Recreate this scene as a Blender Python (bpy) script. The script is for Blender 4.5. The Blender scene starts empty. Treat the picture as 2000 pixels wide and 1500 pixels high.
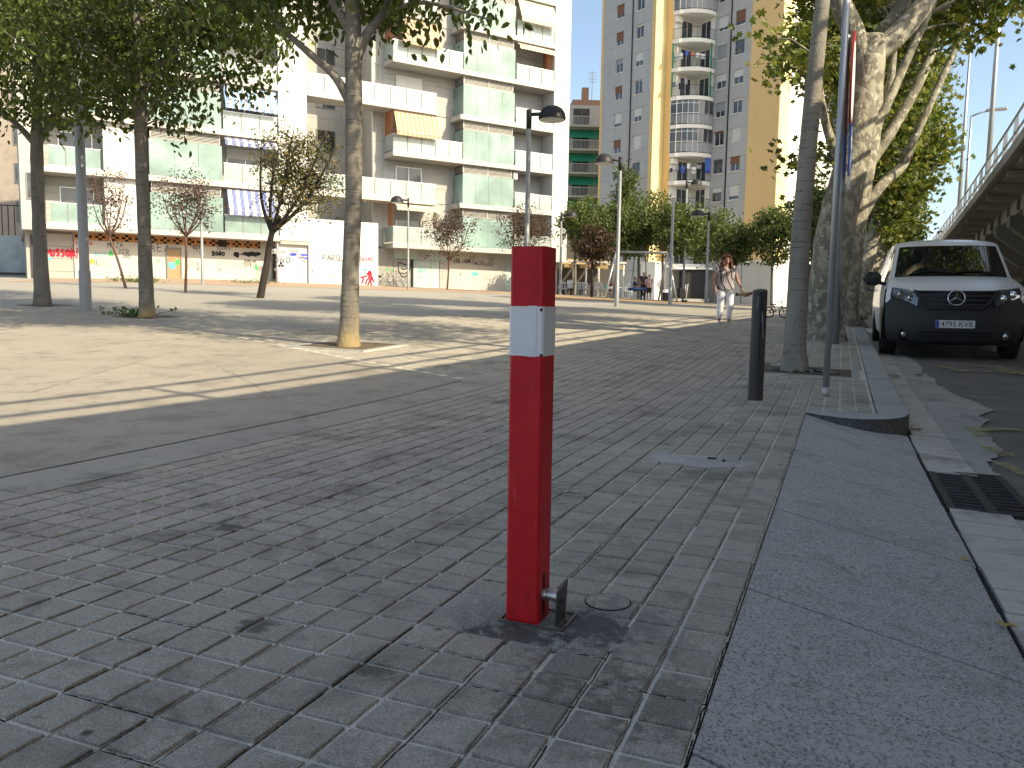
import bpy, math, random
import numpy as np
from mathutils import Vector, Matrix
random.seed(7); RNG = np.random.default_rng(7)
SC = bpy.context.scene; COL = SC.collection
# ---------------------------------------------------------------- camera
F = 1560.0; HE = .84                      # focal length in px of a 2000 px wide picture, eye height
_p = math.atan(152/1560.0); _r = math.radians(.87)
FW = Vector((0, math.cos(_p), -math.sin(_p))); _rt = Vector((1, 0, 0)); _up = _rt.cross(FW)
CR = _rt*math.cos(_r) + _up*math.sin(_r); CU = _up*math.cos(_r) - _rt*math.sin(_r)
EYE = Vector((0, 0, HE))
cam = bpy.data.cameras.new('camera'); camo = bpy.data.objects.new('camera', cam); COL.objects.link(camo)
cam.sensor_width = 36; cam.lens = 36*F/2000; cam.clip_start = .05; cam.clip_end = 3000
m = Matrix.Identity(4)
for i in range(3): m[i][0] = CR[i]; m[i][1] = CU[i]; m[i][2] = -FW[i]; m[i][3] = EYE[i]
camo.matrix_world = m; SC.camera = camo
# ---------------------------------------------------------------- sky and sun
ELEV = math.radians(38); AZ = math.atan2(.81, -.59)      # the sun stands behind the camera on the right
SUN = Vector((math.sin(AZ)*math.cos(ELEV), math.cos(AZ)*math.cos(ELEV), math.sin(ELEV)))
w = bpy.data.worlds.new('World'); SC.world = w; w.use_nodes = True
nt = w.node_tree; bg = nt.nodes['Background']
sky = nt.nodes.new('ShaderNodeTexSky'); sky.sky_type = 'NISHITA'; sky.sun_disc = False
sky.sun_elevation = ELEV; sky.sun_rotation = AZ; sky.altitude = 20; sky.air_density = .7; sky.dust_density = 2.0; sky.ozone_density = 5.0
nt.links.new(sky.outputs[0], bg.inputs[0]); bg.inputs[1].default_value = .122
sl = bpy.data.lights.new('sun', 'SUN'); sl.energy = 2.05; sl.angle = math.radians(.53); sl.color = (1, .99, .972)
so = bpy.data.objects.new('sun', sl); COL.objects.link(so); so.rotation_euler = SUN.to_track_quat('Z', 'Y').to_euler()
SC.view_settings.view_transform = 'Standard'; SC.view_settings.look = 'None'; SC.view_settings.exposure = 1.72; SC.view_settings.gamma = 1
SC.view_settings.use_white_balance = True; SC.view_settings.white_balance_temperature = 9700; SC.view_settings.white_balance_tint = 4
SC.render.resolution_x = 1024; SC.render.resolution_y = 768
SC.cycles.max_bounces = 6; SC.cycles.diffuse_bounces = 3; SC.cycles.glossy_bounces = 3; SC.cycles.transmission_bounces = 4; SC.cycles.transparent_max_bounces = 8
# ---------------------------------------------------------------- terrain
def sp(x, k): return math.log1p(math.exp(-abs(x)/k))*k + max(x, 0)
def GY(Y): return .047*(sp(Y-7, .8)) - .0065*sp(Y-18, 2) - .018*sp(Y-50, 3)
def gz(X, Y):
    return GY(Y)*min(1.3, max(.5, 1-.02*(X+3)))
def ray(px, py): return FW + CR*((px-1000)/F) - CU*((py-750)/F)
def gp(px, py, off=0):                    # where the line of sight meets the ground
    d = ray(px, py); t = .5; last = .4
    while t < 300:
        p = EYE + d*t
        if p.z - gz(p.x, p.y) - off < 0:
            lo, hi = last, t
            for _ in range(30):
                q = (lo+hi)/2; p = EYE + d*q
                if p.z - gz(p.x, p.y) - off < 0: hi = q
                else: lo = q
            return p
        last = t; t *= 1.02
    raise ValueError((px, py))
def atY(px, Y, py=600):                   # ground point in column px at distance Y
    d = ray(px, py); x = d.x*Y/d.y
    return Vector((x, Y, gz(x, Y)))
def pt(px, py, Y):
    d = ray(px, py); return EYE + d*(Y/d.y)
TH = math.radians(22.2); UX, UY = math.sin(TH), math.cos(TH)
def ac(a, c, off=0):                      # along / across the pavement
    x = a*UX + c*UY; y = a*UY - c*UX
    return Vector((x, y, gz(x, y)+off))
def toac(p): return (p[0]*UX + p[1]*UY, p[0]*UY - p[1]*UX)
# ---------------------------------------------------------------- materials
MATS = {}
def lin(h):
    h = h.lstrip('#'); c = [int(h[i:i+2], 16)/255 for i in (0, 2, 4)]
    return tuple(x/12.92 if x <= .04045 else ((x+.055)/1.055)**2.4 for x in c)
class NT:
    def __init__(s, name):
        s.m = bpy.data.materials.new(name); s.m.use_nodes = True; s.t = s.m.node_tree
        s.b = s.t.nodes['Principled BSDF']; s.out = s.t.nodes['Material Output']
    def n(s, typ, **kw):
        x = s.t.nodes.new(typ)
        for k, v in kw.items(): setattr(x, k, v)
        return x
    def l(s, a, b): s.t.links.new(a, b)
    def pos(s, scale=(1, 1, 1), rot=0, obj=False):
        if obj: g = s.n('ShaderNodeTexCoord').outputs['Object']
        else: g = s.n('ShaderNodeNewGeometry').outputs['Position']
        mp = s.n('ShaderNodeMapping'); mp.inputs['Scale'].default_value = scale; mp.inputs['Rotation'].default_value[2] = rot
        s.l(g, mp.inputs[0]); return mp.outputs[0]
    def noise(s, vec, scale, detail=4, rough=.6, dist=0):
        x = s.n('ShaderNodeTexNoise'); x.inputs['Scale'].default_value = scale; x.inputs['Detail'].default_value = detail
        x.inputs['Roughness'].default_value = rough; x.inputs['Distortion'].default_value = dist
        s.l(vec, x.inputs['Vector']); return x.outputs[0]
    def vor(s, vec, scale, feature='F1', rnd=1):
        x = s.n('ShaderNodeTexVoronoi', feature=feature); x.inputs['Scale'].default_value = scale; x.inputs['Randomness'].default_value = rnd
        s.l(vec, x.inputs['Vector']); return x
    def ramp(s, fac, stops, interp='LINEAR'):
        r = s.n('ShaderNodeValToRGB'); r.color_ramp.interpolation = interp; e = r.color_ramp.elements
        while len(e) < len(stops): e.new(.5)
        for i, (p, c) in enumerate(stops):
            e[i].position = p; e[i].color = (c, c, c, 1) if not hasattr(c, '__len__') else (*c[:3], 1)
        s.l(fac, r.inputs[0]); return r.outputs[0]
    def mix(s, fac, a, b, mode='MIX'):
        x = s.n('ShaderNodeMix', data_type='RGBA', blend_type=mode)
        for sock, v in ((x.inputs[0], fac), (x.inputs[6], a), (x.inputs[7], b)):
            if hasattr(v, 'is_linked'): s.l(v, sock)
            elif hasattr(v, '__len__'): sock.default_value = (*v[:3], 1)
            else: sock.default_value = v
        return x.outputs[2]
    def math(s, op, a, b=0, clamp=False):
        x = s.n('ShaderNodeMath', operation=op); x.use_clamp = clamp
        for sock, v in ((x.inputs[0], a), (x.inputs[1], b)):
            if hasattr(v, 'is_linked'): s.l(v, sock)
            else: sock.default_value = v
        return x.outputs[0]
    def bump(s, h, strength=.3, dist=.01):
        b = s.n('ShaderNodeBump'); b.inputs['Strength'].default_value = strength; b.inputs['Distance'].default_value = dist
        s.l(h, b.inputs['Height']); s.l(b.outputs[0], s.b.inputs['Normal'])
    def col(s, c):
        if hasattr(c, 'is_linked'): s.l(c, s.b.inputs['Base Color'])
        else: s.b.inputs['Base Color'].default_value = (*c[:3], 1)
    def set(s, rough=.6, metal=0, spec=.4, **kw):
        s.b.inputs['Roughness'].default_value = rough; s.b.inputs['Metallic'].default_value = metal
        s.b.inputs['Specular IOR Level'].default_value = spec
        for k, v in kw.items(): s.b.inputs[k].default_value = v
def M(name, col, rough=.7, var=.12, scale=3, spec=.3, metal=0, bump=0, bscale=60, dirt=0, dirtcol=(.08, .075, .07), dscale=1.5, streak=False, rnd=0, **kw):
    if name in MATS: return MATS[name]
    t = NT(name); c = lin(col) if isinstance(col, str) else col
    v = t.pos()
    n = t.noise(v, scale, 5)
    base = t.mix(n, [x*(1-var) for x in c], [min(1, x*(1+var)) for x in c])
    if rnd:
        oi = t.n('ShaderNodeObjectInfo')
        base = t.mix(t.math('MULTIPLY', oi.outputs['Random'], rnd), base, [x*.45 for x in c])
    if dirt:
        v2 = t.pos((1, 1, .18)) if streak else v
        d = t.ramp(t.noise(v2, dscale, 6, .65), [(.48, 0), (.72, 1)])
        base = t.mix(t.math('MULTIPLY', d, dirt), base, dirtcol)
    t.col(base); t.set(rough, metal, spec, **kw)
    if bump: t.bump(t.noise(v, bscale, 3), bump, .01)
    MATS[name] = t.m; return t.m
# ---------------------------------------------------------------- mesh helpers
class MB:
    def __init__(s): s.v = []; s.f = []; s.mi = []
    def face(s, pts, mi=0):
        n = len(s.v); s.v += [tuple(p) for p in pts]; s.f.append(tuple(range(n, n+len(pts)))); s.mi.append(mi)
    def add(s, vs, fs, mi=0):
        n = len(s.v); s.v += [tuple(p) for p in vs]
        for f in fs: s.f.append(tuple(i+n for i in f)); s.mi.append(mi)
        return s
    def box(s, c, d, mi=0, M4=None, bev=0):
        x, y, z = d[0]/2, d[1]/2, d[2]/2
        if bev:
            b = min(bev, x*.9, y*.9, z*.9); vs = []; 
            for sz, zz in ((-1, z-b), (1, z-b)):
                pass
            ring = lambda X, Y, B, Z: [(-X+B, -Y, Z), (X-B, -Y, Z), (X, -Y+B, Z), (X, Y-B, Z), (X-B, Y, Z), (-X+B, Y, Z), (-X, Y-B, Z), (-X, -Y+B, Z)]
            R = [ring(x-b, y-b, b*.6, -z), ring(x, y, b, -z+b), ring(x, y, b, z-b), ring(x-b, y-b, b*.6, z)]
            vs = [p for r in R for p in r]; fs = [tuple(reversed(range(8))), tuple(range(24, 32))]
            for k in range(3):
                for i in range(8): fs.append((k*8+i, k*8+(i+1) % 8, k*8+8+(i+1) % 8, k*8+8+i))
        else:
            vs = [(-x, -y, -z), (x, -y, -z), (x, y, -z), (-x, y, -z), (-x, -y, z), (x, -y, z), (x, y, z), (-x, y, z)]
            fs = [(0, 3, 2, 1), (4, 5, 6, 7), (0, 1, 5, 4), (1, 2, 6, 5), (2, 3, 7, 6), (3, 0, 4, 7)]
        if M4 is not None: vs = [M4 @ Vector(p) for p in vs]
        return s.add([(p[0]+c[0], p[1]+c[1], p[2]+c[2]) for p in vs], fs, mi)
    def prism(s, poly, z0, z1, mi=0):
        n = len(poly); vs = [(x, y, z0) for x, y in poly] + [(x, y, z1) for x, y in poly]
        fs = [tuple(reversed(range(n))), tuple(range(n, 2*n))] + [(i, (i+1) % n, n+(i+1) % n, n+i) for i in range(n)]
        return s.add(vs, fs, mi)
    def extr(s, poly, axis, a0, a1, mi=0):   # polygon in the two other axes, pushed along an axis
        def q(u, v, w): return {'x': (w, u, v), 'y': (u, w, v), 'z': (u, v, w)}[axis]
        n = len(poly); vs = [q(u, v, a0) for u, v in poly] + [q(u, v, a1) for u, v in poly]
        fs = [tuple(range(n)), tuple(reversed(range(n, 2*n)))] + [(i, n+i, n+(i+1) % n, (i+1) % n) for i in range(n)]
        return s.add(vs, fs, mi)
    def tube(s, path, r, n=8, mi=0, caps=True, wob=0):
        P = [Vector(p) for p in path]; R = r if hasattr(r, '__len__') else [r]*len(P)
        vs = []; fs = []; ref = Vector((0, 0, 1))
        T0 = (P[1]-P[0]).normalized()
        if abs(T0.z) > .9: ref = Vector((1, 0, 0))
        A = T0.cross(ref).normalized()
        for i, p in enumerate(P):
            T = (P[min(i+1, len(P)-1)] - P[max(i-1, 0)])
            if T.length < 1e-9: T = T0
            T.normalize(); A = (A - T*A.dot(T)).normalized(); B = T.cross(A)
            for k in range(n):
                an = 2*math.pi*k/n; rr = R[i]*(1+(wob*(random.random()-.5) if wob else 0))
                vs.append(p + A*(math.cos(an)*rr) + B*(math.sin(an)*rr))
        for i in range(len(P)-1):
            for k in range(n): fs.append((i*n+k, i*n+(k+1) % n, (i+1)*n+(k+1) % n, (i+1)*n+k))
        if caps: fs.append(tuple(reversed(range(n)))); fs.append(tuple(range((len(P)-1)*n, len(P)*n)))
        return s.add(vs, fs, mi)
    def ball(s, c, r, nu=10, nv=7, mi=0, M3=None):
        R = r if hasattr(r, '__len__') else (r, r, r); vs = [(0, 0, -1)]; fs = []
        for j in range(1, nv):
            a = -math.pi/2 + math.pi*j/nv
            for i in range(nu): b = 2*math.pi*i/nu; vs.append((math.cos(a)*math.cos(b), math.cos(a)*math.sin(b), math.sin(a)))
        vs.append((0, 0, 1)); L = len(vs)-1
        for i in range(nu):
            fs.append((0, 1+(i+1) % nu, 1+i)); fs.append((L, L-nu+i, L-nu+(i+1) % nu))
            for j in range(nv-2): a = 1+j*nu; fs.append((a+i, a+(i+1) % nu, a+nu+(i+1) % nu, a+nu+i))
        vs = [Vector((p[0]*R[0], p[1]*R[1], p[2]*R[2])) for p in vs]
        if M3 is not None: vs = [M3 @ p for p in vs]
        return s.add([p + Vector(c) for p in vs], fs, mi)
    def lathe(s, prof, n=16, c=(0, 0, 0), mi=0, axis='z'):
        vs = []; fs = []
        for r, z in prof:
            for k in range(n):
                a = 2*math.pi*k/n; p = (r*math.cos(a), r*math.sin(a), z)
                if axis == 'x': p = (p[2], p[0], p[1])
                if axis == 'y': p = (p[0], p[2], p[1])
                vs.append((p[0]+c[0], p[1]+c[1], p[2]+c[2]))
        for i in range(len(prof)-1):
            for k in range(n): fs.append((i*n+k, i*n+(k+1) % n, (i+1)*n+(k+1) % n, (i+1)*n+k))
        fs.append(tuple(range(n))); fs.append(tuple(range((len(prof)-1)*n, len(prof)*n)))
        return s.add(vs, fs, mi)
    def mesh(s, name, mats, smooth=False):
        me = bpy.data.meshes.new(name); me.from_pydata(s.v, [], s.f)
        for mt in (mats if isinstance(mats, (list, tuple)) else [mats]): me.materials.append(mt)
        if any(s.mi): me.polygons.foreach_set('material_index', s.mi)
        if smooth: me.polygons.foreach_set('use_smooth', [True]*len(s.f))
        me.update(); return me
    def build(s, name, mats, parent=None, smooth=False, loc=None, rz=0, sharp=None):
        me = s.mesh(name, mats, smooth)
        if smooth and sharp: me.set_sharp_from_angle(angle=math.radians(sharp))
        return link(name, me, parent, loc, rz)
def link(name, me, parent=None, loc=None, rz=0):
    o = bpy.data.objects.new(name, me); COL.objects.link(o)
    if parent is not None: o.parent = parent
    if loc is not None: o.location = loc
    if rz: o.rotation_euler.z = rz
    return o
def tag(o, label=None, cat=None, group=None, kind=None):
    for k, v in (('label', label), ('category', cat), ('group', group), ('kind', kind)):
        if v: o[k] = v
    return o
def thing(name, label, cat, loc=(0, 0, 0), rz=0, group=None):
    o = link(name, None, None, loc, rz); o.empty_display_size = .2
    return tag(o, label, cat, group)
CUBES = {}
def pbox(name, parent, mt, c, d, rz=0):     # a box part; alike pieces share one mesh and differ by scale
    if mt.name not in CUBES:
        CUBES[mt.name] = MB().box((0, 0, 0), (1, 1, 1)).mesh('block', mt)
    o = link(name, CUBES[mt.name], parent, c, rz); o.scale = d; return o
def copy_tree(o, parent=None):
    c = o.copy(); COL.objects.link(c); c.parent = parent
    for ch in o.children: copy_tree(ch, c)
    return c
def fast_mesh(name, V, Fq, mats, smooth=False):   # numpy arrays, all faces with the same number of corners
    me = bpy.data.meshes.new(name); nv = len(V); nf, k = Fq.shape
    me.vertices.add(nv); me.vertices.foreach_set('co', np.asarray(V, np.float32).ravel())
    me.loops.add(nf*k); me.loops.foreach_set('vertex_index', Fq.astype(np.int32).ravel())
    me.polygons.add(nf); me.polygons.foreach_set('loop_start', np.arange(0, nf*k, k, dtype=np.int32))
    me.update(calc_edges=True)
    for mt in (mats if isinstance(mats, (list, tuple)) else [mats]): me.materials.append(mt)
    if smooth: me.polygons.foreach_set('use_smooth', np.ones(nf, bool))
    if not smooth: me.polygons.foreach_set('use_smooth', np.zeros(nf, bool))
    me.validate(); return me
def sheet(name, a0, a1, c0, c1, na, nc, off, mt, kind='structure', parent=None, fn=None):
    V = []; Fq = []
    for i in range(na+1):
        for j in range(nc+1):
            a = a0+(a1-a0)*i/na; c = c0+(c1-c0)*j/nc
            p = ac(a, c, off if not fn else off+fn(a, c)); V.append(p)
    for i in range(na):
        for j in range(nc):
            k = i*(nc+1)+j; Fq.append((k, k+1, k+nc+2, k+nc+1))
    me = bpy.data.meshes.new(name); me.from_pydata(V, [], Fq); me.materials.append(mt)
    o = link(name, me, parent)
    if kind and parent is None: o['kind'] = kind
    return o
def polysheet(name, poly, off, mt, parent=None, thick=0, step=.5):   # polygon in (a, c); corners follow the ground
    P = []
    for i in range(len(poly)):
        p, q = poly[i], poly[(i+1) % len(poly)]; L = math.dist(p, q); n = max(1, int(L/step))
        P += [(p[0]+(q[0]-p[0])*k/n, p[1]+(q[1]-p[1])*k/n) for k in range(n)]
    b = MB(); b.face([ac(a, c, off) for a, c in P])
    if thick:
        n = len(P)
        for i in range(n):
            p, q = P[i], P[(i+1) % n]; b.face([ac(*p, off), ac(*p, off-thick), ac(*q, off-thick), ac(*q, off)])
    return b.build(name, mt, parent)
# ================================================================= ground
def proj(p):
    d = Vector(p)-EYE; z = d.dot(FW)
    if z < .05: return (-9999, -9999, z)
    return (1000+F*d.dot(CR)/z, 750-F*d.dot(CU)/z, z)
_gz0 = gz
def gz(X, Y): return _gz0(X, min(Y, 120))
def grit(name, c1, c2, speck=.0, grain=.45, scuff=0, edge=0, local=None, sps=400, rough=.85, bump=.3, stains=.5, staincol=(.03, .03, .03), big=.6, island=0, spots=.5, warm=None, gum=.5):
    t = NT(name); v = t.pos()
    n1 = t.noise(v, big, 5, .6); n2 = t.noise(v, 22, 4, .65); n3 = t.noise(v, 260, 2, .7)
    base = t.mix(t.ramp(n1, [(.3, 0), (.7, 1)]), c1, c2)
    base = t.mix(t.math('MULTIPLY', t.ramp(n2, [(.35, 0), (.7, 1)]), .35), base, [x*.62 for x in c1])
    base = t.mix(t.math('MULTIPLY', t.ramp(n3, [(.45, 0), (.72, 1)]), grain), base, [min(1, x*1.55) for x in c2])
    base = t.mix(t.math('MULTIPLY', t.ramp(t.noise(v, 190, 3, .75), [(.5, 0), (.72, 1)]), grain*.8), base, [x*.45 for x in c1])
    if scuff: base = t.mix(t.math('MULTIPLY', t.math('MULTIPLY', t.ramp(t.noise(v, 38, 5, .8), [(.56, 0), (.68, 1)]), t.ramp(t.noise(v, 3.1, 3), [(.5, 0), (.62, 1)])), scuff), base, (.55, .53, .50))
    if island:
        g = t.n('ShaderNodeNewGeometry'); oi = t.n('ShaderNodeObjectInfo')
        r = t.math('FRACT', t.math('ADD', g.outputs['Random Per Island'], oi.outputs['Random']))
        base = t.mix(1, base, t.ramp(r, [(0, 1-island), (.7, 1), (1, 1+island*.6)]), 'MULTIPLY')
    if local:
        for (x, y, r, dk, colr) in local:                      # spills and wear with a place of their own
            vm = t.n('ShaderNodeVectorMath', operation='DISTANCE'); t.l(t.pos(), vm.inputs[0]); vm.inputs[1].default_value = (x, y, .01)
            m_ = t.math('SUBTRACT', 1, t.math('DIVIDE', vm.outputs['Value'], r), True)
            nn = t.ramp(t.math('ADD', t.noise(v, 26, 6, .7), t.math('MULTIPLY', m_, .42)), [(.62, 0), (.78, 1)])
            base = t.mix(t.math('MULTIPLY', t.math('MULTIPLY', nn, t.ramp(m_, [(0, 0), (.35, 1)])), dk), base, colr)
    if stains:
        s = t.ramp(t.noise(v, 2.3, 7, .72, .4), [(.50, 0), (.70, 1)])
        base = t.mix(t.math('MULTIPLY', s, stains), base, staincol)
    if spots:
        vo = t.vor(v, 7.5); d = t.ramp(vo.outputs['Distance'], [(.06, 1), (.12, 0)])
        pick = t.ramp(t.noise(v, 1.7, 2), [(.52, 0), (.56, 1)])
        base = t.mix(t.math('MULTIPLY', t.math('MULTIPLY', d, pick), spots), base, (.018, .018, .018))
        vo = t.vor(v, 26); d = t.ramp(vo.outputs['Distance'], [(.05, 1), (.1, 0)])
        base = t.mix(t.math('MULTIPLY', d, spots*.5), base, (.02, .02, .02))
    if speck:
        vo = t.vor(v, sps); d = t.ramp(vo.outputs['Color'], [(.62, 0), (.8, 1)])
        base = t.mix(t.math('MULTIPLY', d, speck), base, (.55, .56, .58))
        d = t.ramp(vo.outputs['Color'], [(.2, 1), (.36, 0)])
        base = t.mix(t.math('MULTIPLY', d, speck), base, (.02, .022, .025))
    if warm: base = t.mix(t.ramp(t.noise(v, .35, 4), [(.45, 0), (.65, .7)]), base, warm)
    t.col(base); t.set(rough, 0, .25)
    t.bump(t.math('ADD', n3, t.math('MULTIPLY', n2, .7)), bump, .004)
    MATS[name] = t.m; return t.m
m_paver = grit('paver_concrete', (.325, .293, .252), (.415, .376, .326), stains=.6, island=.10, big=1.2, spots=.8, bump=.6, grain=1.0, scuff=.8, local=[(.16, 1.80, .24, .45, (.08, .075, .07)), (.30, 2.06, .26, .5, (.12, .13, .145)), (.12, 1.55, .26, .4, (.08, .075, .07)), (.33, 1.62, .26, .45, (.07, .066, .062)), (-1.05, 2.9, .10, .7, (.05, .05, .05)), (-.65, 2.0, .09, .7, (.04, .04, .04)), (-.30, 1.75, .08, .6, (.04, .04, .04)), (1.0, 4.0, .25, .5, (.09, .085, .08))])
m_grout = grit('sandy_joint', (.60, .54, .455), (.82, .74, .63), stains=.7, staincol=(.16, .15, .135), spots=.2, bump=1.0, grain=1.0, big=3.5)
m_ramp = grit('blue_grey_granite', (.395, .378, .36), (.48, .458, .43), speck=.5, sps=170, grain=.6, stains=.35, spots=.6, bump=.5, rough=.7)
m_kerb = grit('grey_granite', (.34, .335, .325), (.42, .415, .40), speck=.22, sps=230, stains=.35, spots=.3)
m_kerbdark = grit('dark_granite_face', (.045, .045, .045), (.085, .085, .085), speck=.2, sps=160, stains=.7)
m_gutter = grit('gutter_concrete', (.46, .425, .375), (.58, .54, .48), stains=.6, spots=.3, big=1.8)
m_strip = grit('patched_concrete', (.33, .32, .295), (.43, .415, .385), stains=.5, spots=.4)
m_asph = grit('asphalt', (.155, .144, .128), (.21, .196, .175), speck=.10, sps=130, stains=.3, spots=.3, bump=.8)
m_plaza = grit('tan_concrete', (.285, .255, .22), (.385, .345, .30), stains=.6, staincol=(.13, .115, .10), spots=.9, bump=1.0, big=.5, grain=.8, scuff=.25)
m_band = grit('smooth_slab', (.29, .268, .24), (.375, .347, .31), stains=.5, spots=.35, big=.9)
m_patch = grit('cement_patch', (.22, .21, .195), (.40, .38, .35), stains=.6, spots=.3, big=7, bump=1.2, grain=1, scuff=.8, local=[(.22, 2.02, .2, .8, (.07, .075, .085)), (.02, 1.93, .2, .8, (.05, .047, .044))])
m_patch2 = grit('pale_cement_patch', (.36, .35, .335), (.50, .485, .465), stains=.5, spots=.2, big=4, bump=.8)
m_soil = grit('tree_pit_soil', (.10, .075, .05), (.17, .13, .09), stains=.6, spots=.7, bump=1.0, big=6)
m_dirt = grit('gutter_dirt', (.025, .024, .022), (.06, .055, .05), stains=.3, spots=.3, bump=1.0, big=9)
m_yellow_ = M('yellow_road_paint', (.38, .31, .16), .8, .25, 9, dirt=.95, dirtcol=(.09, .09, .088), dscale=9)
m_whitep = M('worn_white_paint', (.40, .40, .39), .8, .2, 9, dirt=.9, dirtcol=(.07, .07, .07), dscale=14)
def worn(name, c, lo=.42, hi=.58, a=.9):
    t = NT(name); t.col(c); t.set(.85, 0, .1); n = t.ramp(t.noise(t.pos(), 16, 7, .75), [(lo, 0), (hi, a)])
    tr = t.n('ShaderNodeBsdfTransparent'); mx = t.n('ShaderNodeMixShader'); t.l(n, mx.inputs[0]); t.l(tr.outputs[0], mx.inputs[1]); t.l(t.b.outputs[0], mx.inputs[2]); t.l(mx.outputs[0], t.out.inputs[0])
    MATS[name] = t.m; return t.m
m_yellow = worn('yellow_paint_worn', (.46, .38, .19), .40, .60, .85); m_whitep = worn('white_paint_worn', (.45, .45, .44), .48, .66, .7)
def gridmat(name, c1, c2, line, pitch, lw, warm=None):      # paving too far away to tell the pieces apart
    t = NT(name); v = t.pos(rot=-TH*-1)
    mp = t.n('ShaderNodeSeparateXYZ'); t.l(v, mp.inputs[0])
    n1 = t.noise(t.pos(), .35, 6, .65); n2 = t.noise(t.pos(), 14, 4)
    base = t.mix(n1, c1, c2); base = t.mix(t.math('MULTIPLY', n2, .5), base, [x*.7 for x in c1])
    if warm: base = t.mix(t.ramp(t.noise(t.pos(), .16, 4), [(.42, 0), (.62, .8)]), base, warm)
    L = None
    for k in (0, 1):
        fr = t.math('FRACT', t.math('DIVIDE', mp.outputs[k], pitch)); e = t.math('LESS_THAN', fr, lw/pitch)
        L = e if L is None else t.math('MAXIMUM', L, e)
    base = t.mix(t.math('MULTIPLY', L, .55), base, line)
    s = t.ramp(t.noise(t.pos(), 1.3, 7, .7), [(.55, 0), (.75, .45)]); base = t.mix(s, base, [x*.45 for x in c1])
    t.col(base); t.set(.85, 0, .2); MATS[name] = t.m; return t.m
m_farpave = gridmat('far_paving', (.30, .275, .24), (.38, .35, .31), (.12, .115, .11), .1275*2, .02)
m_farplaza = gridmat('far_plaza_paving', (.31, .29, .26), (.40, .375, .34), (.22, .2, .18), .4, .02)
m_redpave = gridmat('reddish_paving', (.36, .255, .185), (.44, .32, .24), (.25, .18, .14), .4, .02)
m_earth = M('ground_earth', (.22, .20, .17), .95, .2, .3)
m_play = M('playground_surface', (.33, .22, .13), .95, .3, .8)
# the wide ground sheet, lower than everything laid on it
N = 56; V = []; Fq = []
def warp(t): return math.copysign(abs(t)**2.2, t)*900
for i in range(N+1):
    for j in range(N+1):
        x = warp(-1+2*i/N); y = warp(-1+2*j/N)+20; V.append((x, y, gz(x, y)-.45))
for i in range(N):
    for j in range(N): k = i*(N+1)+j; Fq.append((k, k+N+1, k+N+2, k+1))
me = bpy.data.meshes.new('ground'); me.from_pydata(V, [], Fq); me.materials.append(m_earth); tag(link('ground', me), kind='structure')
PZ = .1275; CB = -.222                      # paver pitch; edge between pavers and ramp
CL = CB - 23*PZ                             # left edge of the pavers near the camera
pav = sheet('pavement', -2, 22, -9, CB, 60, 24, 0, m_grout)
sheet('pavement_beside_kerb', 6.80, 22, CB, .31, 44, 3, 0, m_grout, parent=pav)
sheet('far_pavement', 22, 95, -9, .31, 60, 12, .004, m_farpave)
plz = sheet('plaza', -12, 95, -80, -9, 110, 70, 0, m_farplaza)
# tan concrete field of the plaza: near edge, corner and slanting far edge
V = []; Fq = []; NC = 70; NA = 44
for j in range(NC+1):
    c = -3.58 - 30*(j/NC)**1.3; far = 7.45 + .5*(-3.58-c); far = min(far, 13.8)
    for i in range(NA+1): V.append(ac(-6+(far+6)*i/NA, c, .011))
for j in range(NC):
    for i in range(NA): k = j*(NA+1)+i; Fq.append((k, k+1, k+NA+2, k+NA+1))
me = bpy.data.meshes.new('plaza_concrete'); me.from_pydata(V, [], Fq); me.materials.append(m_plaza); tag(link('plaza_concrete', me), kind='structure')
b = MB()
for P_ in ([gp(60, 770), gp(150, 742), gp(300, 700), gp(330, 690)], [gp(0, 700), gp(230, 706), gp(330, 722), gp(560, 730)], [gp(120, 640), gp(400, 655), gp(620, 676)], [gp(560, 790), gp(480, 745), gp(420, 715)]):
    Q = [P_[i].lerp(P_[i+1], k/12) for i in range(len(P_)-1) for k in range(12)]; Q = [Vector((q.x+random.gauss(0, .006), q.y+random.gauss(0, .006), 0)) for q in Q]
    for p, q in zip(Q, Q[1:]):
        n = (q-p).cross(Vector((0, 0, 1))).normalized()*random.uniform(.002, .006); b.face([(v.x, v.y, gz(v.x, v.y)+.0145) for v in (p-n, q-n, q+n, p+n)])
tag(b.build('plaza_cracks', M('crack_fill', (.19, .165, .14), .95, .3, 9)), kind='structure')
# reddish strip before the white building, playground patch
def xyquad(name, pts, off, mt, n=24):
    V = []; Fq = []; P = [Vector((p[0], p[1], 0)) for p in pts]
    for i in range(n+1):
        for j in range(n+1):
            u, v = i/n, j/n; q = P[0]*(1-u)*(1-v)+P[1]*u*(1-v)+P[2]*u*v+P[3]*(1-u)*v; V.append((q.x, q.y, gz(q.x, q.y)+off))
    for i in range(n):
        for j in range(n): k = i*(n+1)+j; Fq.append((k, k+n+1, k+n+2, k+1))
    me = bpy.data.meshes.new(name); me.from_pydata(V, [], Fq); me.materials.append(mt); return tag(link(name, me), kind='structure')
xyquad('red_paving', [(-22, 34.5), (4.5, 46.5), (2.5, 57), (-24, 41.5)], .008, m_redpave)
xyquad('playground', [(1.0, 38.5), (11.5, 41), (9.5, 49), (0.5, 47)], .016, m_play)
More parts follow.
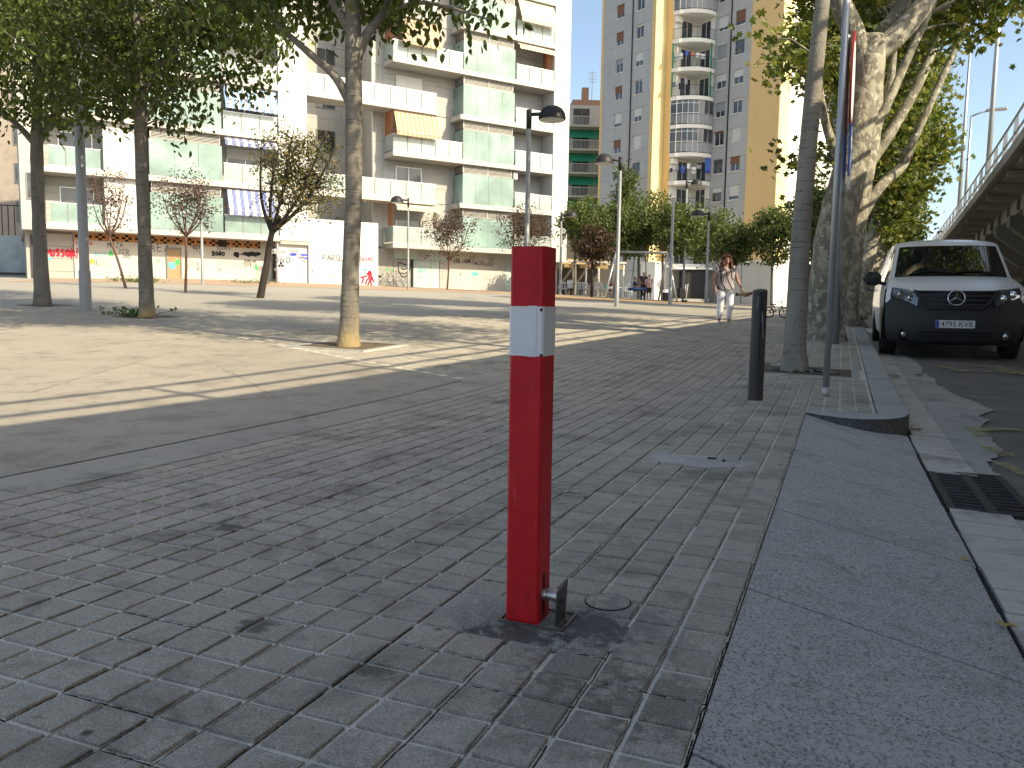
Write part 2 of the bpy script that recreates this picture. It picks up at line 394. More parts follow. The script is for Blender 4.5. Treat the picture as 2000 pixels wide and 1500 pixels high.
# dark band slabs between plaza and pavers
for i in range(19):
    a = -.2+i*.42; pbox_c = (a+.205)
    e = random.uniform(-.001, .001)
    b = MB(); lo, hi = a+.003, a+.417
    b.face([ac(lo, -3.565, .010+e), ac(lo, CL-.006, .010+e), ac(hi, CL-.006, .010+e), ac(hi, -3.565, .010+e)])
    b.face([ac(lo, -3.565, -.01), ac(lo, CL-.006, -.01), ac(lo, CL-.006, .010+e), ac(lo, -3.565, .010+e)])
    b.face([ac(lo, CL-.006, -.01), ac(hi, CL-.006, -.01), ac(hi, CL-.006, .010+e), ac(lo, CL-.006, .010+e)])
    b.build('border_slab', m_band, pav)
# pavers ------------------------------------------------------------
def paver_geo(j=0):
    r = random.Random(j); h = PZ/2; a1 = h-.0088; c1 = h-.0082; a2 = a1-.004; c2 = c1-.003
    def jt(): return r.uniform(-.0008, .0008)
    ring0 = [(-h+.001, -h+.001), (h-.001, -h+.001), (h-.001, h-.001), (-h+.001, h-.001)]
    V = [(x, y, -.002) for x, y in ((-a1-.003, -c1-.0005), (a1+.003, -c1-.0005), (a1+.003, c1+.0005), (-a1-.003, c1+.0005))]
    V += [(x+jt(), y+jt(), .0058) for x, y in ((-a1, -c1), (a1, -c1), (a1, c1), (-a1, c1))]
    V += [(x+jt(), y+jt(), .0074) for x, y in ((-a2, -c2), (a2, -c2), (a2, c2), (-a2, c2))]
    Fc = [(8, 11, 10, 9)[::-1]]
    for k in range(4):
        q = (k+1) % 4; Fc += [(k, q, 4+q, 4+k), (4+k, 4+q, 8+q, 8+k)]
    return V, Fc
# cells: (centre a, centre c)
A0 = 1.41
cells = []
PITS = {}
for _n, (_px, _py, _a0, _a1, _c0, _c1) in {'young': (1552, 727, .42, .6, None, .24), 'plane1': (1609, 664, .55, .7, .6, .24), 'plane2': (1647, 637, .5, .6, .6, .24), 'plaza1': (680, 678, .45, .75, .75, .55), 'plaza2': (287, 621, .5, .75, .7, .5), 'plaza3': (83, 598, .5, .75, .7, .6)}.items():
    _a, _c = toac(gp(_px, _py)); PITS[_n] = (_a-_a0, _a+_a1, -1.0 if _c0 is None else _c-_c0, _c1 if not _n.startswith('plaza') else _c+_c1)
def blocked(a, c):
    for q in PITS.values():
        if q[0]-.05 < a < q[1]+.05 and q[2]-.05 < c < q[3]+.05: return True
    if abs(a-1.83-.12) < .10 and abs(c+.72) < .10: return True           # bollard socket
    if c > CB and a < 6.95: return True
    if c > CB+.02 and a < 7.05: return True
    return False
for ia in range(-4, 160):
    a = A0 + (ia+.5)*PZ
    for ic in range(-4, 70):
        c = CB - (ic+.5)*PZ
        if c > .30: continue
        if c < CL and a < min(7.45 + .5*(-3.58-c), 13.8) + .07: continue
        if blocked(a, c): continue
        p = ac(a, c); X, Yp, z = proj(p)
        if z < .3 or X < -90 or X > 2090 or Yp > 1600: continue
        cells.append((z, a, c))
cells.sort()
pm = [fast_mesh('paver', np.array(V), np.array([f for f in Fc]), m_paver) for V, Fc in (paver_geo(k) for k in range(6))]
def slope_rot(a, c):
    e = .2; p = ac(a, c); ga = (ac(a+e, c).z-ac(a-e, c).z)/(2*e); gc = (ac(a, c+e).z-ac(a, c-e).z)/(2*e); return p, ga, gc
bumps = lambda: random.gauss(0, .0009)
for z, a, c in cells[:300]:
    p, ga, gc = slope_rot(a, c); o = link('paver', random.choice(pm), pav, (p.x, p.y, p.z+bumps()))
    o.rotation_euler = (math.atan(gc)*0+random.gauss(0, .006), random.gauss(0, .006), -TH+math.pi/2+random.gauss(0, .004))
rest = cells[300:]; Vn = []; Fn = []
base = [paver_geo(k) for k in range(6)]
FC = np.array(base[0][1]); off = 0
for z, a, c in rest:
    p, ga, gc = slope_rot(a, c); v = np.array(base[random.randrange(6)][0])
    A = a+v[:, 0]; C = c+v[:, 1]; tx, ty = random.gauss(0, .006), random.gauss(0, .006)
    x = A*UX+C*UY; y = A*UY-C*UX
    zz = p.z+ga*v[:, 0]+gc*v[:, 1]+v[:, 2]+bumps()+tx*v[:, 0]+ty*v[:, 1]
    Vn.append(np.stack([x, y, zz], 1)); Fn.append(FC+off); off += len(v)
o = link('paver_field', fast_mesh('paver_field', np.concatenate(Vn), np.concatenate(Fn), m_paver), pav); o['kind'] = 'stuff'
# open joints between the cast tiles: thin dark cracks in every second groove
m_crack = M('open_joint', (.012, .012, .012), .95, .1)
b = MB()
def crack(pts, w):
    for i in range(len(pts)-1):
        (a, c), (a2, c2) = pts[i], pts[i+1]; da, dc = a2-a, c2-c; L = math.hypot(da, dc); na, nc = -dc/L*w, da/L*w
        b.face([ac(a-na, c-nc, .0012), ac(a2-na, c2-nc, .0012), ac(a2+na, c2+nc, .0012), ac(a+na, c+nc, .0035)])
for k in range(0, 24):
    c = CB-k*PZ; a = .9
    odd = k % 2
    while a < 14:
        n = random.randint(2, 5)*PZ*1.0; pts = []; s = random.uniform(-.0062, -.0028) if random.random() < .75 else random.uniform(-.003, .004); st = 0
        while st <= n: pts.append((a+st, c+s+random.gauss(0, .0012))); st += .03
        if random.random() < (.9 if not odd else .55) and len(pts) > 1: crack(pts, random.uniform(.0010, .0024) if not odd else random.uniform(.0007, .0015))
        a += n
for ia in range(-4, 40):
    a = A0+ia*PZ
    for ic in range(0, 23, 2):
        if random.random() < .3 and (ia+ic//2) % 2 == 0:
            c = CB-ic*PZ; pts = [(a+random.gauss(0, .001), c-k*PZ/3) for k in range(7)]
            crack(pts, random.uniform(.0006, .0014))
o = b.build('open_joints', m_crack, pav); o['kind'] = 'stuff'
# ramp slabs ---------------------------------------------------------
rmp = sheet('crossing_ramp', -1.5, 6.9, CB-.01, .545, 40, 8, -.012, m_dirt, fn=lambda a, c: -.128*(c-CB)/.75)
CRR = .525
def rz_(c): return -.128*(c-CB)/.75
joints = [-.6, .0, .5, .98, 1.47, 1.975, 2.45, 3.01, 3.52, 4.05, 4.56, 5.08, 5.6, 6.12, 6.78]
def sl(c): return -.12*(c-CB)
for k in range(len(joints)-1):
    b = MB(); g1, g2 = joints[k]+.0036, joints[k+1]-.0036; e = random.uniform(-.0015, .0015); n = 6
    row = []
    for i in range(n+1):
        c = CB+.004+(CRR-CB-.004+random.uniform(-.004, .004)*(i == n))*i/n; far = g2+sl(c)
        if k == len(joints)-2: far = g2+ (.0 if c < 0 else .12*c)
        row.append((ac(g1+sl(c), c, rz_(c)+e), ac(far, c, rz_(c)+e)))
    for i in range(n):
        p, q = row[i], row[i+1]; b.face([p[0], q[0], q[1], p[1]])
        b.face([p[0], p[0]-Vector((0, 0, .03)), q[0]-Vector((0, 0, .03)), q[0]])
    b.face([row[0][0], row[0][1], row[0][1]-Vector((0, 0, .03)), row[0][0]-Vector((0, 0, .03))])
    b.build('ramp_slab', m_ramp, rmp)
# kerb ---------------------------------------------------------------
kerb_end = [(6.80, -.215), (6.70, -.09), (6.63, .04), (6.62, .16), (6.645, .27), (6.71, .37), (6.81, .45), (6.95, .515), (7.15, .557)]
b = MB(); top = kerb_end+[(7.75, .557), (7.75, .315), (6.97, .315), (6.97, -.215)]
b.face([ac(a, c, .012) for a, c in top][::-1])
for i in range(len(kerb_end)):
    p = kerb_end[i]; q = kerb_end[i+1] if i+1 < len(kerb_end) else (7.75, .557)
    # small rounded arris then the face
    inn = lambda P: (P[0]+.012, P[1]-.008)
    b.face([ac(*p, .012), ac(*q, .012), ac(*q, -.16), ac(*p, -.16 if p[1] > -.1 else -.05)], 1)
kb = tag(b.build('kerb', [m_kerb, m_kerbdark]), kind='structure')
a = 7.756
while a < 60:
    L = 1.0 if a < 26 else 4; b = MB(); e = random.uniform(-.002, .002)
    n = max(2, int(L/.5)); A = [a+.003+(L-.006)*i/n for i in range(n+1)]
    for i in range(n):
        b.face([ac(A[i], .315, .012+e), ac(A[i], .545, .012+e), ac(A[i+1], .545, .012+e), ac(A[i+1], .315, .012+e)])
        b.face([ac(A[i], .545, .012+e), ac(A[i], .560, -.002+e), ac(A[i+1], .560, -.002+e), ac(A[i+1], .545, .012+e)])
        b.face([ac(A[i], .560, -.002+e), ac(A[i], .565, -.2), ac(A[i+1], .565, -.2), ac(A[i+1], .560, -.002+e)])
    b.face([ac(A[0], .315, .012+e), ac(A[0], .315, -.1), ac(A[0], .56, -.1), ac(A[0], .545, .012+e)])
    b.build('kerb_stone', m_kerb, kb); a += L
# gutter -------------------------------------------------------------
gut = sheet('gutter', -1.5, 60, .50, .90, 120, 2, -.150, m_dirt)
a = 1.2
while a < 24:
    L = .25 if a < 12 else 1.0
    if not (4.42 < a+L/2 < 5.52):
        b = MB(); e = random.uniform(-.0015, .0015); l = .004 if a < 4.3 else .0025
        c0 = .548+random.uniform(-.006, .004) if a < 6.9 else .572
        b.face([ac(a+l, c0, -.130+e), ac(a+l, .815, -.134+e), ac(a+L-l, .815, -.134+e), ac(a+L-l, c0, -.130+e)])
        b.face([ac(a+l, c0, -.130+e), ac(a+L-l, c0, -.130+e), ac(a+L-l, c0, -.16), ac(a+l, c0, -.16)])
        b.face([ac(a+l, c0, -.130+e), ac(a+l, c0, -.16), ac(a+l, .815, -.16), ac(a+l, .815, -.134+e)])
        b.build('gutter_slab', m_gutter, gut)
    a += L
# road: asphalt, then the pale patched strip with a ragged edge
sheet('road', -4, 95, .80, 40, 120, 50, -.150, m_asph, fn=lambda a, c: .012*min(3, c-.8))
edge = [(1.0, 1.02), (3.0, 1.0), (4.2, .98), (4.2, .995), (5.7, .93), (5.98, .935), (6.25, 1.05), (6.45, 1.10), (6.8, 1.12), (7.13, 1.135), (7.49, 1.11), (7.9, 1.2), (8.16, 1.28), (8.3, 1.25), (8.47, 1.245), (8.94, 1.44), (9.1, 1.36), (9.39, 1.36), (9.97, 1.215), (10.45, 1.18), (10.9, 1.13), (11.47, 1.165), (12.3, 1.09), (13, 1.14), (14.05, 1.12), (15.3, 1.0), (17, .95), (24, .9)]
def rag(P):
    out = []
    for (a, c), (a2, c2) in zip(P, P[1:]):
        n = max(1, int(math.dist((a, c), (a2, c2))/.07))
        out += [(a+(a2-a)*k/n+random.gauss(0, .012), c+(c2-c)*k/n+random.gauss(0, .012)) for k in range(n)]
    return out
R = rag(edge); b = MB()
for p, q in zip(R, R[1:]):
    if 4.40 < q[0] < 5.56: continue
    b.face([ac(p[0], .819, -.136), ac(p[0], max(.83, p[1]), -.137+.012*(p[1]-.8)), ac(q[0], max(.83, q[1]), -.137+.012*(q[1]-.8)), ac(q[0], .819, -.136)])
tag(b.build('patched_strip', m_strip), kind='structure')
# drain grate --------------------------------------------------------
m_iron = M('cast_iron', (.045, .045, .047), .55, .3, 12, metal=.6, dirt=.6, dirtcol=(.10, .09, .08), dscale=8)
m_void = M('drain_dark', (.004, .004, .004), 1, 0)
gr = thing('drain_grate', 'cast iron drain grate with two rows of slots in the gutter', 'drain grate', ac(4.97, .745, -.132), -TH)
# local x = across, y = along
b = MB(); w, l = .40, 1.08
b.box((0, -l/2+.02, -.02), (w, .04, .04)); b.box((0, l/2-.02, -.02), (w, .04, .04)); b.box((-w/2+.02, 0, -.02), (.04, l-.08, .04)); b.box((w/2-.02, 0, -.02), (.04, l-.08, .04)); b.box((0, 0, -.02), (.05, l-.08, .036))
b.build('frame', m_iron, gr)
for sx in (-1, 1):
    for i in range(12):
        y = -l/2+.09+i*(l-.18)/11
        M4 = Matrix.Rotation(.10*sx, 4, 'Z')
        MB().box((sx*.092, y, -.018), (.15, .032, .03), M4=M4, bev=.006).build('bar', m_iron, gr)
MB().box((0, 0, -.06), (w-.02, l-.02, .01)).build('sump', m_void, gr)
# road markings ------------------------------------------------------
def mark(name, poly, mt=None):
    b = MB(); P = [(a+random.gauss(0, .008), c+random.gauss(0, .006)) for a, c in poly]
    b.face([ac(a, c, -.129+.012*(c-.8)) for a, c in P]); o = b.build(name, mt or m_yellow); return tag(o, kind='structure')
for poly in ([(7.62, 1.02), (7.72, 1.48), (7.60, 1.48), (7.45, 1.16), (7.08, 1.13), (7.06, 1.01)], [(6.68, .985), (6.66, 1.06), (6.28, 1.15), (6.22, 1.06)], [(5.98, .965), (5.95, 1.06), (5.60, 1.14), (5.55, 1.04)],
             [(5.32, 1.0), (5.30, 1.09), (4.75, 1.13), (4.75, 1.02)], [(13.3, 1.28), (13.35, 1.40), (12.7, 1.75), (12.5, 1.62)], [(12.85, 1.65), (12.9, 1.75), (12.75, 2.55), (12.5, 2.5)], [(13.2, 2.0), (13.3, 2.3), (12.1, 2.75), (12.0, 2.45)], [(13.7, 1.7), (13.8, 1.75), (13.5, 2.3), (13.3, 2.2)]):
    mark('yellow_marking', poly)
mark('white_marking', [(9.75, 1.35), (9.85, 1.35), (9.95, 2.6), (9.85, 2.6)], m_whitep)
# ================================================================= buildings
class Fr:                                    # a facade frame: x along the wall, y into the building, z up
    def __init__(s, P, ang): s.P = Vector((P[0], P[1], 0)); s.a = ang; s.D = Vector((math.cos(ang), math.sin(ang), 0)); s.N = Vector((-math.sin(ang), math.cos(ang), 0))
    def at(s, px, py, y=0):
        d = ray(px, py); o = s.P+s.N*y
        det = d.x*(-s.D.y)+s.D.x*d.y; t = (o.x*(-s.D.y)+s.D.x*o.y)/det
        q = EYE+d*t; return ((q-s.P).dot(s.D), q.z)
    def w(s, x, y, z): return s.P+s.D*x+s.N*y+Vector((0, 0, z))
def slab(parent, name, mt, s0, s1, y0, y1, z0, z1): return pbox(name, parent, mt, ((s0+s1)/2, (y0+y1)/2, (z0+z1)/2), (s1-s0, y1-y0, z1-z0))
def rminus(r, h):
    x0, x1, z0, z1 = r; a0, a1, b0, b1 = h
    if a1 <= x0 or a0 >= x1 or b1 <= z0 or b0 >= z1: return [r]
    out = []
    if b0 > z0: out.append((x0, x1, z0, b0))
    if b1 < z1: out.append((x0, x1, b1, z1))
    lo, hi = max(z0, b0), min(z1, b1)
    if a0 > x0: out.append((x0, a0, lo, hi))
    if a1 < x1: out.append((a1, x1, lo, hi))
    return [q for q in out if q[1]-q[0] > .03 and q[3]-q[2] > .03]
def panels(parent, mt, s0, s1, z0, z1, y, w, h, holes=(), gap=.012, th=.04, name='wall_panel', axis='x'):
    nz = max(1, round((z1-z0)/h)); hh = (z1-z0)/nz
    for r in range(nz):
        x = s0-(w/2 if r % 2 else 0)
        while x < s1:
            R = [(max(s0, x), min(s1, x+w), z0+r*hh, z0+(r+1)*hh)]
            for q in holes: R = [k for rr in R for k in rminus(rr, q)]
            for a, b, c, d in R:
                if b-a < .05: continue
                e = random.uniform(-.004, .004)
                if axis == 'x': slab(parent, name, mt, a+gap/2, b-gap/2, y-th+e, y, c+gap/2, d-gap/2)
                else: slab(parent, name, mt, y-th+e, y, a+gap/2, b-gap/2, c+gap/2, d-gap/2)
            x += w
FRM = {}
def window(parent, s, z, w, h, y, fm, gm, shutter=None, sf=0, sm=None, mull=1, sill=None, t=.05):
    key = (round(w, 2), round(h, 2), mull, fm.name)
    if key not in FRM:
        b = MB(); b.box((0, 0, h/2-t/2), (w, .06, t)); b.box((0, 0, -h/2+t/2), (w, .06, t))
        for k in range(mull+2):
            x = -w/2+t/2+(w-t)*k/(mull+1); b.box((x, .002, 0), (t, .056, h-2*t))
        g = MB().box((0, 0, 0), (w-t, .012, h-t))
        FRM[key] = (b.mesh('window', fm), {})
    me, panes = FRM[key]; o = link('window', me, parent, (s+w/2, y, z+h/2))
    if gm.name not in panes: panes[gm.name] = MB().box((0, .012, 0), (w-t, .012, h-t)).mesh('pane', gm)
    link('pane', panes[gm.name], o)
    if sf > 0: pbox('roller_shutter', o, sm, (0, -.036, h/2-h*sf/2), (w-.02, .012, h*sf))
    if sill: pbox('sill', o, sill, (0, -.10, -h/2-.03), (w+.16, .24, .06))
    return o
# ---- materials
m_white = M('white_render', (.52, .52, .51), .85, .05, .7, dirt=.3, dirtcol=(.5, .48, .44), streak=True)
m_stone = M('pale_stone_cladding', (.42, .415, .40), .8, .09, 1.2, dirt=.25, dirtcol=(.36, .34, .31), streak=True, rnd=.22)
m_slab = M('slab_edge_white', (.46, .45, .43), .85, .06, .8, dirt=.35, dirtcol=(.42, .39, .34), streak=True)
m_alu = M('window_aluminium', (.62, .62, .62), .4, .05, 3, metal=.5)
m_greyfr = M('grey_frame', (.22, .22, .22), .5, .05)
m_louv = M('louvre_metal', (.40, .395, .375), .5, .1, 2, metal=.2, dirt=.3, dirtcol=(.32, .2, .14), dscale=3)
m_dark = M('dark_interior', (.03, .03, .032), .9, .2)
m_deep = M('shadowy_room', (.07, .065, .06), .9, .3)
def glassmat(name, col, rough=.08, var=.35, sc=.9):
    t = NT(name); v = t.pos(); n = t.noise(v, sc, 3, .5)
    t.col(t.mix(t.ramp(n, [(.38, 0), (.62, 1)]), [x*(1-var) for x in col], [min(1, x*(1+var)) for x in col])); t.set(rough, 0, .6); MATS[name] = t.m; return t.m
m_win = glassmat('window_glass', (.06, .068, .075), .05)
m_frost = glassmat('frosted_glass', (.215, .315, .295), .22, .22, .55)
m_rail = glassmat('frosted_rail_glass', (.34, .40, .385), .25, .08, .7)
m_shut = M('white_shutter', (.62, .61, .58), .7, .05)
m_shutg = M('grey_shutter', (.30, .31, .33), .7, .05)
m_orange = M('orange_brick', (.46, .22, .10), .85, .2, 4)
m_rawcon = M('raw_concrete', (.36, .345, .32), .9, .2, 1.5, dirt=.4, dirtcol=(.20, .19, .17), dscale=1.2)
m_gwall = M('painted_ground_wall', (.50, .485, .445), .9, .08, .9, dirt=.35, dirtcol=(.45, .40, .31), dscale=.7)
m_lwall = M('white_yard_wall', (.60, .60, .59), .9, .05, .8, dirt=.2, dirtcol=(.5, .48, .45), dscale=1.0)
def stripes(name, c1, c2, pitch, duty, thin=None, axis=0):
    t = NT(name); co = t.n('ShaderNodeTexCoord'); sx = t.n('ShaderNodeSeparateXYZ'); t.l(co.outputs['Object'], sx.inputs[0])
    fr = t.math('FRACT', t.math('DIVIDE', sx.outputs[axis], pitch))
    base = t.mix(t.math('LESS_THAN', fr, duty), c1, c2)
    if thin:
        f2 = t.math('FRACT', t.math('DIVIDE', t.math('ADD', sx.outputs[axis], pitch*.04), pitch*duty/3)); k = t.math('MULTIPLY', t.math('LESS_THAN', f2, .28), t.math('LESS_THAN', fr, duty))
        base = t.mix(k, base, thin)
    base = t.mix(t.math('MULTIPLY', t.noise(co.outputs['Object'], 2, 3), .35), base, [x*.75 for x in c1])
    tr = t.n('ShaderNodeBsdfTranslucent'); t.l(base, tr.inputs[0]); t.col(base); t.set(.9, 0, .1)
    mx = t.n('ShaderNodeMixShader'); mx.inputs[0].default_value = .3; t.l(t.b.outputs[0], mx.inputs[1]); t.l(tr.outputs[0], mx.inputs[2]); t.l(mx.outputs[0], t.out.inputs[0])
    MATS[name] = t.m; return t.m
m_blue = stripes('blue_striped_canvas', (.72, .72, .74), (.05, .10, .40), .42, .5, (.45, .5, .7))
m_blue2 = stripes('light_blue_striped_canvas', (.74, .75, .76), (.10, .28, .62), .40, .5, (.5, .6, .8))
m_orcan = stripes('orange_striped_canvas', (.72, .58, .44), (.62, .36, .22), .30, .45)
m_orcur = stripes('terracotta_curtain', (.50, .24, .15), (.42, .19, .11), .14, .5)
m_cream = stripes('cream_striped_canvas', (.74, .68, .58), (.70, .60, .46), .26, .4)
m_green = stripes('green_canvas', (.02, .33, .20), (.02, .29, .17), .5, .5)
# ---- white apartment building
A1 = math.radians(31.7); B1 = Fr((-7.95, 50.3), A1)
apt = thing('apartment_building', 'white apartment block with frosted glass balconies and graffiti along its ground floor', 'building', B1.P, A1)
LV = [4.68+2.815*i for i in range(8)]
TOPZ = 25.5
# cores
slab(apt, 'wall', m_white, .32, 12.38, 1.5, 13, 1.0, TOPZ)
slab(apt, 'end_wall', m_white, 12.4, 13.72, -.02, 13, 4.0, TOPZ)
slab(apt, 'wall', m_white, 12.4, 13.60, .9, 13, 1.0, 4.0)
slab(apt, 'wall', m_white, -18.3, -6.62, 1.5, 13, 1.0, 22.4)
slab(apt, 'end_wall', m_white, -6.60, -4.95, -.02, 9, 4.45, 22.4)
slab(apt, 'wall', m_stone, -4.94, .30, 6.2, 13, 1.0, 22.4)
slab(apt, 'side_wall', m_stone, -19.35, -18.32, .2, 12, 4.3, 22.4)
slab(apt, 'side_wall', m_rawcon, -19.2, -18.32, 1.2, 12, 1.0, 4.28)
window(apt, -19.1, 5.8, .7, 1.3, .17, m_greyfr, m_win)
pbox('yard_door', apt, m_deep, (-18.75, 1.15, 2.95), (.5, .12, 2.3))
# back walls of the balconies, in stone panels with window openings
for i, z in enumerate(LV[:7]):
    h = [(1.22, 3.03, z+.05 if i % 2 else z+.9, z+2.15)]
    if i % 2: h = [(1.22, 3.03, z+.15, z+2.15)]
    panels(apt, m_stone, .36, 5.30, z+.02, z+2.79, 1.48, 1.9, .93, h)
    q = h[0]; sh = [.0, .0, .35, .55, .2, .4, .5][i]
    if i == 0: sh = .45
    window(apt, q[0], q[2], q[1]-q[0], q[3]-q[2], 1.40, m_alu, m_win, True, sh, m_shut if i % 2 else m_shutg, 1)
    panels(apt, m_stone, 9.30, 12.38, z+.02, z+2.79, 1.48, 1.6, .93, [(9.75, 11.85, z+.1, z+2.1)])
    window(apt, 9.75, z+.1, 2.1, 2.0, 1.40, m_alu, m_win, True, .42, m_shutg, 1)
# left flank of the right wing and the gap between the wings
panels(apt, m_stone, 1.5, 6.2, 4.7, 22.3, .30, 1.5, .93, [(2.2, 2.9, z+.3, z+2.1) for z in LV[:6]], axis='y')
for z in LV[:6]:
    o = window(apt, 0, z+.3, .7, 1.8, 0, m_greyfr, m_win, mull=0); o.location = (.26, 2.55, z+1.2); o.rotation_euler.z = -math.pi/2
panels(apt, m_stone, -4.90, .28, 4.7, 22.3, 6.18, 1.7, .93, [(-4.3+1.9*k, -3.0+1.9*k, z+.6, z+2.0) for z in LV[:6] for k in (0, 1, 2) if k < 2])
for z in LV[:6]:
    for k in (0, 1): window(apt, -4.3+1.9*k, z+.6, 1.3, 1.4, 6.1, m_greyfr, m_win, True, random.choice([0, .3, .6]), m_shutg)
MB().tube([(-.35, 1.42, 4.8), (-.35, 1.42, 22)], .05, 8).build('downpipe', m_alu, apt, True)
# stone pier at the corner of the right wing
panels(apt, m_stone, -.35, .36, 4.5, 22.3, 1.48, .72, .93)
slab(apt, 'wall', m_stone, -.33, .31, 1.49, 2.4, 4.5, 22.3)
def railing(s0, s1, y, z, n, mt=None, side=None, hh=.98):
    w = (s1-s0)/n
    for k in range(n):
        slab(apt, 'glass_pane', mt or m_rail, s0+k*w+.015, s0+(k+1)*w-.015, y-.012, y, z+.07, z+hh)
        if k: slab(apt, 'railing_post', m_greyfr, s0+k*w-.026, s0+k*w+.026, y-.035, y+.02, z+.02, z+hh)
    b = MB(); b.box(((s0+s1)/2, y, z+hh+.03), (s1-s0, .05, .05)); b.box(((s0+s1)/2, y+.004, z+.04), (s1-s0, .03, .04))
    if side:
        slab(apt, 'glass_pane', mt or m_rail, s0-.006, s0+.006, y+.03, y+side, z+.07, z+hh); b.box((s0, y+side/2+.02, z+hh+.03), (.05, side-.04, .05))
    b.build('handrail', m_alu, apt)
def glassbox(s0, s1, z, n, top=True):
    w = (s1-s0)/n
    for k in range(n): slab(apt, 'glass_pane', m_frost, s0+k*w+.008, s0+(k+1)*w-.008, .06, .075, z+.03, z+1.92)
    slab(apt, 'glass_pane', m_frost, s0+.01, s0+.024, .09, 1.46, z+.03, z+1.92)
    b = MB(); z0 = z+1.98; hh = .52
    b.box(((s0+s1)/2, .2, z0), (s1-s0-.2, .06, .05)); b.box(((s0+s1)/2, .2, z0+hh), (s1-s0-.2, .06, .05))
    for k in range(3): b.box((s0+.1+(s1-s0-.2)*k/2, .2, z0+hh/2), (.06, .062, hh-.05))
    for k in range(1, 7):
        b.box(((s0+s1)/2, .21, z0+hh*k/7), (s1-s0-.26, .03, .035)); b.box((s0+.12, .85, z0+hh*k/7), (.03, 1.2, .035))
    b.build('louvre', m_louv, apt)
    slab(apt, 'louvre_back', m_dark, s0+.16, s1-.16, .26, 1.44, z+1.96, z+2.48)
def awning(name, s0, s1, ztop, zbot, out, mt, y0=.15, scal=True, side=None):
    b = MB(); n = 10
    for k in range(n):
        x0 = s0+(s1-s0)*k/n; x1 = s0+(s1-s0)*(k+1)/n; sag = .03*math.sin(k*2.1)
        b.face([(x0, y0, ztop), (x1, y0, ztop), (x1, y0-out, zbot+sag), (x0, y0-out, zbot+sag)][::-1])
        if scal:
            m_ = 4; bot = [(x1-(x1-x0)*j/m_, y0-out-.01, zbot-.20-.05*math.sin(math.pi*j/m_)) for j in range(m_+1)]
            b.face([(x0, y0-out-.01, zbot+sag), (x1, y0-out-.01, zbot+sag)]+bot)
    o = b.build(name, mt, apt)
    MB().tube([(s0, y0-out, zbot), (s1, y0-out, zbot)], .025, 6).build('awning_bar', m_alu, apt, True)
    return o
def curtain(s, y0, y1, z0, z1, mt):
    b = MB(); n = 12; V = []
    for k in range(n+1):
        y = y0+(y1-y0)*k/n; x = s+.03*math.sin(k*2.2); V.append(((x, y, z0), (x, y, z1)))
    for k in range(n): b.face([V[k][0], V[k+1][0], V[k+1][1], V[k][1]])
    return b.build('side_curtain', mt, apt)
for i, z in enumerate(LV):
    if i == 7: break
    th = .30
    # right wing
    if i % 2 == 0:
        slab(apt, 'balcony_slab', m_slab, .42, 12.395, -.06, 1.49, z-th, z); railing(.45, 5.28, 0, z, 5, side=1.4)
    else:
        slab(apt, 'balcony_slab', m_slab, 5.1, 12.395, -.06, 1.49, z-th, z)
        slab(apt, 'balcony_slab', m_slab, (-4.93 if i in (1, 3) else -2.5), 3.45, -.06, 1.49, z-th, z); railing(-4.9 if i in (1, 3) else -2.45, 3.4, 0, z, 8 if i in (1, 3) else 6)
    glassbox(5.36, 9.27, z, 4)
    railing(9.33, 12.36, 0, z, 3)
    # left wing
    if z < 22:
        slab(apt, 'balcony_slab', m_slab, -18.3, -6.62, -.06, 1.49, z-th, z)
        glassbox(-13.45, -9.72, z, 3); railing(-9.66, -6.66, 0, z, 3, m_frost if i == 0 else None); railing(-18.1, -15.75, 0, z, 3, m_frost)
        slab(apt, 'wall', m_white, -15.6, -13.5, .25, 1.49, z+.02, z+2.5)
        panels(apt, m_stone, -9.7, -6.64, z+.02, z+2.5, 1.48, 1.6, .85, [(-9.2, -7.1, z+.1, z+2.1)]); window(apt, -9.2, z+.1, 2.1, 2.0, 1.40, m_alu, m_win, True, .3, m_shut)
        panels(apt, m_stone, -18.25, -15.65, z+.02, z+2.5, 1.48, 1.6, .85, [(-17.6, -16.0, z+.5, z+2.0)]); window(apt, -17.6, z+.5, 1.6, 1.5, 1.40, m_alu, m_win, mull=1)
awning('awning', .55, 3.45, LV[2]+2.46, LV[2]+1.15, .5, m_orcan, .1); curtain(.44, .05, 1.3, LV[2]+1.05, LV[2]+2.48, m_orcur)
awning('awning', .9, 3.6, LV[4]+2.46, LV[4]+1.0, .55, m_orcan, .1); curtain(.46, .05, 1.3, LV[4]+1.0, LV[4]+2.48, m_orcur)
awning('awning', .6, 3.4, LV[0]+2.44, LV[0]+2.25, .35, m_cream, .1); curtain(.46, .05, .8, LV[0]+1.05, LV[0]+2.45, m_orcur); curtain(3.5, .05, .6, LV[0]+.1, LV[0]+2.4, m_cream)
awning('awning', 9.4, 12.3, LV[4]+2.44, LV[4]+2.2, .4, m_cream, .1); curtain(12.1, .05, 1.0, LV[4]+1.0, LV[4]+2.4, m_orcur)
awning('awning', 9.4, 12.3, LV[5]+2.46, LV[5]+1.1, .6, m_cream, .1)
awning('awning', -9.5, -6.7, LV[0]+2.44, LV[0]+1.22, .5, m_blue, .1)
awning('awning', -9.6, -6.7, LV[1]+2.44, LV[1]+2.2, .35, m_blue, .1)
awning('awning', -9.6, -6.7, LV[2]+2.46, LV[2]+1.35, .5, m_blue2, .1)
b = MB().box((0, 0, 0), (.34, .25, .5), bev=.03); b.build('air_conditioner', m_white, apt, loc=(9.5, .3, LV[2]-.65))
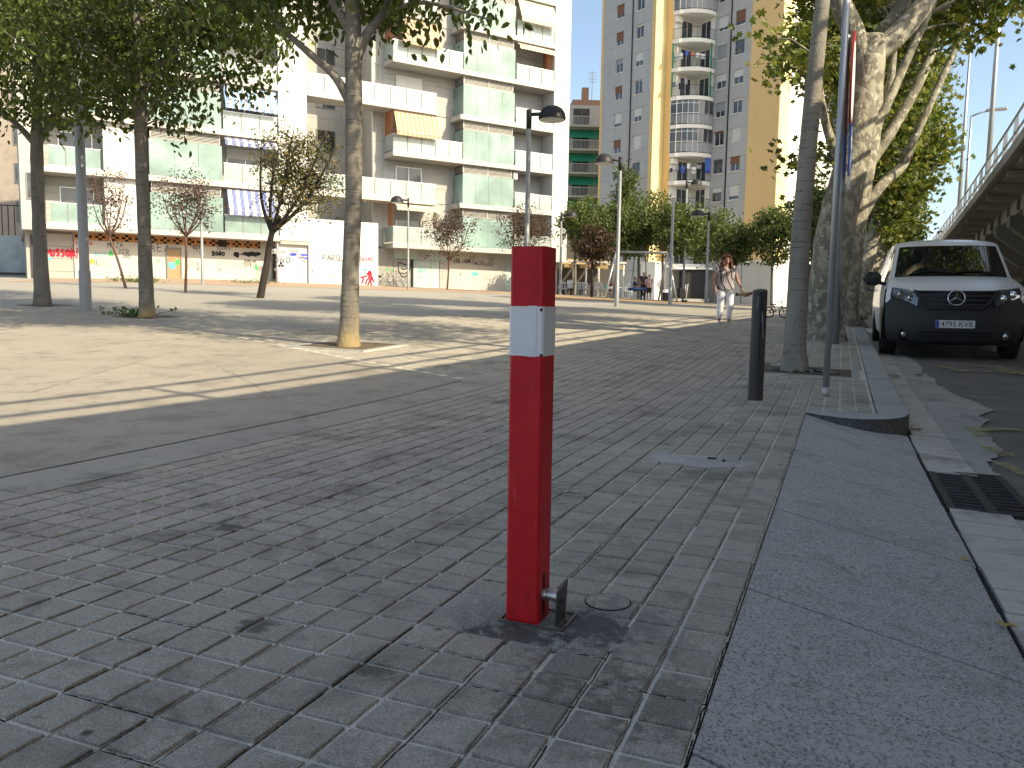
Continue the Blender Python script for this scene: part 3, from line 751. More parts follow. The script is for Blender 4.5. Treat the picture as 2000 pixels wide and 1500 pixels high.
# ground floor
Z0 = 1.0
slab(apt, 'ground_wall', m_gwall, -17.05, -6.75, 1.270, 1.870, Z0, 4.37)
for k in range(5): slab(apt, 'concrete_block', m_rawcon, -18.28, -17.09, 1.27+random.uniform(-.01, .01), 1.87, Z0+.65*k, Z0+.65*(k+1)-.015)
b = MB(); wv = MB()
nb = 30; s0, s1 = -17.0, -7.4; zL = 3.98
for k in range(nb*2):                          # orange lattice of bricks with square gaps
    x = s0+(s1-s0)*k/(nb*2); w = (s1-s0)/(nb*2)
    for r in range(3):
        if -9.9 < x < -9.4: continue
        if (k+r) % 2 == 0 or k % 4 == 1+2*(r % 2): b.box((x+w/2, 1.235, zL+.065+.125*r), (w-.012, .09, .113))
    wv.box((x+w/2, 1.27, zL+.19), (w, .03, .375))
o = b.build('brick_lattice', m_orange, apt); o['kind'] = 'stuff'
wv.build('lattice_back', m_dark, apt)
slab(apt, 'shop_wall', m_rawcon, -.55, 1.0, 1.270, 1.870, Z0, 4.37)
m_teal = M('faded_teal_panel', (.42, .52, .49), .8, .15, 1.5, dirt=.4, dirtcol=(.6, .6, .58), dscale=2)
slab(apt, 'roller_door', m_louv, 1.03, 2.25, 1.330, 1.870, Z0, 3.75)
for k in range(16): slab(apt, 'shutter_slat', m_louv, 1.05, 2.23, 1.300, 1.345, 1.65+k*.13, 1.65+k*.13+.115)
slab(apt, 'door_jamb', m_dark, 2.27, 2.42, 1.270, 1.870, Z0, 3.75)
slab(apt, 'panel', m_teal, 1.03, 4.8, 1.270, 1.870, 3.78, 4.37)
slab(apt, 'door_panel', m_teal, 2.45, 3.7, 1.310, 1.870, Z0, 3.76); slab(apt, 'door_panel', m_teal, 3.73, 4.3, 1.310, 1.870, Z0, 3.76)
slab(apt, 'side_door', m_louv, 4.35, 4.95, 1.320, 1.870, Z0, 3.9)
slab(apt, 'shop_wall', m_gwall, 5.0, 9.4, 1.270, 1.870, Z0, 4.37); slab(apt, 'panel', m_teal, 9.43, 10.6, 1.300, 1.870, Z0, 4.37); slab(apt, 'shop_wall', m_gwall, 10.63, 12.38, 1.270, 1.870, Z0, 4.37)
for s in (6.6, 8.1): slab(apt, 'vent', m_rawcon, s, s+.4, 1.200, 1.268, 3.7, 4.15)
b = MB()
for k in range(5): b.box((3.2, 1.24, 3.86+k*.1), (.95, .05, .05))
b.build('vent_grille', m_white, apt)
dm = M('rusty_door', (.36, .25, .14), .7, .25, 2, dirt=.4, dirtcol=(.22, .12, .07), dscale=2)
dr = slab(apt, 'door', dm, -12.5, -11.82, 1.22, 1.268, 1.4, 3.72)
fr_ = MB(); fr_.box((-12.53, 1.23, 2.6), (.06, .12, 2.3)); fr_.box((-11.79, 1.23, 2.6), (.06, .12, 2.3)); fr_.box((-12.16, 1.23, 3.76), (.8, .12, .06)); fr_.build('door_frame', m_greyfr, apt)
yw = tag(link('yard_wall', None, None, B1.P, A1), 'tall plain white yard wall with painted words, between the wings of the apartment block', 'wall')
slab(yw, 'masonry', m_lwall, -6.72, -.57, -.06, .4, Z0, 5.80) if False else None
slab(yw, 'masonry', m_lwall, -4.93, -.57, -.06, .35, Z0, 5.80); slab(yw, 'masonry', m_lwall, -6.72, -4.95, .12, .5, Z0, 4.40)
slab(yw, 'ledge', m_rawcon, -6.6, -4.95, -.1, .1, 4.22, 4.42)
# ---- graffiti: hand-drawn strokes
GL = {'A': [[(0, 0), (.3, 1), (.6, 0)], [(.12, .4), (.48, .4)]], 'B': [[(0, 0), (0, 1), (.4, .9), (.4, .6), (0, .52), (.5, .4), (.5, .08), (0, 0)]], 'C': [[(.55, .85), (.3, 1), (.02, .6), (.05, .2), (.3, 0), (.55, .15)]], 'D': [[(0, 0), (0, 1), (.4, .85), (.52, .5), (.4, .12), (0, 0)]], 'E': [[(.5, 1), (0, 1), (0, 0), (.5, 0)], [(0, .52), (.4, .52)]], 'F': [[(.5, 1), (0, 1), (0, 0)], [(0, .52), (.4, .52)]],
      'G': [[(.55, .85), (.3, 1), (.02, .6), (.05, .2), (.3, 0), (.55, .2), (.55, .45), (.35, .45)]], 'H': [[(0, 0), (0, 1)], [(.5, 0), (.5, 1)], [(0, .5), (.5, .5)]], 'I': [[(.1, 0), (.1, 1)]], 'J': [[(.4, 1), (.4, .15), (.2, 0), (0, .15)]], 'L': [[(0, 1), (0, 0), (.45, 0)]], 'M': [[(0, 0), (.08, 1), (.35, .4), (.6, 1), (.7, 0)]], 'N': [[(0, 0), (.04, 1), (.5, 0), (.54, 1)]], 'O': [[(.28, 1), (.03, .7), (.03, .3), (.28, 0), (.53, .3), (.53, .7), (.28, 1)]],
      'P': [[(0, 0), (.02, 1), (.45, .9), (.45, .55), (.03, .48)]], 'Q': [[(.28, 1), (.03, .7), (.03, .3), (.28, 0), (.53, .3), (.53, .7), (.28, 1)], [(.35, .25), (.6, -.1)]], 'R': [[(0, 0), (.02, 1), (.45, .88), (.42, .55), (.05, .48), (.5, 0)]], 'S': [[(.5, .88), (.25, 1), (.03, .78), (.25, .53), (.5, .3), (.28, 0), (0, .12)]], 'T': [[(0, 1), (.55, 1)], [(.28, 1), (.28, 0)]], 'U': [[(0, 1), (.03, .2), (.25, 0), (.48, .2), (.5, 1)]], 'V': [[(0, 1), (.27, 0), (.55, 1)]], 'K': [[(0, 0), (0, 1)], [(.5, 1), (.03, .48), (.52, 0)]],
      'X': [[(0, 0), (.5, 1)], [(0, 1), (.5, 0)]], 'Y': [[(0, 1), (.25, .5), (.5, 1)], [(.25, .5), (.22, 0)]], 'Z': [[(0, 1), (.5, 1), (0, 0), (.52, 0)]], '1': [[(.05, .75), (.25, 1), (.25, 0)]], '2': [[(.02, .78), (.25, 1), (.48, .75), (0, 0), (.52, 0)]], '0': [[(.25, 1), (.03, .6), (.05, .2), (.25, 0), (.47, .3), (.45, .75), (.25, 1)]], ' ': [], '*': [[(.1, .6), (.3, .4)], [(.1, .4), (.3, .6)]], '.': [[(.1, 0), (.14, .04)]], '~': [[(0, .1), (.2, .3), (.4, .1), (.6, .3)]],
      '4': [[(.38, 0), (.38, 1), (0, .3), (.55, .3)]], '7': [[(0, 1), (.5, 1), (.18, 0)]], '9': [[(.47, .62), (.25, .45), (.05, .62), (.08, .9), (.28, 1), (.47, .85), (.47, .4), (.25, 0)]], '5': [[(.48, 1), (.06, 1), (.03, .55), (.3, .62), (.5, .35), (.35, .02), (.02, .08)]]}
GL['Ñ'] = GL['N']+[[(.05, 1.18), (.2, 1.28), (.35, 1.16), (.5, 1.26)]]; GL['Ö'] = GL['O']+[[(.12, 1.15), (.18, 1.25)], [(.38, 1.15), (.44, 1.25)]]
def ribbon(b, pts, w, y):
    if len(pts) < 2: return
    P = [Vector((p[0], 0, p[1])) for p in pts]; L = []; Rr = []
    for i, p in enumerate(P):
        T = P[min(i+1, len(P)-1)]-P[max(i-1, 0)]
        if T.length < 1e-6: T = Vector((1, 0, 0))
        T.normalize(); n = Vector((-T.z, 0, T.x))*w*.5; L.append(p+n); Rr.append(p-n)
    for i in range(len(P)-1):
        b.face([(L[i].x, y, L[i].z), (Rr[i].x, y, Rr[i].z), (Rr[i+1].x, y, Rr[i+1].z), (L[i+1].x, y, L[i+1].z)]); y -= .00002
def spray(name, c):
    t = NT(name); t.col(c); t.set(.85, 0, .1); n = t.ramp(t.noise(t.pos(), 5, 5, .7), [(.22, .1), (.44, .95)])
    tr = t.n('ShaderNodeBsdfTransparent'); mx = t.n('ShaderNodeMixShader'); t.l(n, mx.inputs[0]); t.l(tr.outputs[0], mx.inputs[1]); t.l(t.b.outputs[0], mx.inputs[2]); t.l(mx.outputs[0], t.out.inputs[0])
    MATS[name] = t.m; return t.m
GC = {'k': spray('black_spray_paint', (.03, .03, .033)), 'r': spray('red_spray_paint', (.62, .03, .06)), 'b': spray('blue_spray_paint', (.05, .08, .45)), 'c': spray('turquoise_spray_paint', (.12, .50, .52)), 'g': spray('green_spray_paint', (.06, .48, .16)), 'y': spray('yellow_spray_paint', (.65, .55, .10)), 's': spray('silver_spray_paint', (.33, .34, .36)), 'p': spray('crimson_spray_paint', (.50, .05, .16)), 'w': spray('white_spray_paint', (.70, .70, .70))}
def write(parent, text, s, z, h, w, col, y, jit=.05, wid=1.0, slant=0):
    b = MB(); x = s; r = random.Random(hash(text) % 1000 if False else len(text)*37+int(z*10))
    for ch in text:
        hs = h*r.uniform(.88, 1.12); dz = r.uniform(-.06, .06)*h
        for st in GL.get(ch, []):
            pts = []
            for (p, q) in zip(st, st[1:]):
                for k in range(3): f = k/3; pts.append((p[0]+(q[0]-p[0])*f, p[1]+(q[1]-p[1])*f))
            pts.append(st[-1])
            pts = [(x+(u+slant*v)*hs*wid*.9+r.gauss(0, jit*.12*h), z+dz+v*hs+r.gauss(0, jit*.12*h)) for u, v in pts]
            ribbon(b, pts, w*r.uniform(.85, 1.15), y); y -= .0004
        x += h*wid*(.72 if ch not in 'I1. ' else .4)
    return tag(b.build('graffiti', GC[col], parent), kind='stuff')
def scrawl(parent, pts, w, col, y):
    b = MB(); ribbon(b, pts, w, y); return b.build('graffiti', GC[col], parent)
def blob(parent, s, z, rx, rz, col, y, seed=1, n=18, spike=.25):
    r = random.Random(seed); P = [(s+math.cos(2*math.pi*k/n)*rx*r.uniform(1-spike, 1+spike), z+math.sin(2*math.pi*k/n)*rz*r.uniform(1-spike, 1+spike)) for k in range(n)]
    b = MB(); b.face([(x, y, q) for x, q in P]); return b.build('graffiti', GC[col], parent)
GWY = 1.266
def W(parent, text, px, py, hpx, col, y=GWY, w=None, **k):
    s, z = B1.at(px, py, y); d = (B1.w(s, y, z)-EYE).length; h = hpx*d/F
    return write(parent, text, s, z, h, (w*.72 if w else max(.028, h*.085)), col, y-.004, **k)
W(apt, 'MUSSON', 91, 499, 11, 'r', w=.13, y=1.25, wid=.9); W(apt, 'N', 139, 506, 22, 'r', w=.09)
W(apt, 'CER RN1A', 143, 477, 6, 'r', w=.04); W(apt, 'M2ZA.', 210, 483, 9, 'k'); W(apt, 'ANGE', 183, 501, 8, 'c'); W(apt, 'A', 214, 500, 8, 'g', w=.16); W(apt, '2212', 232, 494, 7, 'k'); W(apt, '2021', 240, 503, 5, 'k')
W(apt, 'VIL', 176, 517, 9, 'k'); W(apt, 'D', 178, 515, 8, 'y', w=.1); W(apt, 'GIR', 195, 519, 8, 's'); W(apt, 'A', 260, 513, 8, 's'); W(apt, 'A', 306, 515, 11, 'g'); W(apt, 'OO', 305, 526, 8, 'c'); W(apt, 'OIAEA', 270, 490, 14, 'k', wid=1.2)
W(apt, '*ÖZI', 371, 486, 7, 'k', w=.07); W(apt, 'COMO', 366, 497, 8, 's', wid=1.2); W(apt, 'SUNS', 423, 487, 7, 'k', wid=1.3); W(apt, 'BOÑO', 415, 499, 8, 'k', w=.1); W(apt, 'PEDRO', 427, 524, 13, 's', wid=1.0); W(apt, 'SUNLAN', 477, 512, 5, 'k'); W(apt, 'OOX', 477, 520, 7, 'k'); W(apt, 'Y', 384, 519, 6, 'r'); W(apt, 'X', 385, 528, 6, 'r'); W(apt, 'AA', 367, 519, 9, 's'); W(apt, 'OO', 367, 524, 5, 's')
def bl(parent, px, py, rpx, rzpx, col, y, seed, spike=.25):
    s, z = B1.at(px, py, y); d = (B1.w(s, y, z)-EYE).length; blob(parent, s, z, rpx*d/F, rzpx*d/F, col, y-.005, seed, spike=spike)
bl(apt, 462, 497, 5.5, 5, 'k', GWY, 3); bl(apt, 488, 496, 18, 4.5, 'k', GWY, 5, .4); bl(apt, 336, 519, 6, 7, 'c', 1.215, 2); bl(apt, 347, 512, 4, 6, 'g', 1.215, 4); bl(apt, 500, 521, 4, 5, 'g', GWY, 8, .6); bl(apt, 98, 505, 3, 3, 'c', GWY, 9)
W(apt, 'CA', 424, 529, 5, 'r')
W(yw, 'CBANO', 530, 494, 7, 's', y=.10, w=.11, wid=1.1); W(yw, 'SDYO', 565, 493, 6, 's', y=.10, w=.1); W(yw, 'ÑOÑO', 526, 512, 11, 'k', y=.10, wid=1.3, w=.05); W(yw, 'MA', 595, 507, 5, 'b', y=-.07, w=.06)
W(yw, 'PARQUE', 630, 508, 10, 'k', y=-.07, wid=1.25, w=.055); W(yw, 'ÑOÑONO', 695, 510, 9, 'p', y=-.07, wid=.95, w=.05); W(yw, 'CUNTA', 536, 529, 5, 's', y=.10, w=.035); W(yw, 'OOA', 625, 520, 8, 'c', y=-.07, w=.035); W(yw, '.CS', 583, 533, 4, 'k', y=-.07); W(yw, 'R', 609, 532, 7, 'k', y=-.07, w=.03); W(yw, 'AND', 645, 540, 4, 's', y=-.07, w=.03)
for px, py, rx, rz_, c_, sd in ((573, 497, 7, 3, 'b', 1), (593, 498, 7, 2.5, 'b', 2)): bl(yw, px, py, rx, rz_, c_, -.07 if px > 590 else .1, sd, .3)
for px, py, r_ in ((549, 514, 2.5), (546, 519, 2.5), (552, 519, 2.5)): bl(yw, px, py, r_, r_, 'k', .1, int(px), .1)
bl(yw, 722, 534, 5, 5, 'r', -.07, 6, .3); bl(yw, 713, 527, 5, 3, 'c', -.07, 7, .3)
for k, (x0, y0, x1, y1, x2, y2) in enumerate(((717, 538, 710, 541, 704, 542), (722, 538, 716, 548, 714, 556), (724, 538, 728, 546, 731, 551), (721, 540, 722, 549, 718, 558), (725, 539, 724, 550, 726, 559), (709, 542, 708, 550, 706, 554))):
    scrawl(yw, [B1.at(x0, y0, -.07), B1.at((x0+x1)/2+1, (y0+y1)/2, -.07), B1.at(x1, y1, -.07), B1.at(x2, y2, -.07)], .10, 'r', -.075-.001*k)
W(apt, 'JULIAN', 885, 513, 7.5, 'k', wid=1.25, w=.075); W(apt, 'PACO', 922, 517, 7, 'k', wid=1.25, w=.07); W(apt, 'LUIS', 946, 519, 6.5, 'k', wid=1.25, w=.07); W(apt, 'ERMITA', 815, 517, 4.5, 'w', y=1.30, wid=1.4, w=.05)
for (px, py, rx, rz_, c_) in ((733, 530, 3, 3, 'g'), (757, 526, 2, 4, 'g'), (767, 528, 1.5, 3, 'g'), (899, 536, 1.6, 4, 'g'), (928, 535, 8, 4, 'c'), (936, 522, 1, 1, 'r')): bl(apt, px, py, rx, rz_, c_, GWY, int(px), .35)
W(apt, 'OBA', 815, 532, 9, 'c', y=1.30, w=.05); W(apt, 'XA', 815, 545, 9, 'c', y=1.30, w=.04); W(apt, 'NBO', 738, 542, 4, 'k'); W(apt, 'TUBSOLINAT', 940, 546, 5, 's', w=.03, wid=1.1); W(apt, 'Y', 927, 549, 5, 'k')
fp = [(778, 520), (777, 515), (781, 512), (790, 517), (800, 518), (801, 514), (803, 519), (800, 526), (798, 534), (792, 541), (785, 540), (779, 530), (778, 522)]
scrawl(apt, [B1.at(x, y, 1.29) for x, y in fp], .07, 'k', 1.285); scrawl(apt, [B1.at(x, y, 1.29) for x, y in ((783, 524), (789, 526), (797, 523))], .06, 'k', 1.282); scrawl(apt, [B1.at(x, y, 1.29) for x, y in ((784, 533), (790, 535), (796, 531))], .06, 'k', 1.282)
# ---- tower
AT = math.atan2(-.817, .576); TW = Fr((11.5, 82.8), AT)
m_tgrey = M('grey_tower_panel', (.46, .455, .445), .9, .07, .7, dirt=.25, dirtcol=(.24, .24, .24), streak=True, rnd=.12)
m_tyel = M('ochre_render', (.78, .52, .25), .9, .05, .8, dirt=.12, dirtcol=(.5, .36, .18), streak=True)
m_tyel2 = M('pale_yellow_render', (.78, .64, .34), .9, .04, .8)
m_twhite = M('tower_white_render', (.78, .76, .71), .9, .05, .8)
m_tbase = M('tower_base_render', (.50, .49, .46), .9, .08, .8, dirt=.3, dirtcol=(.33, .32, .3), streak=True)
m_pipe = M('black_downpipe', (.02, .02, .02), .6, .1)
m_brownsh = M('brown_shutter', (.22, .10, .06), .7, .1)
m_whfr = M('white_window_frame', (.7, .7, .69), .5, .03)
m_blackrail = M('black_railing', (.02, .02, .022), .5, .1)
tow = thing('tower_block', 'tall grey and ochre tower block with stacked corner balconies', 'building', TW.P, AT)
TOP = 40; FLH = 2.68; SL = [11.31+FLH*(i-2) for i in range(13)]
YR = 4.77
slab(tow, 'wall', m_tbase, -4.25, 3.1, .3, 14, 0, TOP); slab(tow, 'wall', m_tbase, 6.5, 14.15, YR+.3, 16, 0, TOP)
slab(tow, 'ochre_strip', m_tyel, -4.6, -4.27, -.05, 12, 0, TOP)
slab(tow, 'ochre_strip', m_tyel, 2.76, 3.25, -.02, .3, 5.4, TOP)
slab(tow, 'yellow_wall', m_tyel2, 3.12, 3.27, -.0, 1.45, 5.4, TOP)
slab(tow, 'ochre_strip', m_tyel, 3.15, 4.2, 1.45, YR, 5.4, TOP)
slab(tow, 'loggia_wall', m_twhite, 4.19, 6.49, YR, YR+.28, 1, TOP)
slab(tow, 'loggia_wall', m_twhite, 4.205, 4.26, 1.5, YR-.01, 1, TOP)
slab(tow, 'ochre_wall', m_tyel, 10.9, 14.31, YR-.03, YR+.3, 5.4, TOP)
slab(tow, 'yellow_wall', m_tyel2, 14.16, 14.35, YR, YR+1.5, 5.4, TOP); slab(tow, 'white_wall', m_twhite, 14.16, 14.33, YR+1.5, 16, 0, TOP)
slab(tow, 'base_wall', m_tbase, 9.0, 14.36, YR-.06, YR+.3, 0, 5.25); slab(tow, 'base_wall', m_twhite, 14.2, 14.38, YR+.1, 16, 0, 5.25)
slab(tow, 'base_wall', m_twhite, 2.3, 4.25, -.06, 1.5, 0, 5.25); slab(tow, 'base_wall', m_tbase, -4.5, 2.3, .1, .3, 0, 5.25)
slab(tow, 'cornice', m_twhite, 8.9, 14.5, YR-.22, YR+.3, 5.25, 5.42); slab(tow, 'cornice', m_twhite, 2.2, 4.35, -.2, 1.6, 5.25, 5.42)
colsL = ((-2.38, -1.28), (.5, 1.6)); colsR = ((6.85, 8.05), (8.95, 10.1))
for i, z in enumerate(SL):
    if z < 5 or z > 37: continue
    for cols, a, b_, y in ((colsL, -4.26, 2.75, 0), (colsR, 6.5, 10.88, YR)):
        e = random.uniform(-.004, .004)
        slab(tow, 'facade_panel', m_tgrey, a, (cols[0][1]+cols[1][0])/2-.01, y+e, y+.29, z-1.32, z); slab(tow, 'facade_panel', m_tgrey, (cols[0][1]+cols[1][0])/2+.01, b_, y-e, y+.29, z-1.32, z)
        xs = [a, cols[0][0], cols[0][1], cols[1][0], cols[1][1], b_]
        for k in (0, 2, 4): slab(tow, 'facade_panel', m_tgrey, xs[k], xs[k+1], y+.003, y+.29, z+.016, z+1.345)
        for k, (c0, c1) in enumerate(cols):
            sf = random.choice([0, .15, .35, .6, .75, .5, .95]) ; sm = random.choice([m_shut, m_shut, m_shutg, m_brownsh])
            window(tow, c0, z, c1-c0, 1.345, y+.14, m_whfr if random.random() < .6 else m_greyfr, m_win, True, sf, sm, 1, m_twhite)
for x, y in ((.05, -.06), (8.5, YR-.06)): MB().tube([(x, y, 5.3), (x, y, TOP)], .06, 8).build('downpipe', m_pipe, tow, True)
# corner balconies: slab bulging across the inner corner
def balcony_poly(g=0):
    P = [(4.27, 1.30-g)]
    for k in range(9):
        t = k/8; x = 4.27+(6.62-4.27)*t; y = 1.30+(YR-.05-1.30)*t; bulge = .85*math.sin(math.pi*t)**.7
        P.append((x+bulge*.80, y-bulge*.57))
    return P
BPOLY = balcony_poly()
m_cloth = [M('laundry_white', (.7, .7, .7), .9, .1), M('laundry_dark', (.05, .05, .07), .9, .1), M('laundry_blue', (.06, .15, .5), .9, .1), M('laundry_red', (.5, .18, .14), .9, .1), M('laundry_grey', (.3, .3, .35), .9, .1)]
for i in range(13):
    z = 5.0+FLH*i-.02+.25
    if z > 37: break
    poly = BPOLY+[(6.48, YR-.02), (4.27, YR-.02)]
    MB().prism(poly[::-1], z-.36, z).build('balcony_slab', m_twhite, tow)
    enclosed = i in (5, 4, 9)
    n = len(BPOLY); rb = MB()
    for k in range(n-1):
        p, q = Vector((*BPOLY[k], 0)), Vector((*BPOLY[k+1], 0)); L = (q-p).length
        rb.tube([(p.x, p.y, z+1.0), (q.x, q.y, z+1.0)], .025, 5, caps=False); rb.tube([(p.x, p.y, z+.08), (q.x, q.y, z+.08)], .02, 5, caps=False)
        for m_ in range(max(1, int(L/.13))):
            t = m_/max(1, int(L/.13)); r_ = p.lerp(q, t); rb.box((r_.x, r_.y, z+.54), (.016, .016, .92))
    rb.build('balcony_railing', m_blackrail, tow)
    # loggia openings: glazed doors on both walls
    window(tow, 4.75, z+.05, 1.25, 2.05, YR-.02, m_whfr, m_win)
    o = window(tow, 0, z+.05, 1.5, 2.05, 0, m_whfr, m_win); o.location = (4.30, 3.2, z+1.08); o.rotation_euler.z = math.pi/2
    if enclosed:
        for k in range(0, n-1):
            p, q = BPOLY[k], BPOLY[k+1]; c = ((p[0]+q[0])/2, (p[1]+q[1])/2); an = math.atan2(q[1]-p[1], q[0]-p[0]); L = math.dist(p, q)
            pbox('glazing', tow, m_win, (c[0]+.03, c[1]+.03, z+1.65), (L-.02, .015, 1.2), an); pbox('glazing_post', tow, m_whfr, (p[0]+.01, p[1]+.01, z+1.15), (.05, .05, 2.25), an)
            pbox('infill_panel', tow, m_shutg, (c[0]+.05, c[1]+.05, z+.5), (L-.02, .015, .9), an); pbox('glazing_bar', tow, m_whfr, (c[0], c[1], z+2.0), (L, .04, .05), an); pbox('glazing_bar', tow, m_whfr, (c[0], c[1], z+1.05), (L, .04, .06), an)
    elif i in (3, 7, 6, 8):
        for k in range(1, 7):
            if random.random() < (.95 if i in (3, 7) else .3):
                p, q = BPOLY[k], BPOLY[k+1]; h = random.uniform(.35, .75); an = math.atan2(q[1]-p[1], q[0]-p[0])
                pbox('laundry', tow, random.choice(m_cloth), ((p[0]+q[0])/2-.12, (p[1]+q[1])/2+.10, z+1.35-h/2+random.uniform(-.1, .3)), (random.uniform(.25, .45), .03, h), an)
    if i in (3, 8): pbox('air_conditioner', tow, m_twhite, (4.45, 1.9, z+2.0), (.3, .8, .55))
    if i in (6, 7):
        for k in (0, n-2):
            p = BPOLY[k]; pbox('green_curtain', tow, m_green, (p[0], p[1]+.1, z+1.2), (.12, .3, 2.3), .6)
    if i == 3: pbox('blue_blind', tow, m_cloth[2], (6.5, YR-.35, z+1.6), (.5, .03, 1.5), .9)
    if i in (6, 7): MB().lathe([(.02, 0), (.22, .03), (.36, .10), (.37, .11), (.2, .06)], 16).build('satellite_dish', m_twhite, tow, True, loc=(4.9, 1.4, z+1.6)).rotation_euler = (1.45, 0, -.5)
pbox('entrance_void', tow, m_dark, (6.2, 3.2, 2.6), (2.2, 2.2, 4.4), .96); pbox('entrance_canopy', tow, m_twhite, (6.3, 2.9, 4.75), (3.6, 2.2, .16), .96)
b = MB()
for k in range(5): b.box((6.6-.0*k, 2.4-.18*k, 1.75-.0-.13*k), (3.4, 2.0, .14), M4=Matrix.Rotation(.96, 4, 'Z'))
b.build('steps', m_rawcon, tow)
o = window(tow, 9.3, 3.2, .8, 1.4, YR-.08, m_greyfr, m_win, mull=1); o2 = window(tow, 0, 2.9, 1.0, 1.3, 0, m_greyfr, m_win, mull=3); o2.location = (14.41, YR+3.5, 3.6); o2.rotation_euler.z = math.pi/2
for k, zz in enumerate((8.6, 11.3, 14, 16.7)):
    o3 = window(tow, 0, zz, 1.1, 1.4, 0, m_whfr, m_win, True, .95, M('terracotta_blind', (.42, .16, .07), .8, .1)); o3.location = (14.36, YR+5.2, zz); o3.rotation_euler.z = math.pi/2
slab(tow, 'vent', m_dark, 12.9, 13.4, YR-.075, YR-.055, 1.75, 2.15)
# ---- far block with green awnings
gb = thing('awning_block', 'distant apartment block with rows of green awnings beside the tower', 'building', (4.0, 98, 0), math.radians(3))
m_gb = M('greyish_render', (.55, .52, .48), .9, .08, .5); m_gr2 = M('brick_parapet', (.42, .24, .17), .9, .15, 1)
slab(gb, 'wall', m_gb, 0, 22, 1.4, 12, 0, 25.2); slab(gb, 'parapet', m_gr2, 3.0, 22, 2.0, 6, 25.2, 26.0); slab(gb, 'chimney', m_gr2, 4.2, 5.0, 2.5, 3.3, 25.2, 27.6)
MB().tube([(5.4, 2.6, 26), (5.4, 2.6, 29.6)], .05, 5).build('antenna', m_alu, gb); b = MB()
for k in range(4): b.tube([(4.9, 2.6, 28.3+.35*k), (5.9, 2.6, 28.3+.35*k)], .03, 4)
b.build('antenna_bars', m_alu, gb)
for k in range(9):
    z = 22.6-2.78*k
    if z < 1.5: break
    slab(gb, 'balcony_slab', m_gb, 1.5, 22, 0, 1.39, z-.2, z); b = MB(); b.box((11.75, .04, z+1.0), (20.5, .05, .06))
    for j in range(130): b.box((1.6+.157*j, .04, z+.5), (.03, .03, .95))
    b.build('railing', m_alu, gb)
    window(gb, 3, z+.1, 2, 2.1, 1.36, m_greyfr, m_win); window(gb, 7, z+.1, 2, 2.1, 1.36, m_greyfr, m_win)
    if k:
        for j in range(3):
            bb = MB(); bb.face([(1.7+4*j, 1.2, z+2.45), (5.6+4*j, 1.2, z+2.45), (5.6+4*j, .0, z+1.25), (1.7+4*j, .0, z+1.25)]); bb.build('awning', m_green, gb)
# ---- far left
fl = thing('brown_building', 'brown grey building with narrow windows at the left edge behind the white block', 'building', (-48, 62, 0), math.radians(20))
m_fl = M('brown_render', (.34, .29, .25), .9, .12, .6, dirt=.3)
slab(fl, 'wall', m_fl, 0, 14, 0, 10, 0, 24)
for r in range(6):
    for k in range(5): window(fl, .8+2.6*k, 4+3*r, .9, 1.6, -.04, m_greyfr, m_win)
gw = thing('painted_wall', 'blue grey graffiti wall with a dark fence on top at the left edge', 'wall', (-40.5, 47, 0), math.radians(8))
m_gw = M('mural_paint', (.30, .36, .38), .9, .35, .8, dirt=.5, dirtcol=(.10, .14, .17), dscale=1.1)
slab(gw, 'masonry', m_gw, 0, 14, 0, .4, 0, 4.6); slab(gw, 'plinth', m_deep, 0, 14, -.25, -.02, 0, 2.4)
b = MB()
for k in range(40): b.box((.35*k+.1, .2, 5.5), (.04, .04, 1.8))
b.box((7, .2, 6.4), (14, .06, .06)); b.build('fence', m_blackrail, gw)
# ================================================================= overpass
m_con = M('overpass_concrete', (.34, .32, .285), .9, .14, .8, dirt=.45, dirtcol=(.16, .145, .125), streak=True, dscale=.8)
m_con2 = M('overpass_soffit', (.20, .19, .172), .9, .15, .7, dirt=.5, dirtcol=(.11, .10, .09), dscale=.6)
m_galv = M('galvanised_steel', (.42, .44, .46), .45, .12, 5, metal=.75, dirt=.2, dirtcol=(.2, .2, .2))
EP = [(-19.6, -43), (2.75, .45), (12.8, 20), (24.5, 45), (40, 79), (58, 118)]
def epath(step):
    out = []; P = [Vector((x, y, 0)) for x, y in EP]; cum = [0]
    for p, q in zip(P, P[1:]): cum.append(cum[-1]+(q-p).length)
    s = 0
    def raw(s):
        s = max(0, min(cum[-1]-1e-4, s))
        for i in range(len(P)-1):
            if s <= cum[i+1]: t = (s-cum[i])/(cum[i+1]-cum[i]); return P[i].lerp(P[i+1], t)
    def at(s): return (raw(s-6)+raw(s-3)+raw(s)+raw(s+3)+raw(s+6))/5 if 6 < s < cum[-1]-6 else raw(s)
    return at, cum[-1]
EAT, ELEN = epath(3)
def eframe(s):
    p = EAT(s); T = (EAT(s+.6)-EAT(s-.6)); T.normalize(); n = Vector((T.y, -T.x, 0)); return p, T, n
ZD = 5.98
ovp = thing('overpass', 'concrete road overpass with hammerhead beams along the right side of the street', 'overpass')
def loft(name, prof, s0, s1, step, mt, parent=ovp):
    n = max(1, int((s1-s0)/step)); V = []; Fq = []; k = len(prof)
    for i in range(n+1):
        p, T, nn = eframe(s0+(s1-s0)*i/n)
        V += [p+nn*r+Vector((0, 0, ZD+z)) for r, z in prof]
    for i in range(n):
        for j in range(k): Fq.append((i*k+j, (i+1)*k+j, (i+1)*k+(j+1) % k, i*k+(j+1) % k))
    me = bpy.data.meshes.new(name); me.from_pydata(V, [], Fq+[tuple(range(k)), tuple(reversed(range(n*k, (n+1)*k)))]); me.materials.append(mt)
    return link(name, me, parent)
loft('deck', [(0, 0), (12.5, 0), (12.5, -.4), (1.5, -.40), (.35, -.27), (.12, -.34), (0, -.34)], 0, ELEN-1, 3, m_con)
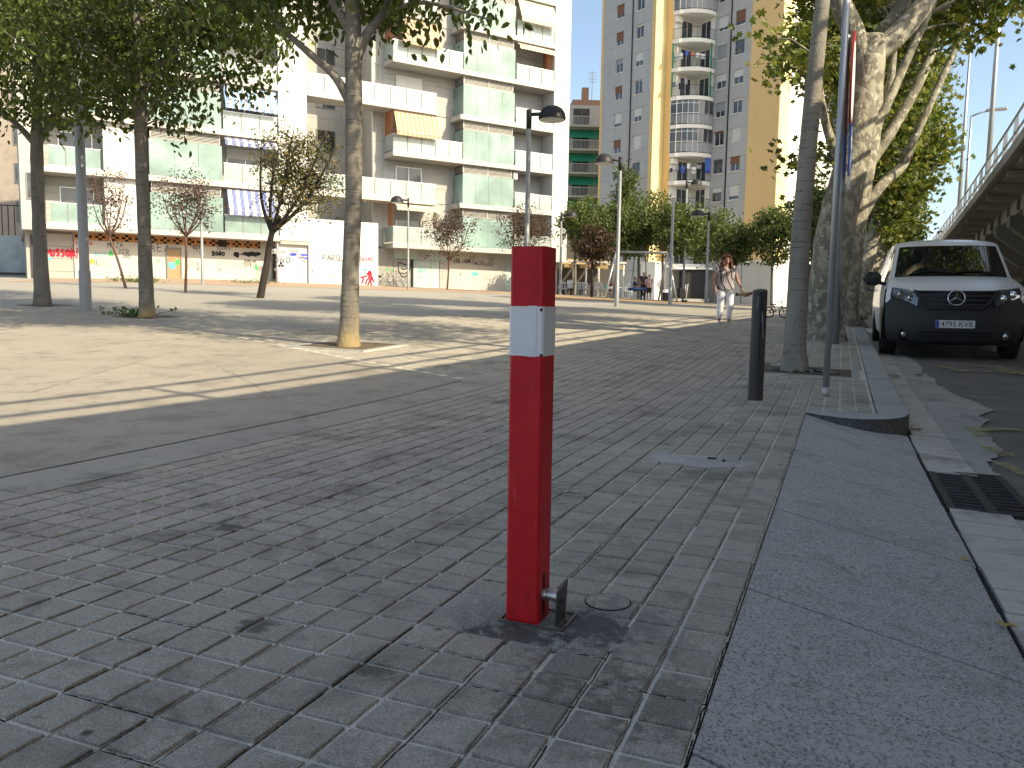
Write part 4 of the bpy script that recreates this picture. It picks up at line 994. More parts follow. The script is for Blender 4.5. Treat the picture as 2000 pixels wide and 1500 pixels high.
loft('edge_beam', [(1.45, -.40), (1.85, -.40), (1.85, -1.0), (1.45, -1.0)], 0, ELEN-1, 3, m_con)
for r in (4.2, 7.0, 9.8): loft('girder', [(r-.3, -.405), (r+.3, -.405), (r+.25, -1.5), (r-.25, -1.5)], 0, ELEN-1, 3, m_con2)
loft('edge_beam', [(11.2, -.40), (11.6, -.40), (11.6, -1.0), (11.2, -1.0)], 0, ELEN-1, 3, m_con)
def cross(s):
    p, T, n = eframe(s); b = MB(); h = .45
    poly = [(1.30, -1.005), (1.30, -1.45), (3.0, -2.75), (9.6, -2.75), (11.4, -1.45), (11.4, -1.005)]
    A = [p+n*r-T*h+Vector((0, 0, ZD+z)) for r, z in poly]; B_ = [p+n*r+T*h+Vector((0, 0, ZD+z)) for r, z in poly]
    b.face(A); b.face(B_[::-1])
    for i in range(len(poly)): j = (i+1) % len(poly); b.face([A[i], B_[i], B_[j], A[j]])
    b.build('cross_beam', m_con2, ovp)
s = 4.0
while s < 170:
    cross(s); s += 4.65
s = 2
while s < 170:
    p, T, n = eframe(s); an = math.atan2(n.y, n.x)
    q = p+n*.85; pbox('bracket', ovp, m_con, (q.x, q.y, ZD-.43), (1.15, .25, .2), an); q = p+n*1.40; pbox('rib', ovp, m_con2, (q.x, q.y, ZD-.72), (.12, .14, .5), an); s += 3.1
m_mural = M('mural_pillar_paint', (.12, .13, .14), .8, .5, 1.5, dirt=.8, dirtcol=(.55, .45, .08), dscale=1.0)
for s in (66.4, 85, 103.6, 128.4):
    p, T, n = eframe(s); an = math.atan2(n.y, n.x); q = p+n*6.2
    pbox('pier', ovp, m_con2 if s != 66.4 else m_mural, (q.x, q.y, (ZD-2.75)/2-.1), (2.6, 1.1, ZD-2.7), an)
# railing on the edge
rp = MB()
for h in (.95, .42):
    pts = []; s = 0
    while s < ELEN-2: p, T, n = eframe(s); pts.append(p+n*.14+Vector((0, 0, ZD+h))); s += 3
    MB().tube(pts, .045, 6).build('railing_tube', m_galv, ovp, True)
fin = MB(); prof = [(.26, 0), (.06, 0), (.07, .5), (.09, .8), (.12, .97), (.18, .97), (.19, .8), (.21, .4)]
fin.extr([(x, z) for x, z in prof], 'y', -.03, .03); fme = fin.mesh('railing_post', m_galv)
s = 30
while s < 150:
    p, T, n = eframe(s); link('railing_post', fme, ovp, (p.x, p.y, ZD), math.atan2(n.y, n.x)); s += 2.6
row = thing('added_front', 'low dark building front added across the road to cut light from the right', 'building')  # building row added beyond the overpass to hold back sky light from the right
m_row = M('dark_brick', (.16, .13, .11), .9, .3, .8, dirt=.5, dirtcol=(.08, .07, .06)); s = 2
while s < 150:
    p, T, n = eframe(s+4); an = math.atan2(n.y, n.x); q = p+n*25
    pbox('wall', row, m_row, (q.x, q.y, 3.0), (4, 7.9, 7.0), an); q2 = p+n*22.96
    for dz in (2.2, 5.0):
        for dy in (-2.2, 2.2): w_ = q2+T*dy; pbox('window', row, m_win, (w_.x, w_.y, dz), (.06, 1.5, 1.8), an)
    s += 8
# lamps standing on the overpass
def tall_lamp(label, px, h, rr, s_hint):
    best = min((abs(proj(EAT(s_)+Vector((0, 0, ZD)))[0]-px), s_) for s_ in [40+.5*k for k in range(260)])
    p, T, n = eframe(best[1]); q = p+n*.35
    t = thing('highway_lamp', label, 'street lamp', (q.x, q.y, ZD), math.atan2(n.y, n.x), 'tall lamps on the overpass')
    MB().tube([(0, 0, 0), (0, 0, h*.5), (.02, 0, h)], [rr, rr*.8, rr*.5], 10).build('pole', m_galv, t, True)
    MB().tube([(0, 0, h-.05), (.4, 0, h+.1), (.9, 0, h+.2)], .05, 6).build('arm', m_galv, t, True)
    MB().box((1.2, 0, h+.22), (1.0, .32, .16), bev=.06).build('lamp_head', m_galv, t)
tall_lamp('thick grey lamp pole on the overpass, nearest of the three above the railing', 1908, 10, .11, 0)
tall_lamp('slender lamp pole on the overpass, with its head clear against the sky', 1857, 10.5, .12, 0)
tall_lamp('farthest and shortest looking lamp on the overpass, between the railing and the sky', 1868, 5.5, .09, 0)
# ================================================================= street furniture
def worn_red():
    t = NT('red_paint'); v = t.pos(); vs = t.pos((1, 1, .12))
    base = t.mix(t.ramp(t.noise(v, 9, 6, .7), [(.3, 0), (.75, 1)]), (.60, .010, .018), (.76, .022, .030))
    base = t.mix(t.ramp(t.noise(vs, 30, 6, .7), [(.55, 0), (.75, .55)]), base, (.30, .008, .012))
    base = t.mix(t.ramp(t.noise(t.pos((1, 1, .06)), 70, 3, .6), [(.66, 0), (.70, .5)]), base, (.75, .22, .2))
    base = t.mix(t.ramp(t.noise(v, 75, 4, .6), [(.70, 0), (.73, 1)]), base, (.05, .025, .02))
    base = t.mix(t.ramp(t.noise(v, 14, 7, .8), [(.62, 0), (.74, .6)]), base, (.16, .02, .02))
    t.col(base); t.set(.48, 0, .3); t.bump(t.noise(v, 45, 4), .25, .004); return t.m
m_red = worn_red()
m_refl = M('white_reflective_band', (.85, .85, .86), .4, .06, 5, dirt=.35, dirtcol=(.45, .46, .5), dscale=6)
m_steel = M('bare_steel', (.55, .55, .53), .35, .15, 9, metal=.9)
m_dsteel = M('dark_scuffed_steel', (.13, .125, .12), .45, .4, 14, metal=.5, dirt=.4, dirtcol=(.2, .18, .16), dscale=30)
ba, bc = toac(gp(1050, 1228)); ba += .046; bc -= .046
rb = thing('red_bollard', 'red square folding bollard with a white reflective band in the foreground', 'bollard', ac(ba, bc, .006), -TH)
W_ = .0925
def post(z0, z1, w, bev=.004):
    b = MB(); r = w/2; ring = lambda z, q: [(-r+q, -r, z), (r-q, -r, z), (r, -r+q, z), (r, r-q, z), (r-q, r, z), (-r+q, r, z), (-r, r-q, z), (-r, -r+q, z)]
    V = ring(z0, bev)+ring(z1, bev); n = 8
    b.add(V, [(i, (i+1) % n, n+(i+1) % n, n+i) for i in range(n)]+[tuple(range(n, 2*n)), tuple(reversed(range(n)))]); return b
post(-.04, .985, W_, .006).build('post', m_red, rb, False)
post(.708, .834, W_+.0022, .005).build('reflective_band', m_refl, rb)
b = MB(); b.box((.016, -W_/2-.0018, .771), (.024, .0012, .129)); b.build('band_overlap', m_refl, rb)
b = MB(); b.box((W_/2-.006, -W_/2-.0012, .826), (.006, .002, .008)); b.box((W_/2-.004, -W_/2-.0012, .711), (.008, .002, .006)); b.build('chip', m_dark, rb)
b = MB(); b.box((W_/2+.0004, -.006, .105), (.002, .014, .05), bev=.0009); b.box((W_/2+.0005, -.004, .045), (.0018, .010, .05)); b.build('key_slot', m_dark, rb)
b = MB(); b.lathe([(.016, 0), (.016, .012), (.013, .014), (.013, .03), (.017, .03), (.017, .045)], 14, (W_/2, -.008, .075), axis='x'); b.build('lock_pin', m_steel, rb, True, sharp=40)
Mx = Matrix.Translation((W_/2+.05, -.008, .05)) @ Matrix.Rotation(.10, 4, 'Y') @ Matrix.Rotation(.16, 4, 'X')
b = MB(); b.box((0, 0, 0), (.005, .076, .125), M4=None); b.v = [tuple(Mx @ Vector(p)) for p in b.v]; pl_ = b.build('hinged_plate', m_dsteel, rb)
b = MB(); b.lathe([(.012, 0), (.012, .004), (.006, .006)], 12, (.0025, 0, .025), axis='x'); b.v = [tuple(Mx @ Vector(p)) for p in b.v]; b.build('bolt', m_dsteel, pl_)
b = MB(); b.lathe([(.005, 0), (.005, .003)], 8, (.0025, .018, -.03), axis='x'); b.v = [tuple(Mx @ Vector(p)) for p in b.v]; b.build('bolt', m_dsteel, pl_)
fr = MB(); x0, x1, y0, y1 = -.058, .118, -.064, .062
for c, d in ((((x0+x1)/2, y0, .004), (x1-x0, .006, .012)), (((x0+x1)/2, y1, .004), (x1-x0, .006, .012)), ((x0, (y0+y1)/2, .004), (.006, y1-y0-.006, .012)), ((x1, (y0+y1)/2, .004), (.006, y1-y0-.006, .012))): fr.box(c, d)
fr.build('socket_frame', m_dsteel, rb); b = MB(); b.box(((x0+x1)/2, (y0+y1)/2, .0), (x1-x0-.006, y1-y0-.006, .006)); b.build('socket', m_dark, rb)
# rough cement round the socket
def patch(name, a, c, ra, rc, off, mt, parent, hole=None, seed=1, n=40, lift=.004, spike=.2):
    r = random.Random(seed); b = MB(); rings = [1.0, .8, .55, .3]; ph = [r.uniform(0, 6.28) for _ in range(6)]
    def rad(t): return 1+spike*(.5*math.sin(2*t+ph[0])+.35*math.sin(3*t+ph[1])+.25*math.sin(5*t+ph[2])+.2*math.sin(9*t+ph[3]))
    V = []
    for k, q in enumerate(rings):
        for i in range(n):
            t = 2*math.pi*i/n; V.append(ac(a+math.sin(t)*ra*rad(t)*q, c+math.cos(t)*rc*rad(t)*q, off+(-.006 if k == 0 else r.uniform(-.0012, .0018)+lift*(1-q))))
    Fq = [(k*n+i, k*n+(i+1) % n, (k+1)*n+(i+1) % n, (k+1)*n+i) for k in range(len(rings)-1) for i in range(n)]+[tuple(range(3*n, 4*n))]
    b.add(V, Fq); return b.build(name, mt, parent, True)
patch('cement_patch', ba-.01, bc+.03, .19, .25, .0095, m_patch, pav, seed=3, lift=.0)
patch('cement_patch', 4.42, -.68, .20, .27, .0105, m_patch2, pav, seed=8, lift=.003)
b = MB(); b.lathe([(.062, 0), (.062, .0125), (.06, .0130), (.0, .0130)], 28); p = ac(ba+.19, bc+.17, 0); b.build('access_cap', m_paver, pav, False, loc=p)
b = MB(); b.lathe([(.066, .0), (.066, .0118), (.0625, .0118), (.0625, 0)], 28); b.build('cap_ring', m_dark, pav, False, loc=p)
for a, c, w, l in ((4.47, -.62, .045, .02), (4.43, -.55, .012, .045)):
    b = MB(); b.box((0, 0, 0), (w, l, .006)); b.build('lifting_slot', m_dark, pav, loc=ac(a, c, .0165), rz=-TH)
# small access covers near the tree pit
for a, c, w, l in ((10.75, -.92, .24, .2), (10.62, -.28, .24, .2)):
    t_ = MB().box((0, 0, 0), (w, l, .004)).build('access_cover', m_iron, pav, loc=ac(a, c, .013), rz=-TH)
    for k in range(6): MB().box((0, -l/2+.02+k*(l-.04)/5, .003), (w-.03, .012, .003)).build('cover_rib', m_iron, t_)
# black bollard
m_blk = M('black_cast_iron', (.030, .032, .034), .45, .2, 9, spec=.4, dirt=.35, dirtcol=(.10, .10, .10), dscale=7, streak=True)
p = gp(1475, 782)
bb = thing('black_bollard', 'scratched black cast iron bollard beside the young tree', 'bollard', (p.x, p.y, p.z), -TH)
b = MB(); R = .066; Hh = 1.0; n = 28; prof = [(R*1.0, -.03), (R, .02), (R*.985, .9), (R*.98, Hh-.02)]
V = []; 
for r_, z in prof:
    for k in range(n): an = 2*math.pi*k/n; V.append((r_*math.cos(an), r_*math.sin(an), z))
top = []
for k in range(n): an = 2*math.pi*k/n; x, y = R*.93*math.cos(an), R*.93*math.sin(an); top.append((x, y, Hh-.008-.25*(abs(x)**1.5)*1.2+.012*(y/R)))
V += top; V.append((0, 0, Hh+.0))
Fq = [(i*n+k, i*n+(k+1) % n, (i+1)*n+(k+1) % n, (i+1)*n+k) for i in range(4) for k in range(n)]+[(4*n+k, 4*n+(k+1) % n, 5*n) for k in range(n)]
b.add(V, Fq); b.build('shaft', m_blk, bb, True, sharp=50)
ga = math.radians(-72)
b = MB(); b.box((R*math.cos(ga)*.99, R*math.sin(ga)*.99, .66), (.008, .010, .62), M4=Matrix.Rotation(ga, 4, 'Z')); b.build('groove', m_dark, bb)
def raised_text(txt, parent, mt, size, name='lettering'):
    cu = bpy.data.curves.new(name, 'FONT'); cu.body = txt; cu.size = size; cu.extrude = .001; cu.align_x = 'CENTER'; cu.align_y = 'CENTER'; cu.resolution_u = 2
    o = bpy.data.objects.new('tmp', cu); COL.objects.link(o); dg = bpy.context.evaluated_depsgraph_get(); me = bpy.data.meshes.new_from_object(o.evaluated_get(dg)); bpy.data.objects.remove(o)
    me.materials.clear(); me.materials.append(mt); return link(name, me, parent)
b = MB()
for k in range(8): b.box((R*math.cos(ga)*1.004, R*math.sin(ga)*1.004, .12+k*.022), (.004, .022, .010), M4=Matrix.Rotation(ga, 4, 'Z'))
b.build('embossed_mark', m_blk, bb)
m_scr = M('scratch', (.45, .45, .45), .6, .1)
for (u0, z0, u1, z1) in ((-95, .88, -100, .82), (-60, .79, -44, .56), (-98, .93, -95, .88), (-62, .8, -60, .70)):
    pts = [(R*1.004*math.cos(math.radians(u0+(u1-u0)*k/4)), R*1.004*math.sin(math.radians(u0+(u1-u0)*k/4)), z0+(z1-z0)*k/4) for k in range(5)]
    MB().tube(pts, .0022, 4).build('scratch', m_scr, bb)
# sign poles
p = gp(1612, 775)
def up(px0, py0, px1, py1):                  # lean of a post between two pixels at the distance of its foot
    q0 = gp(px0, py0); q1 = pt(px1, py1, q0.y); return q0, q1-q0
q0, d = up(1612, 775, 1652, 30)
sp1 = thing('sign_post', 'thin bare galvanised post standing nearest the kerb ramp', 'post', q0); MB().tube([(0, 0, -.05), tuple(d*1.25)], .030, 12).build('tube', m_galv, sp1, True)
MB().tube([(0, 0, -.02), (d.x*.02, 0, .09)], .033, 12).build('foot_sleeve', m_galv, sp1, True)
q0, d = up(1630, 672, 1652, 70)
sp2 = thing('traffic_sign', 'galvanised post with a round red rimmed sign and a blue parking sign seen edge on', 'traffic sign', q0); MB().tube([(0, 0, -.05), tuple(d)], .075, 14).build('post', m_galv, sp2, True)
m_signred = M('sign_red', (.30, .02, .03), .4, .1); m_signwhite = M('sign_white', (.75, .75, .78), .35, .05); m_signblue = M('sign_blue', (.02, .10, .42), .35, .05)
def edge_sign(z, r, kind):
    k = z/d.z; c = Vector((d.x*k+.10, -.10+d.y*k, z)); ang = math.radians(66)
    if kind == 'round':
        b = MB(); b.lathe([(r, -.012), (r, .012), (r*.98, .014)], 36, axis='y'); o = b.build('round_sign', m_signred, sp2, True, loc=c, rz=ang, sharp=40); b = MB(); b.lathe([(r*.8, -.0155), (r*.8, -.0135)], 36, axis='y'); b.build('sign_face', m_signwhite, o)
    else:
        w, h = r; b = MB(); b.box((0, 0, 0), (w, .03, h)); o = b.build('parking_sign', m_signblue, sp2, loc=c, rz=ang)
        b = MB(); b.box((0, -.0165, 0), (w*.86, .002, h*.9)); pn = b.build('sign_border', m_signwhite, o); b = MB(); b.box((0, -.0185, 0), (w*.8, .002, h*.84)); b.build('sign_field', m_signblue, o)
        t_ = raised_text('P', o, m_signwhite, h*.8, 'letter'); t_.rotation_euler = (math.pi/2, 0, 0); t_.location = (0, -.021, 0)
zt = d.z
Yb = q0.y
edge_sign(pt(1648, 163, Yb).z-q0.z, .80*.62*1.6/1, 'round'); edge_sign(pt(1655, 299, Yb).z-q0.z, (.6, .82), 'p')
k = (pt(1655, 362, Yb).z-q0.z); MB().box((0, 0, 0), (.5, .03, .2)).build('small_plate', m_signwhite, sp2, loc=(d.x*k/d.z+.10, -.1+d.y*k/d.z, k), rz=math.radians(66))
# plaza lamps: grey mast, short arm, dark ribbed dome
m_mast = M('grey_mast', (.30, .31, .325), .5, .1, 4, metal=.35, dirt=.2, dirtcol=(.16, .16, .16))
m_lampk = M('black_lamp_dome', (.022, .022, .024), .5, .15, 4)
m_lens = M('frosted_lens', (.55, .55, .52), .4, .05)
def plaza_lamp(label, p, h, side=1, r=.075, head=True, mr=0):
    t = thing('plaza_lamp', label, 'street lamp', p, mr, 'dome lamps of the plaza' if head else None)
    MB().tube([(0, 0, -.1), (0, 0, .9), (0, 0, .92), (0, 0, h)], [r, r, r*.86, r*.74], 12).build('mast', m_mast, t, True, sharp=40)
    MB().lathe([(r*1.9, -.02), (r*1.9, .015), (r*1.1, .02)], 12).build('base_plate', m_mast, t)
    if head:
        MB().tube([(0, 0, h-.15), (0, 0, h+.35)], r*.9, 8).build('collar', m_lampk, t, True); MB().tube([(0, 0, h+.22), (side*.28, 0, h+.24), (side*.42, 0, h+.22)], .05, 6).build('arm', m_lampk, t, True)
        D = MB(); D.lathe([(.36, 0), (.36, .05), (.33, .16), (.25, .27), (.13, .34), (.02, .365)], 20, (side*.62, 0, h+.10)); dm_ = D.build('dome', m_lampk, t, True)
        for k in range(20): a_ = 2*math.pi*k/20; MB().tube([(side*.62+math.cos(a_)*q, math.sin(a_)*q, h+.10+z) for q, z in ((.362, .03), (.335, .16), (.255, .275), (.13, .345))], .011, 4).build('rib', m_lampk, dm_) if label.startswith('dome lamp rising') else None
        MB().lathe([(.33, .02), (.33, .04)], 20, (side*.62, 0, h+.06)).build('lens', m_lens, t)
    return t
def gl(px, Y): return atY(px, Y)
plaza_lamp('dome lamp rising straight behind the red bollard', gl(1027, 22), 5.1, 1, .08)
plaza_lamp('slim lamp in front of the white block, its mast between roller door and plum tree', gl(797, 44.2), 4.6, -1, .06)
plaza_lamp('lamp at the right hand corner of the white block', gl(1093, 50), 4.7, 1, .08)
plaza_lamp('lamp with its dome turned left, left of the swing', gl(1204, 30.4), 5.2, -1, .085)
plaza_lamp('bare grey mast without a head beside the shopping trolley', gl(1308, 38), 4.9, 1, .085, False)
plaza_lamp('lamp whose dome shows above the trees before the tower entrance', gl(1333, 52), 7.3, 1, .085)
plaza_lamp('lamp left of the walking woman, dome turned left', gl(1378, 45), 4.7, -1, .085)
plaza_lamp('small lamp at the ochre wall right of the walking woman', gl(1446, 58), 4.6, 1, .07)
plaza_lamp('slim mast in front of the rusty door and blue awning', gl(397, 38), 4.2, 1, .075, False)
p = gp(168, 607); plaza_lamp('thick grey lamp mast between the two left plaza trees', p, 8.6, 1, .125)
# ================================================================= trees
def leafmat(name, c1, c2, c3, transl=.4):
    t = NT(name); g = t.n('ShaderNodeNewGeometry'); base = t.ramp(g.outputs['Random Per Island'], [(0, c1), (.55, c2), (1, c3)])
    t.col(base); t.set(.5, 0, .35); tr = t.n('ShaderNodeBsdfTranslucent'); t.l(t.mix(.35, base, (.25, .32, .03), 'MIX'), tr.inputs[0])
    mx = t.n('ShaderNodeMixShader'); mx.inputs[0].default_value = transl; t.l(t.b.outputs[0], mx.inputs[1]); t.l(tr.outputs[0], mx.inputs[2]); t.l(mx.outputs[0], t.out.inputs[0])
    MATS[name] = t.m; return t.m
m_celtis = leafmat('hackberry_leaf', (.03, .048, .014), (.058, .088, .022), (.13, .17, .036), .33)
m_plane = leafmat('plane_leaf', (.05, .08, .018), (.10, .135, .03), (.24, .22, .04), .42)
m_plum = leafmat('plum_leaf', (.035, .018, .02), (.06, .03, .028), (.10, .05, .035), .25)
m_autumn = leafmat('turning_leaf', (.04, .05, .02), (.10, .10, .03), (.30, .19, .05), .35)
m_round = leafmat('bushy_leaf', (.05, .075, .025), (.085, .12, .035), (.15, .18, .06), .35)
def bark(name, c1, c2, patchy=False, ring=False, sc=5, foot=False):
    t = NT(name); v = t.pos((1, 1, .35)); n = t.noise(v, sc, 6, .65)
    base = t.mix(t.ramp(n, [(.3, 0), (.7, 1)]), c1, c2)
    if patchy:
        vo = t.noise(t.pos((1, 1, .7)), 7, 4, .5, .6); base = t.mix(t.ramp(vo, [(.50, 0), (.56, 1)]), base, patchy); base = t.mix(t.ramp(t.noise(t.pos((1, 1, .8)), 11, 3, .5, .4), [(.60, 0), (.64, .8)]), base, (.52, .50, .42))
    if ring:
        w_ = t.noise(t.pos((.6, .6, 9)), 5, 5, .6); base = t.mix(t.ramp(w_, [(.56, 0), (.64, .65)]), base, [x*.4 for x in c1]); sp_ = t.noise(t.pos((1, 1, 2.2)), 14, 3); base = t.mix(t.ramp(sp_, [(.66, 0), (.69, .85)]), base, (.025, .022, .02))
    if foot:                                                  # ochre soil splashed up the foot of the trunk
        co = t.n('ShaderNodeTexCoord'); sx = t.n('ShaderNodeSeparateXYZ'); t.l(co.outputs['Object'], sx.inputs[0])
        k = t.math('SUBTRACT', t.math('MULTIPLY', t.noise(t.pos((1, 1, .3)), 6, 5), foot*2.2), sx.outputs[2])
        base = t.mix(t.ramp(k, [(.0, 0), (.3, .85)]), base, (.36, .27, .14))
    t.col(base); t.set(.85, 0, .2); t.bump(t.math('ADD', n, t.noise(t.pos((1, 1, .5)), sc*6, 4)), .7, .02); MATS[name] = t.m; return t.m
m_bark = bark('smooth_grey_bark', (.13, .12, .105), (.235, .215, .185), ring=True)
m_fbark = bark('stained_foot_bark', (.13, .12, .105), (.235, .215, .185), ring=True, foot=.38)
m_bark2 = bark('pale_grey_bark', (.20, .185, .16), (.32, .295, .26), ring=True)
m_pbark = bark('plane_bark', (.17, .155, .125), (.25, .23, .19), patchy=(.36, .34, .27))
m_dbark = bark('dark_bark', (.028, .024, .021), (.055, .046, .04))
m_rbark = bark('reddish_bark', (.10, .055, .045), (.17, .10, .08))
LEAFV = np.array([(0, 0, 0), (.30, .45, .06), (.68, .38, .05), (1, 0, -.05), (.68, -.38, .05), (.30, -.45, .06)])
LEAFF = np.array([(0, 3, 2, 1), (0, 5, 4, 3)])
LOBEV = np.array([(0, 0, 0), (.12, .50, .05), (.36, .26, .04), (.72, .52, .03), (.70, .18, .03), (1, 0, -.05), (.70, -.18, .03), (.72, -.52, .03), (.36, -.26, .04), (.12, -.50, .05)])
LOBEF = np.array([(0, 5, 4, 3, 2, 1), (0, 9, 8, 7, 6, 5)])
def leaves(C, n, rad, L, Wd, hang, rng, flat=.8, lobed=False):
    ids = rng.integers(0, len(C), n); cen = C[ids] + rng.normal(0, 1, (n, 3))*rad*np.array([1, 1, flat])
    d = rng.normal(0, 1, (n, 3)); d /= np.linalg.norm(d, axis=1, keepdims=True); d[:, 2] -= hang; d /= np.linalg.norm(d, axis=1, keepdims=True)
    r = rng.normal(0, 1, (n, 3)); s = np.cross(d, r); s /= np.linalg.norm(s, axis=1, keepdims=True); u = np.cross(s, d)
    sz = rng.uniform(.65, 1.2, n)
    lv, lf = (LOBEV, LOBEF) if lobed else (LEAFV, LEAFF)
    V = cen[:, None, :] + (lv[None, :, 0:1]*d[:, None, :]*L + lv[None, :, 1:2]*s[:, None, :]*Wd + lv[None, :, 2:3]*u[:, None, :]*L)*sz[:, None, None]
    Fq = (lf[None] + (np.arange(n)*len(lv))[:, None, None]).reshape(-1, lf.shape[1])
    return V.reshape(-1, 3), Fq
def tree(name, label, base, trunk, limbs, crown, ncl, crad, nleaf, L, Wd, lm, bm, hang=.5, group=None, seed=1, shell=.45, br=.02, cut=None, flare=True, nseg=12, twigs=0, droop=0, foot=None):
    rng = np.random.default_rng(seed); rnd = random.Random(seed); base = Vector(base)
    t = thing(name, label, 'tree', base, 0, group)
    def dens(P, R):                                # smooth a coarse path
        out = []; rr = []
        for i in range(len(P)-1):
            p0, p1, p2, p3 = P[max(i-1, 0)], P[i], P[i+1], P[min(i+2, len(P)-1)]
            for k in range(5):
                q = k/5; out.append(.5*((2*p1)+(p2-p0)*q+(2*p0-5*p1+4*p2-p3)*q*q+(3*p1-p0-3*p2+p3)*q**3)); rr.append(R[i]+(R[i+1]-R[i])*q)
        return out+[P[-1]], rr+[R[-1]]
    TP = [Vector(p) for p, r in trunk]; TR = [r for p, r in trunk]; P, R = dens(TP, TR)
    if flare: R = [r*(1+.28*math.exp(-max(0, p.z)/.10)) for p, r in zip(P, R)]
    b = MB(); b.tube(P, R, nseg, wob=.09); tr = b.build('trunk', foot or bm, t, True)
    pts = [p for p in P if p.z > P[-1].z*.55]
    for lp, lr in limbs:
        q, r = dens([Vector(p) for p in lp], lr); b = MB(); b.tube(q, r, max(6, nseg-3), wob=.06); b.build('limb', bm, t, True); pts += q[2:]
    C = []
    vol = np.array([e[3]*e[4]*e[5] for e in crown]); vol = vol/vol.sum()
    while len(C) < ncl:
        e = crown[rng.choice(len(crown), p=vol)]; d = rng.normal(0, 1, 3); d /= np.linalg.norm(d); q = rng.random()**shell
        p = np.array(e[:3])+d*q*np.array(e[3:6])
        if cut and cut(p): continue
        C.append(p)
    C = np.array(C); b = MB()
    PA = np.array([tuple(p) for p in pts])
    for c in C:
        D = np.linalg.norm(PA-c, axis=1)+np.maximum(0, PA[:, 2]-c[2]+.2)*1.0; k = int(np.argmin(D)); s = Vector(PA[k]); e = Vector(c); mid = (s+e)/2+Vector((rnd.gauss(0, .1), rnd.gauss(0, .1), .12*(e-s).length-droop))
        b.tube([s, s.lerp(mid, .5)+Vector((0, 0, .03)), mid, mid.lerp(e, .55), e], [br, br*.8, br*.6, br*.45, br*.25], 4, caps=False)
        for _ in range(twigs):
            f = e+Vector((rnd.gauss(0, crad), rnd.gauss(0, crad), rnd.gauss(.1, crad))); b.tube([mid.lerp(e, rnd.random()), f], [br*.35, br*.15], 3, caps=False)
    b.build('branches', bm, t)
    V, Fq = leaves(C, nleaf, crad, L, Wd, hang, rng, lobed=lm is m_plane); o = link('crown', fast_mesh('crown', V, Fq, lm), t)
    return t
def rel(base, px, py, dY=0):
    q = pt(px, py, base.y+dY); return tuple(q-base)
# plaza hackberries
b0 = gp(680, 678)
tree('hackberry_tree', 'plaza tree with pale soil stained foot, its trunk left of the red bollard', b0,
     [((0, 0, -.1), .155), (rel(b0, 684, 560), .128), (rel(b0, 690, 400), .120), (rel(b0, 691, 220), .122), (rel(b0, 690, 120), .12), (rel(b0, 688, 20), .10), (rel(b0, 680, -200), .06)],
     [([rel(b0, 690, 215), rel(b0, 655, 150), rel(b0, 600, 100, .1), rel(b0, 545, 50, .2), rel(b0, 480, -30, .3)], [.075, .06, .05, .04, .025]), ([rel(b0, 694, 120), rel(b0, 715, 70), rel(b0, 750, 20), rel(b0, 800, -90)], [.08, .07, .055, .03]), ([rel(b0, 750, 25), rel(b0, 830, 5, -.2), rel(b0, 960, 40, -.4)], [.035, .028, .012]), ([rel(b0, 684, 60), rel(b0, 640, -20), rel(b0, 590, -150)], [.07, .055, .03])],
     [(-.2, .4, 7.0, 3.3, 3.2, 2.1), (1.5, -.3, 4.95, 1.2, .9, .6), (-1.3, .1, 5.0, 1.1, 1.0, .6), (.3, .3, 5.0, 1.0, .9, .5)], 260, .27, 17000, .150, .085, m_celtis, m_bark, 1.1, 'hackberries of the plaza', 11, cut=lambda p: p[2] < 4.45, droop=.05, foot=m_fbark)
b0 = gp(287, 621)
tree('hackberry_tree', 'plaza tree with a low weed tuft at its foot, right of the thick lamp mast', b0,
     [((0, 0, -.1), .155), (rel(b0, 283, 480), .13), (rel(b0, 277, 330), .12), (rel(b0, 273, 200), .12), (rel(b0, 268, 80), .09), (rel(b0, 262, -100), .05)],
     [([rel(b0, 273, 200), rel(b0, 250, 150), rel(b0, 215, 70, .3), rel(b0, 190, -40, .5)], [.07, .06, .045, .02]), ([rel(b0, 273, 190), rel(b0, 310, 130), rel(b0, 380, 60, -.3), rel(b0, 450, 10, -.4)], [.07, .055, .04, .02]), ([rel(b0, 276, 270), rel(b0, 300, 200), rel(b0, 350, 170)], [.04, .03, .015])],
     [(-.2, 0, 5.9, 2.9, 2.8, 2.1), (1.9, 0, 6.1, 1.2, 1.2, .7), (.5, -.3, 4.4, .9, 1.0, .5), (-1.0, .3, 4.6, 1.0, 1.0, .5)], 150, .29, 10500, .155, .085, m_celtis, m_bark, 1.0, 'hackberries of the plaza', 12, cut=lambda p: p[2] < 3.75, foot=m_fbark)
b0 = gp(83, 598)
tree('hackberry_tree', 'plaza tree nearest the left edge, left of the thick lamp mast', b0,
     [((0, 0, -.1), .185), (rel(b0, 78, 480), .152), (rel(b0, 74, 380), .14), (rel(b0, 72, 290), .14), (rel(b0, 75, 150), .09), (rel(b0, 80, 0), .05)],
     [([rel(b0, 72, 285), rel(b0, 95, 245), rel(b0, 130, 180, -.3), rel(b0, 165, 90)], [.09, .075, .05, .02]), ([rel(b0, 72, 285), rel(b0, 45, 255), rel(b0, 5, 215), rel(b0, -50, 150)], [.09, .07, .05, .02])],
     [(.2, 0, 6.5, 3.0, 3.0, 2.2), (-1.0, -.6, 4.8, 1.3, 1.2, .7), (1.0, -.3, 4.6, 1.0, 1.0, .5)], 160, .31, 11000, .16, .09, m_celtis, m_bark, .9, 'hackberries of the plaza', 13, cut=lambda p: p[2] < 3.75)
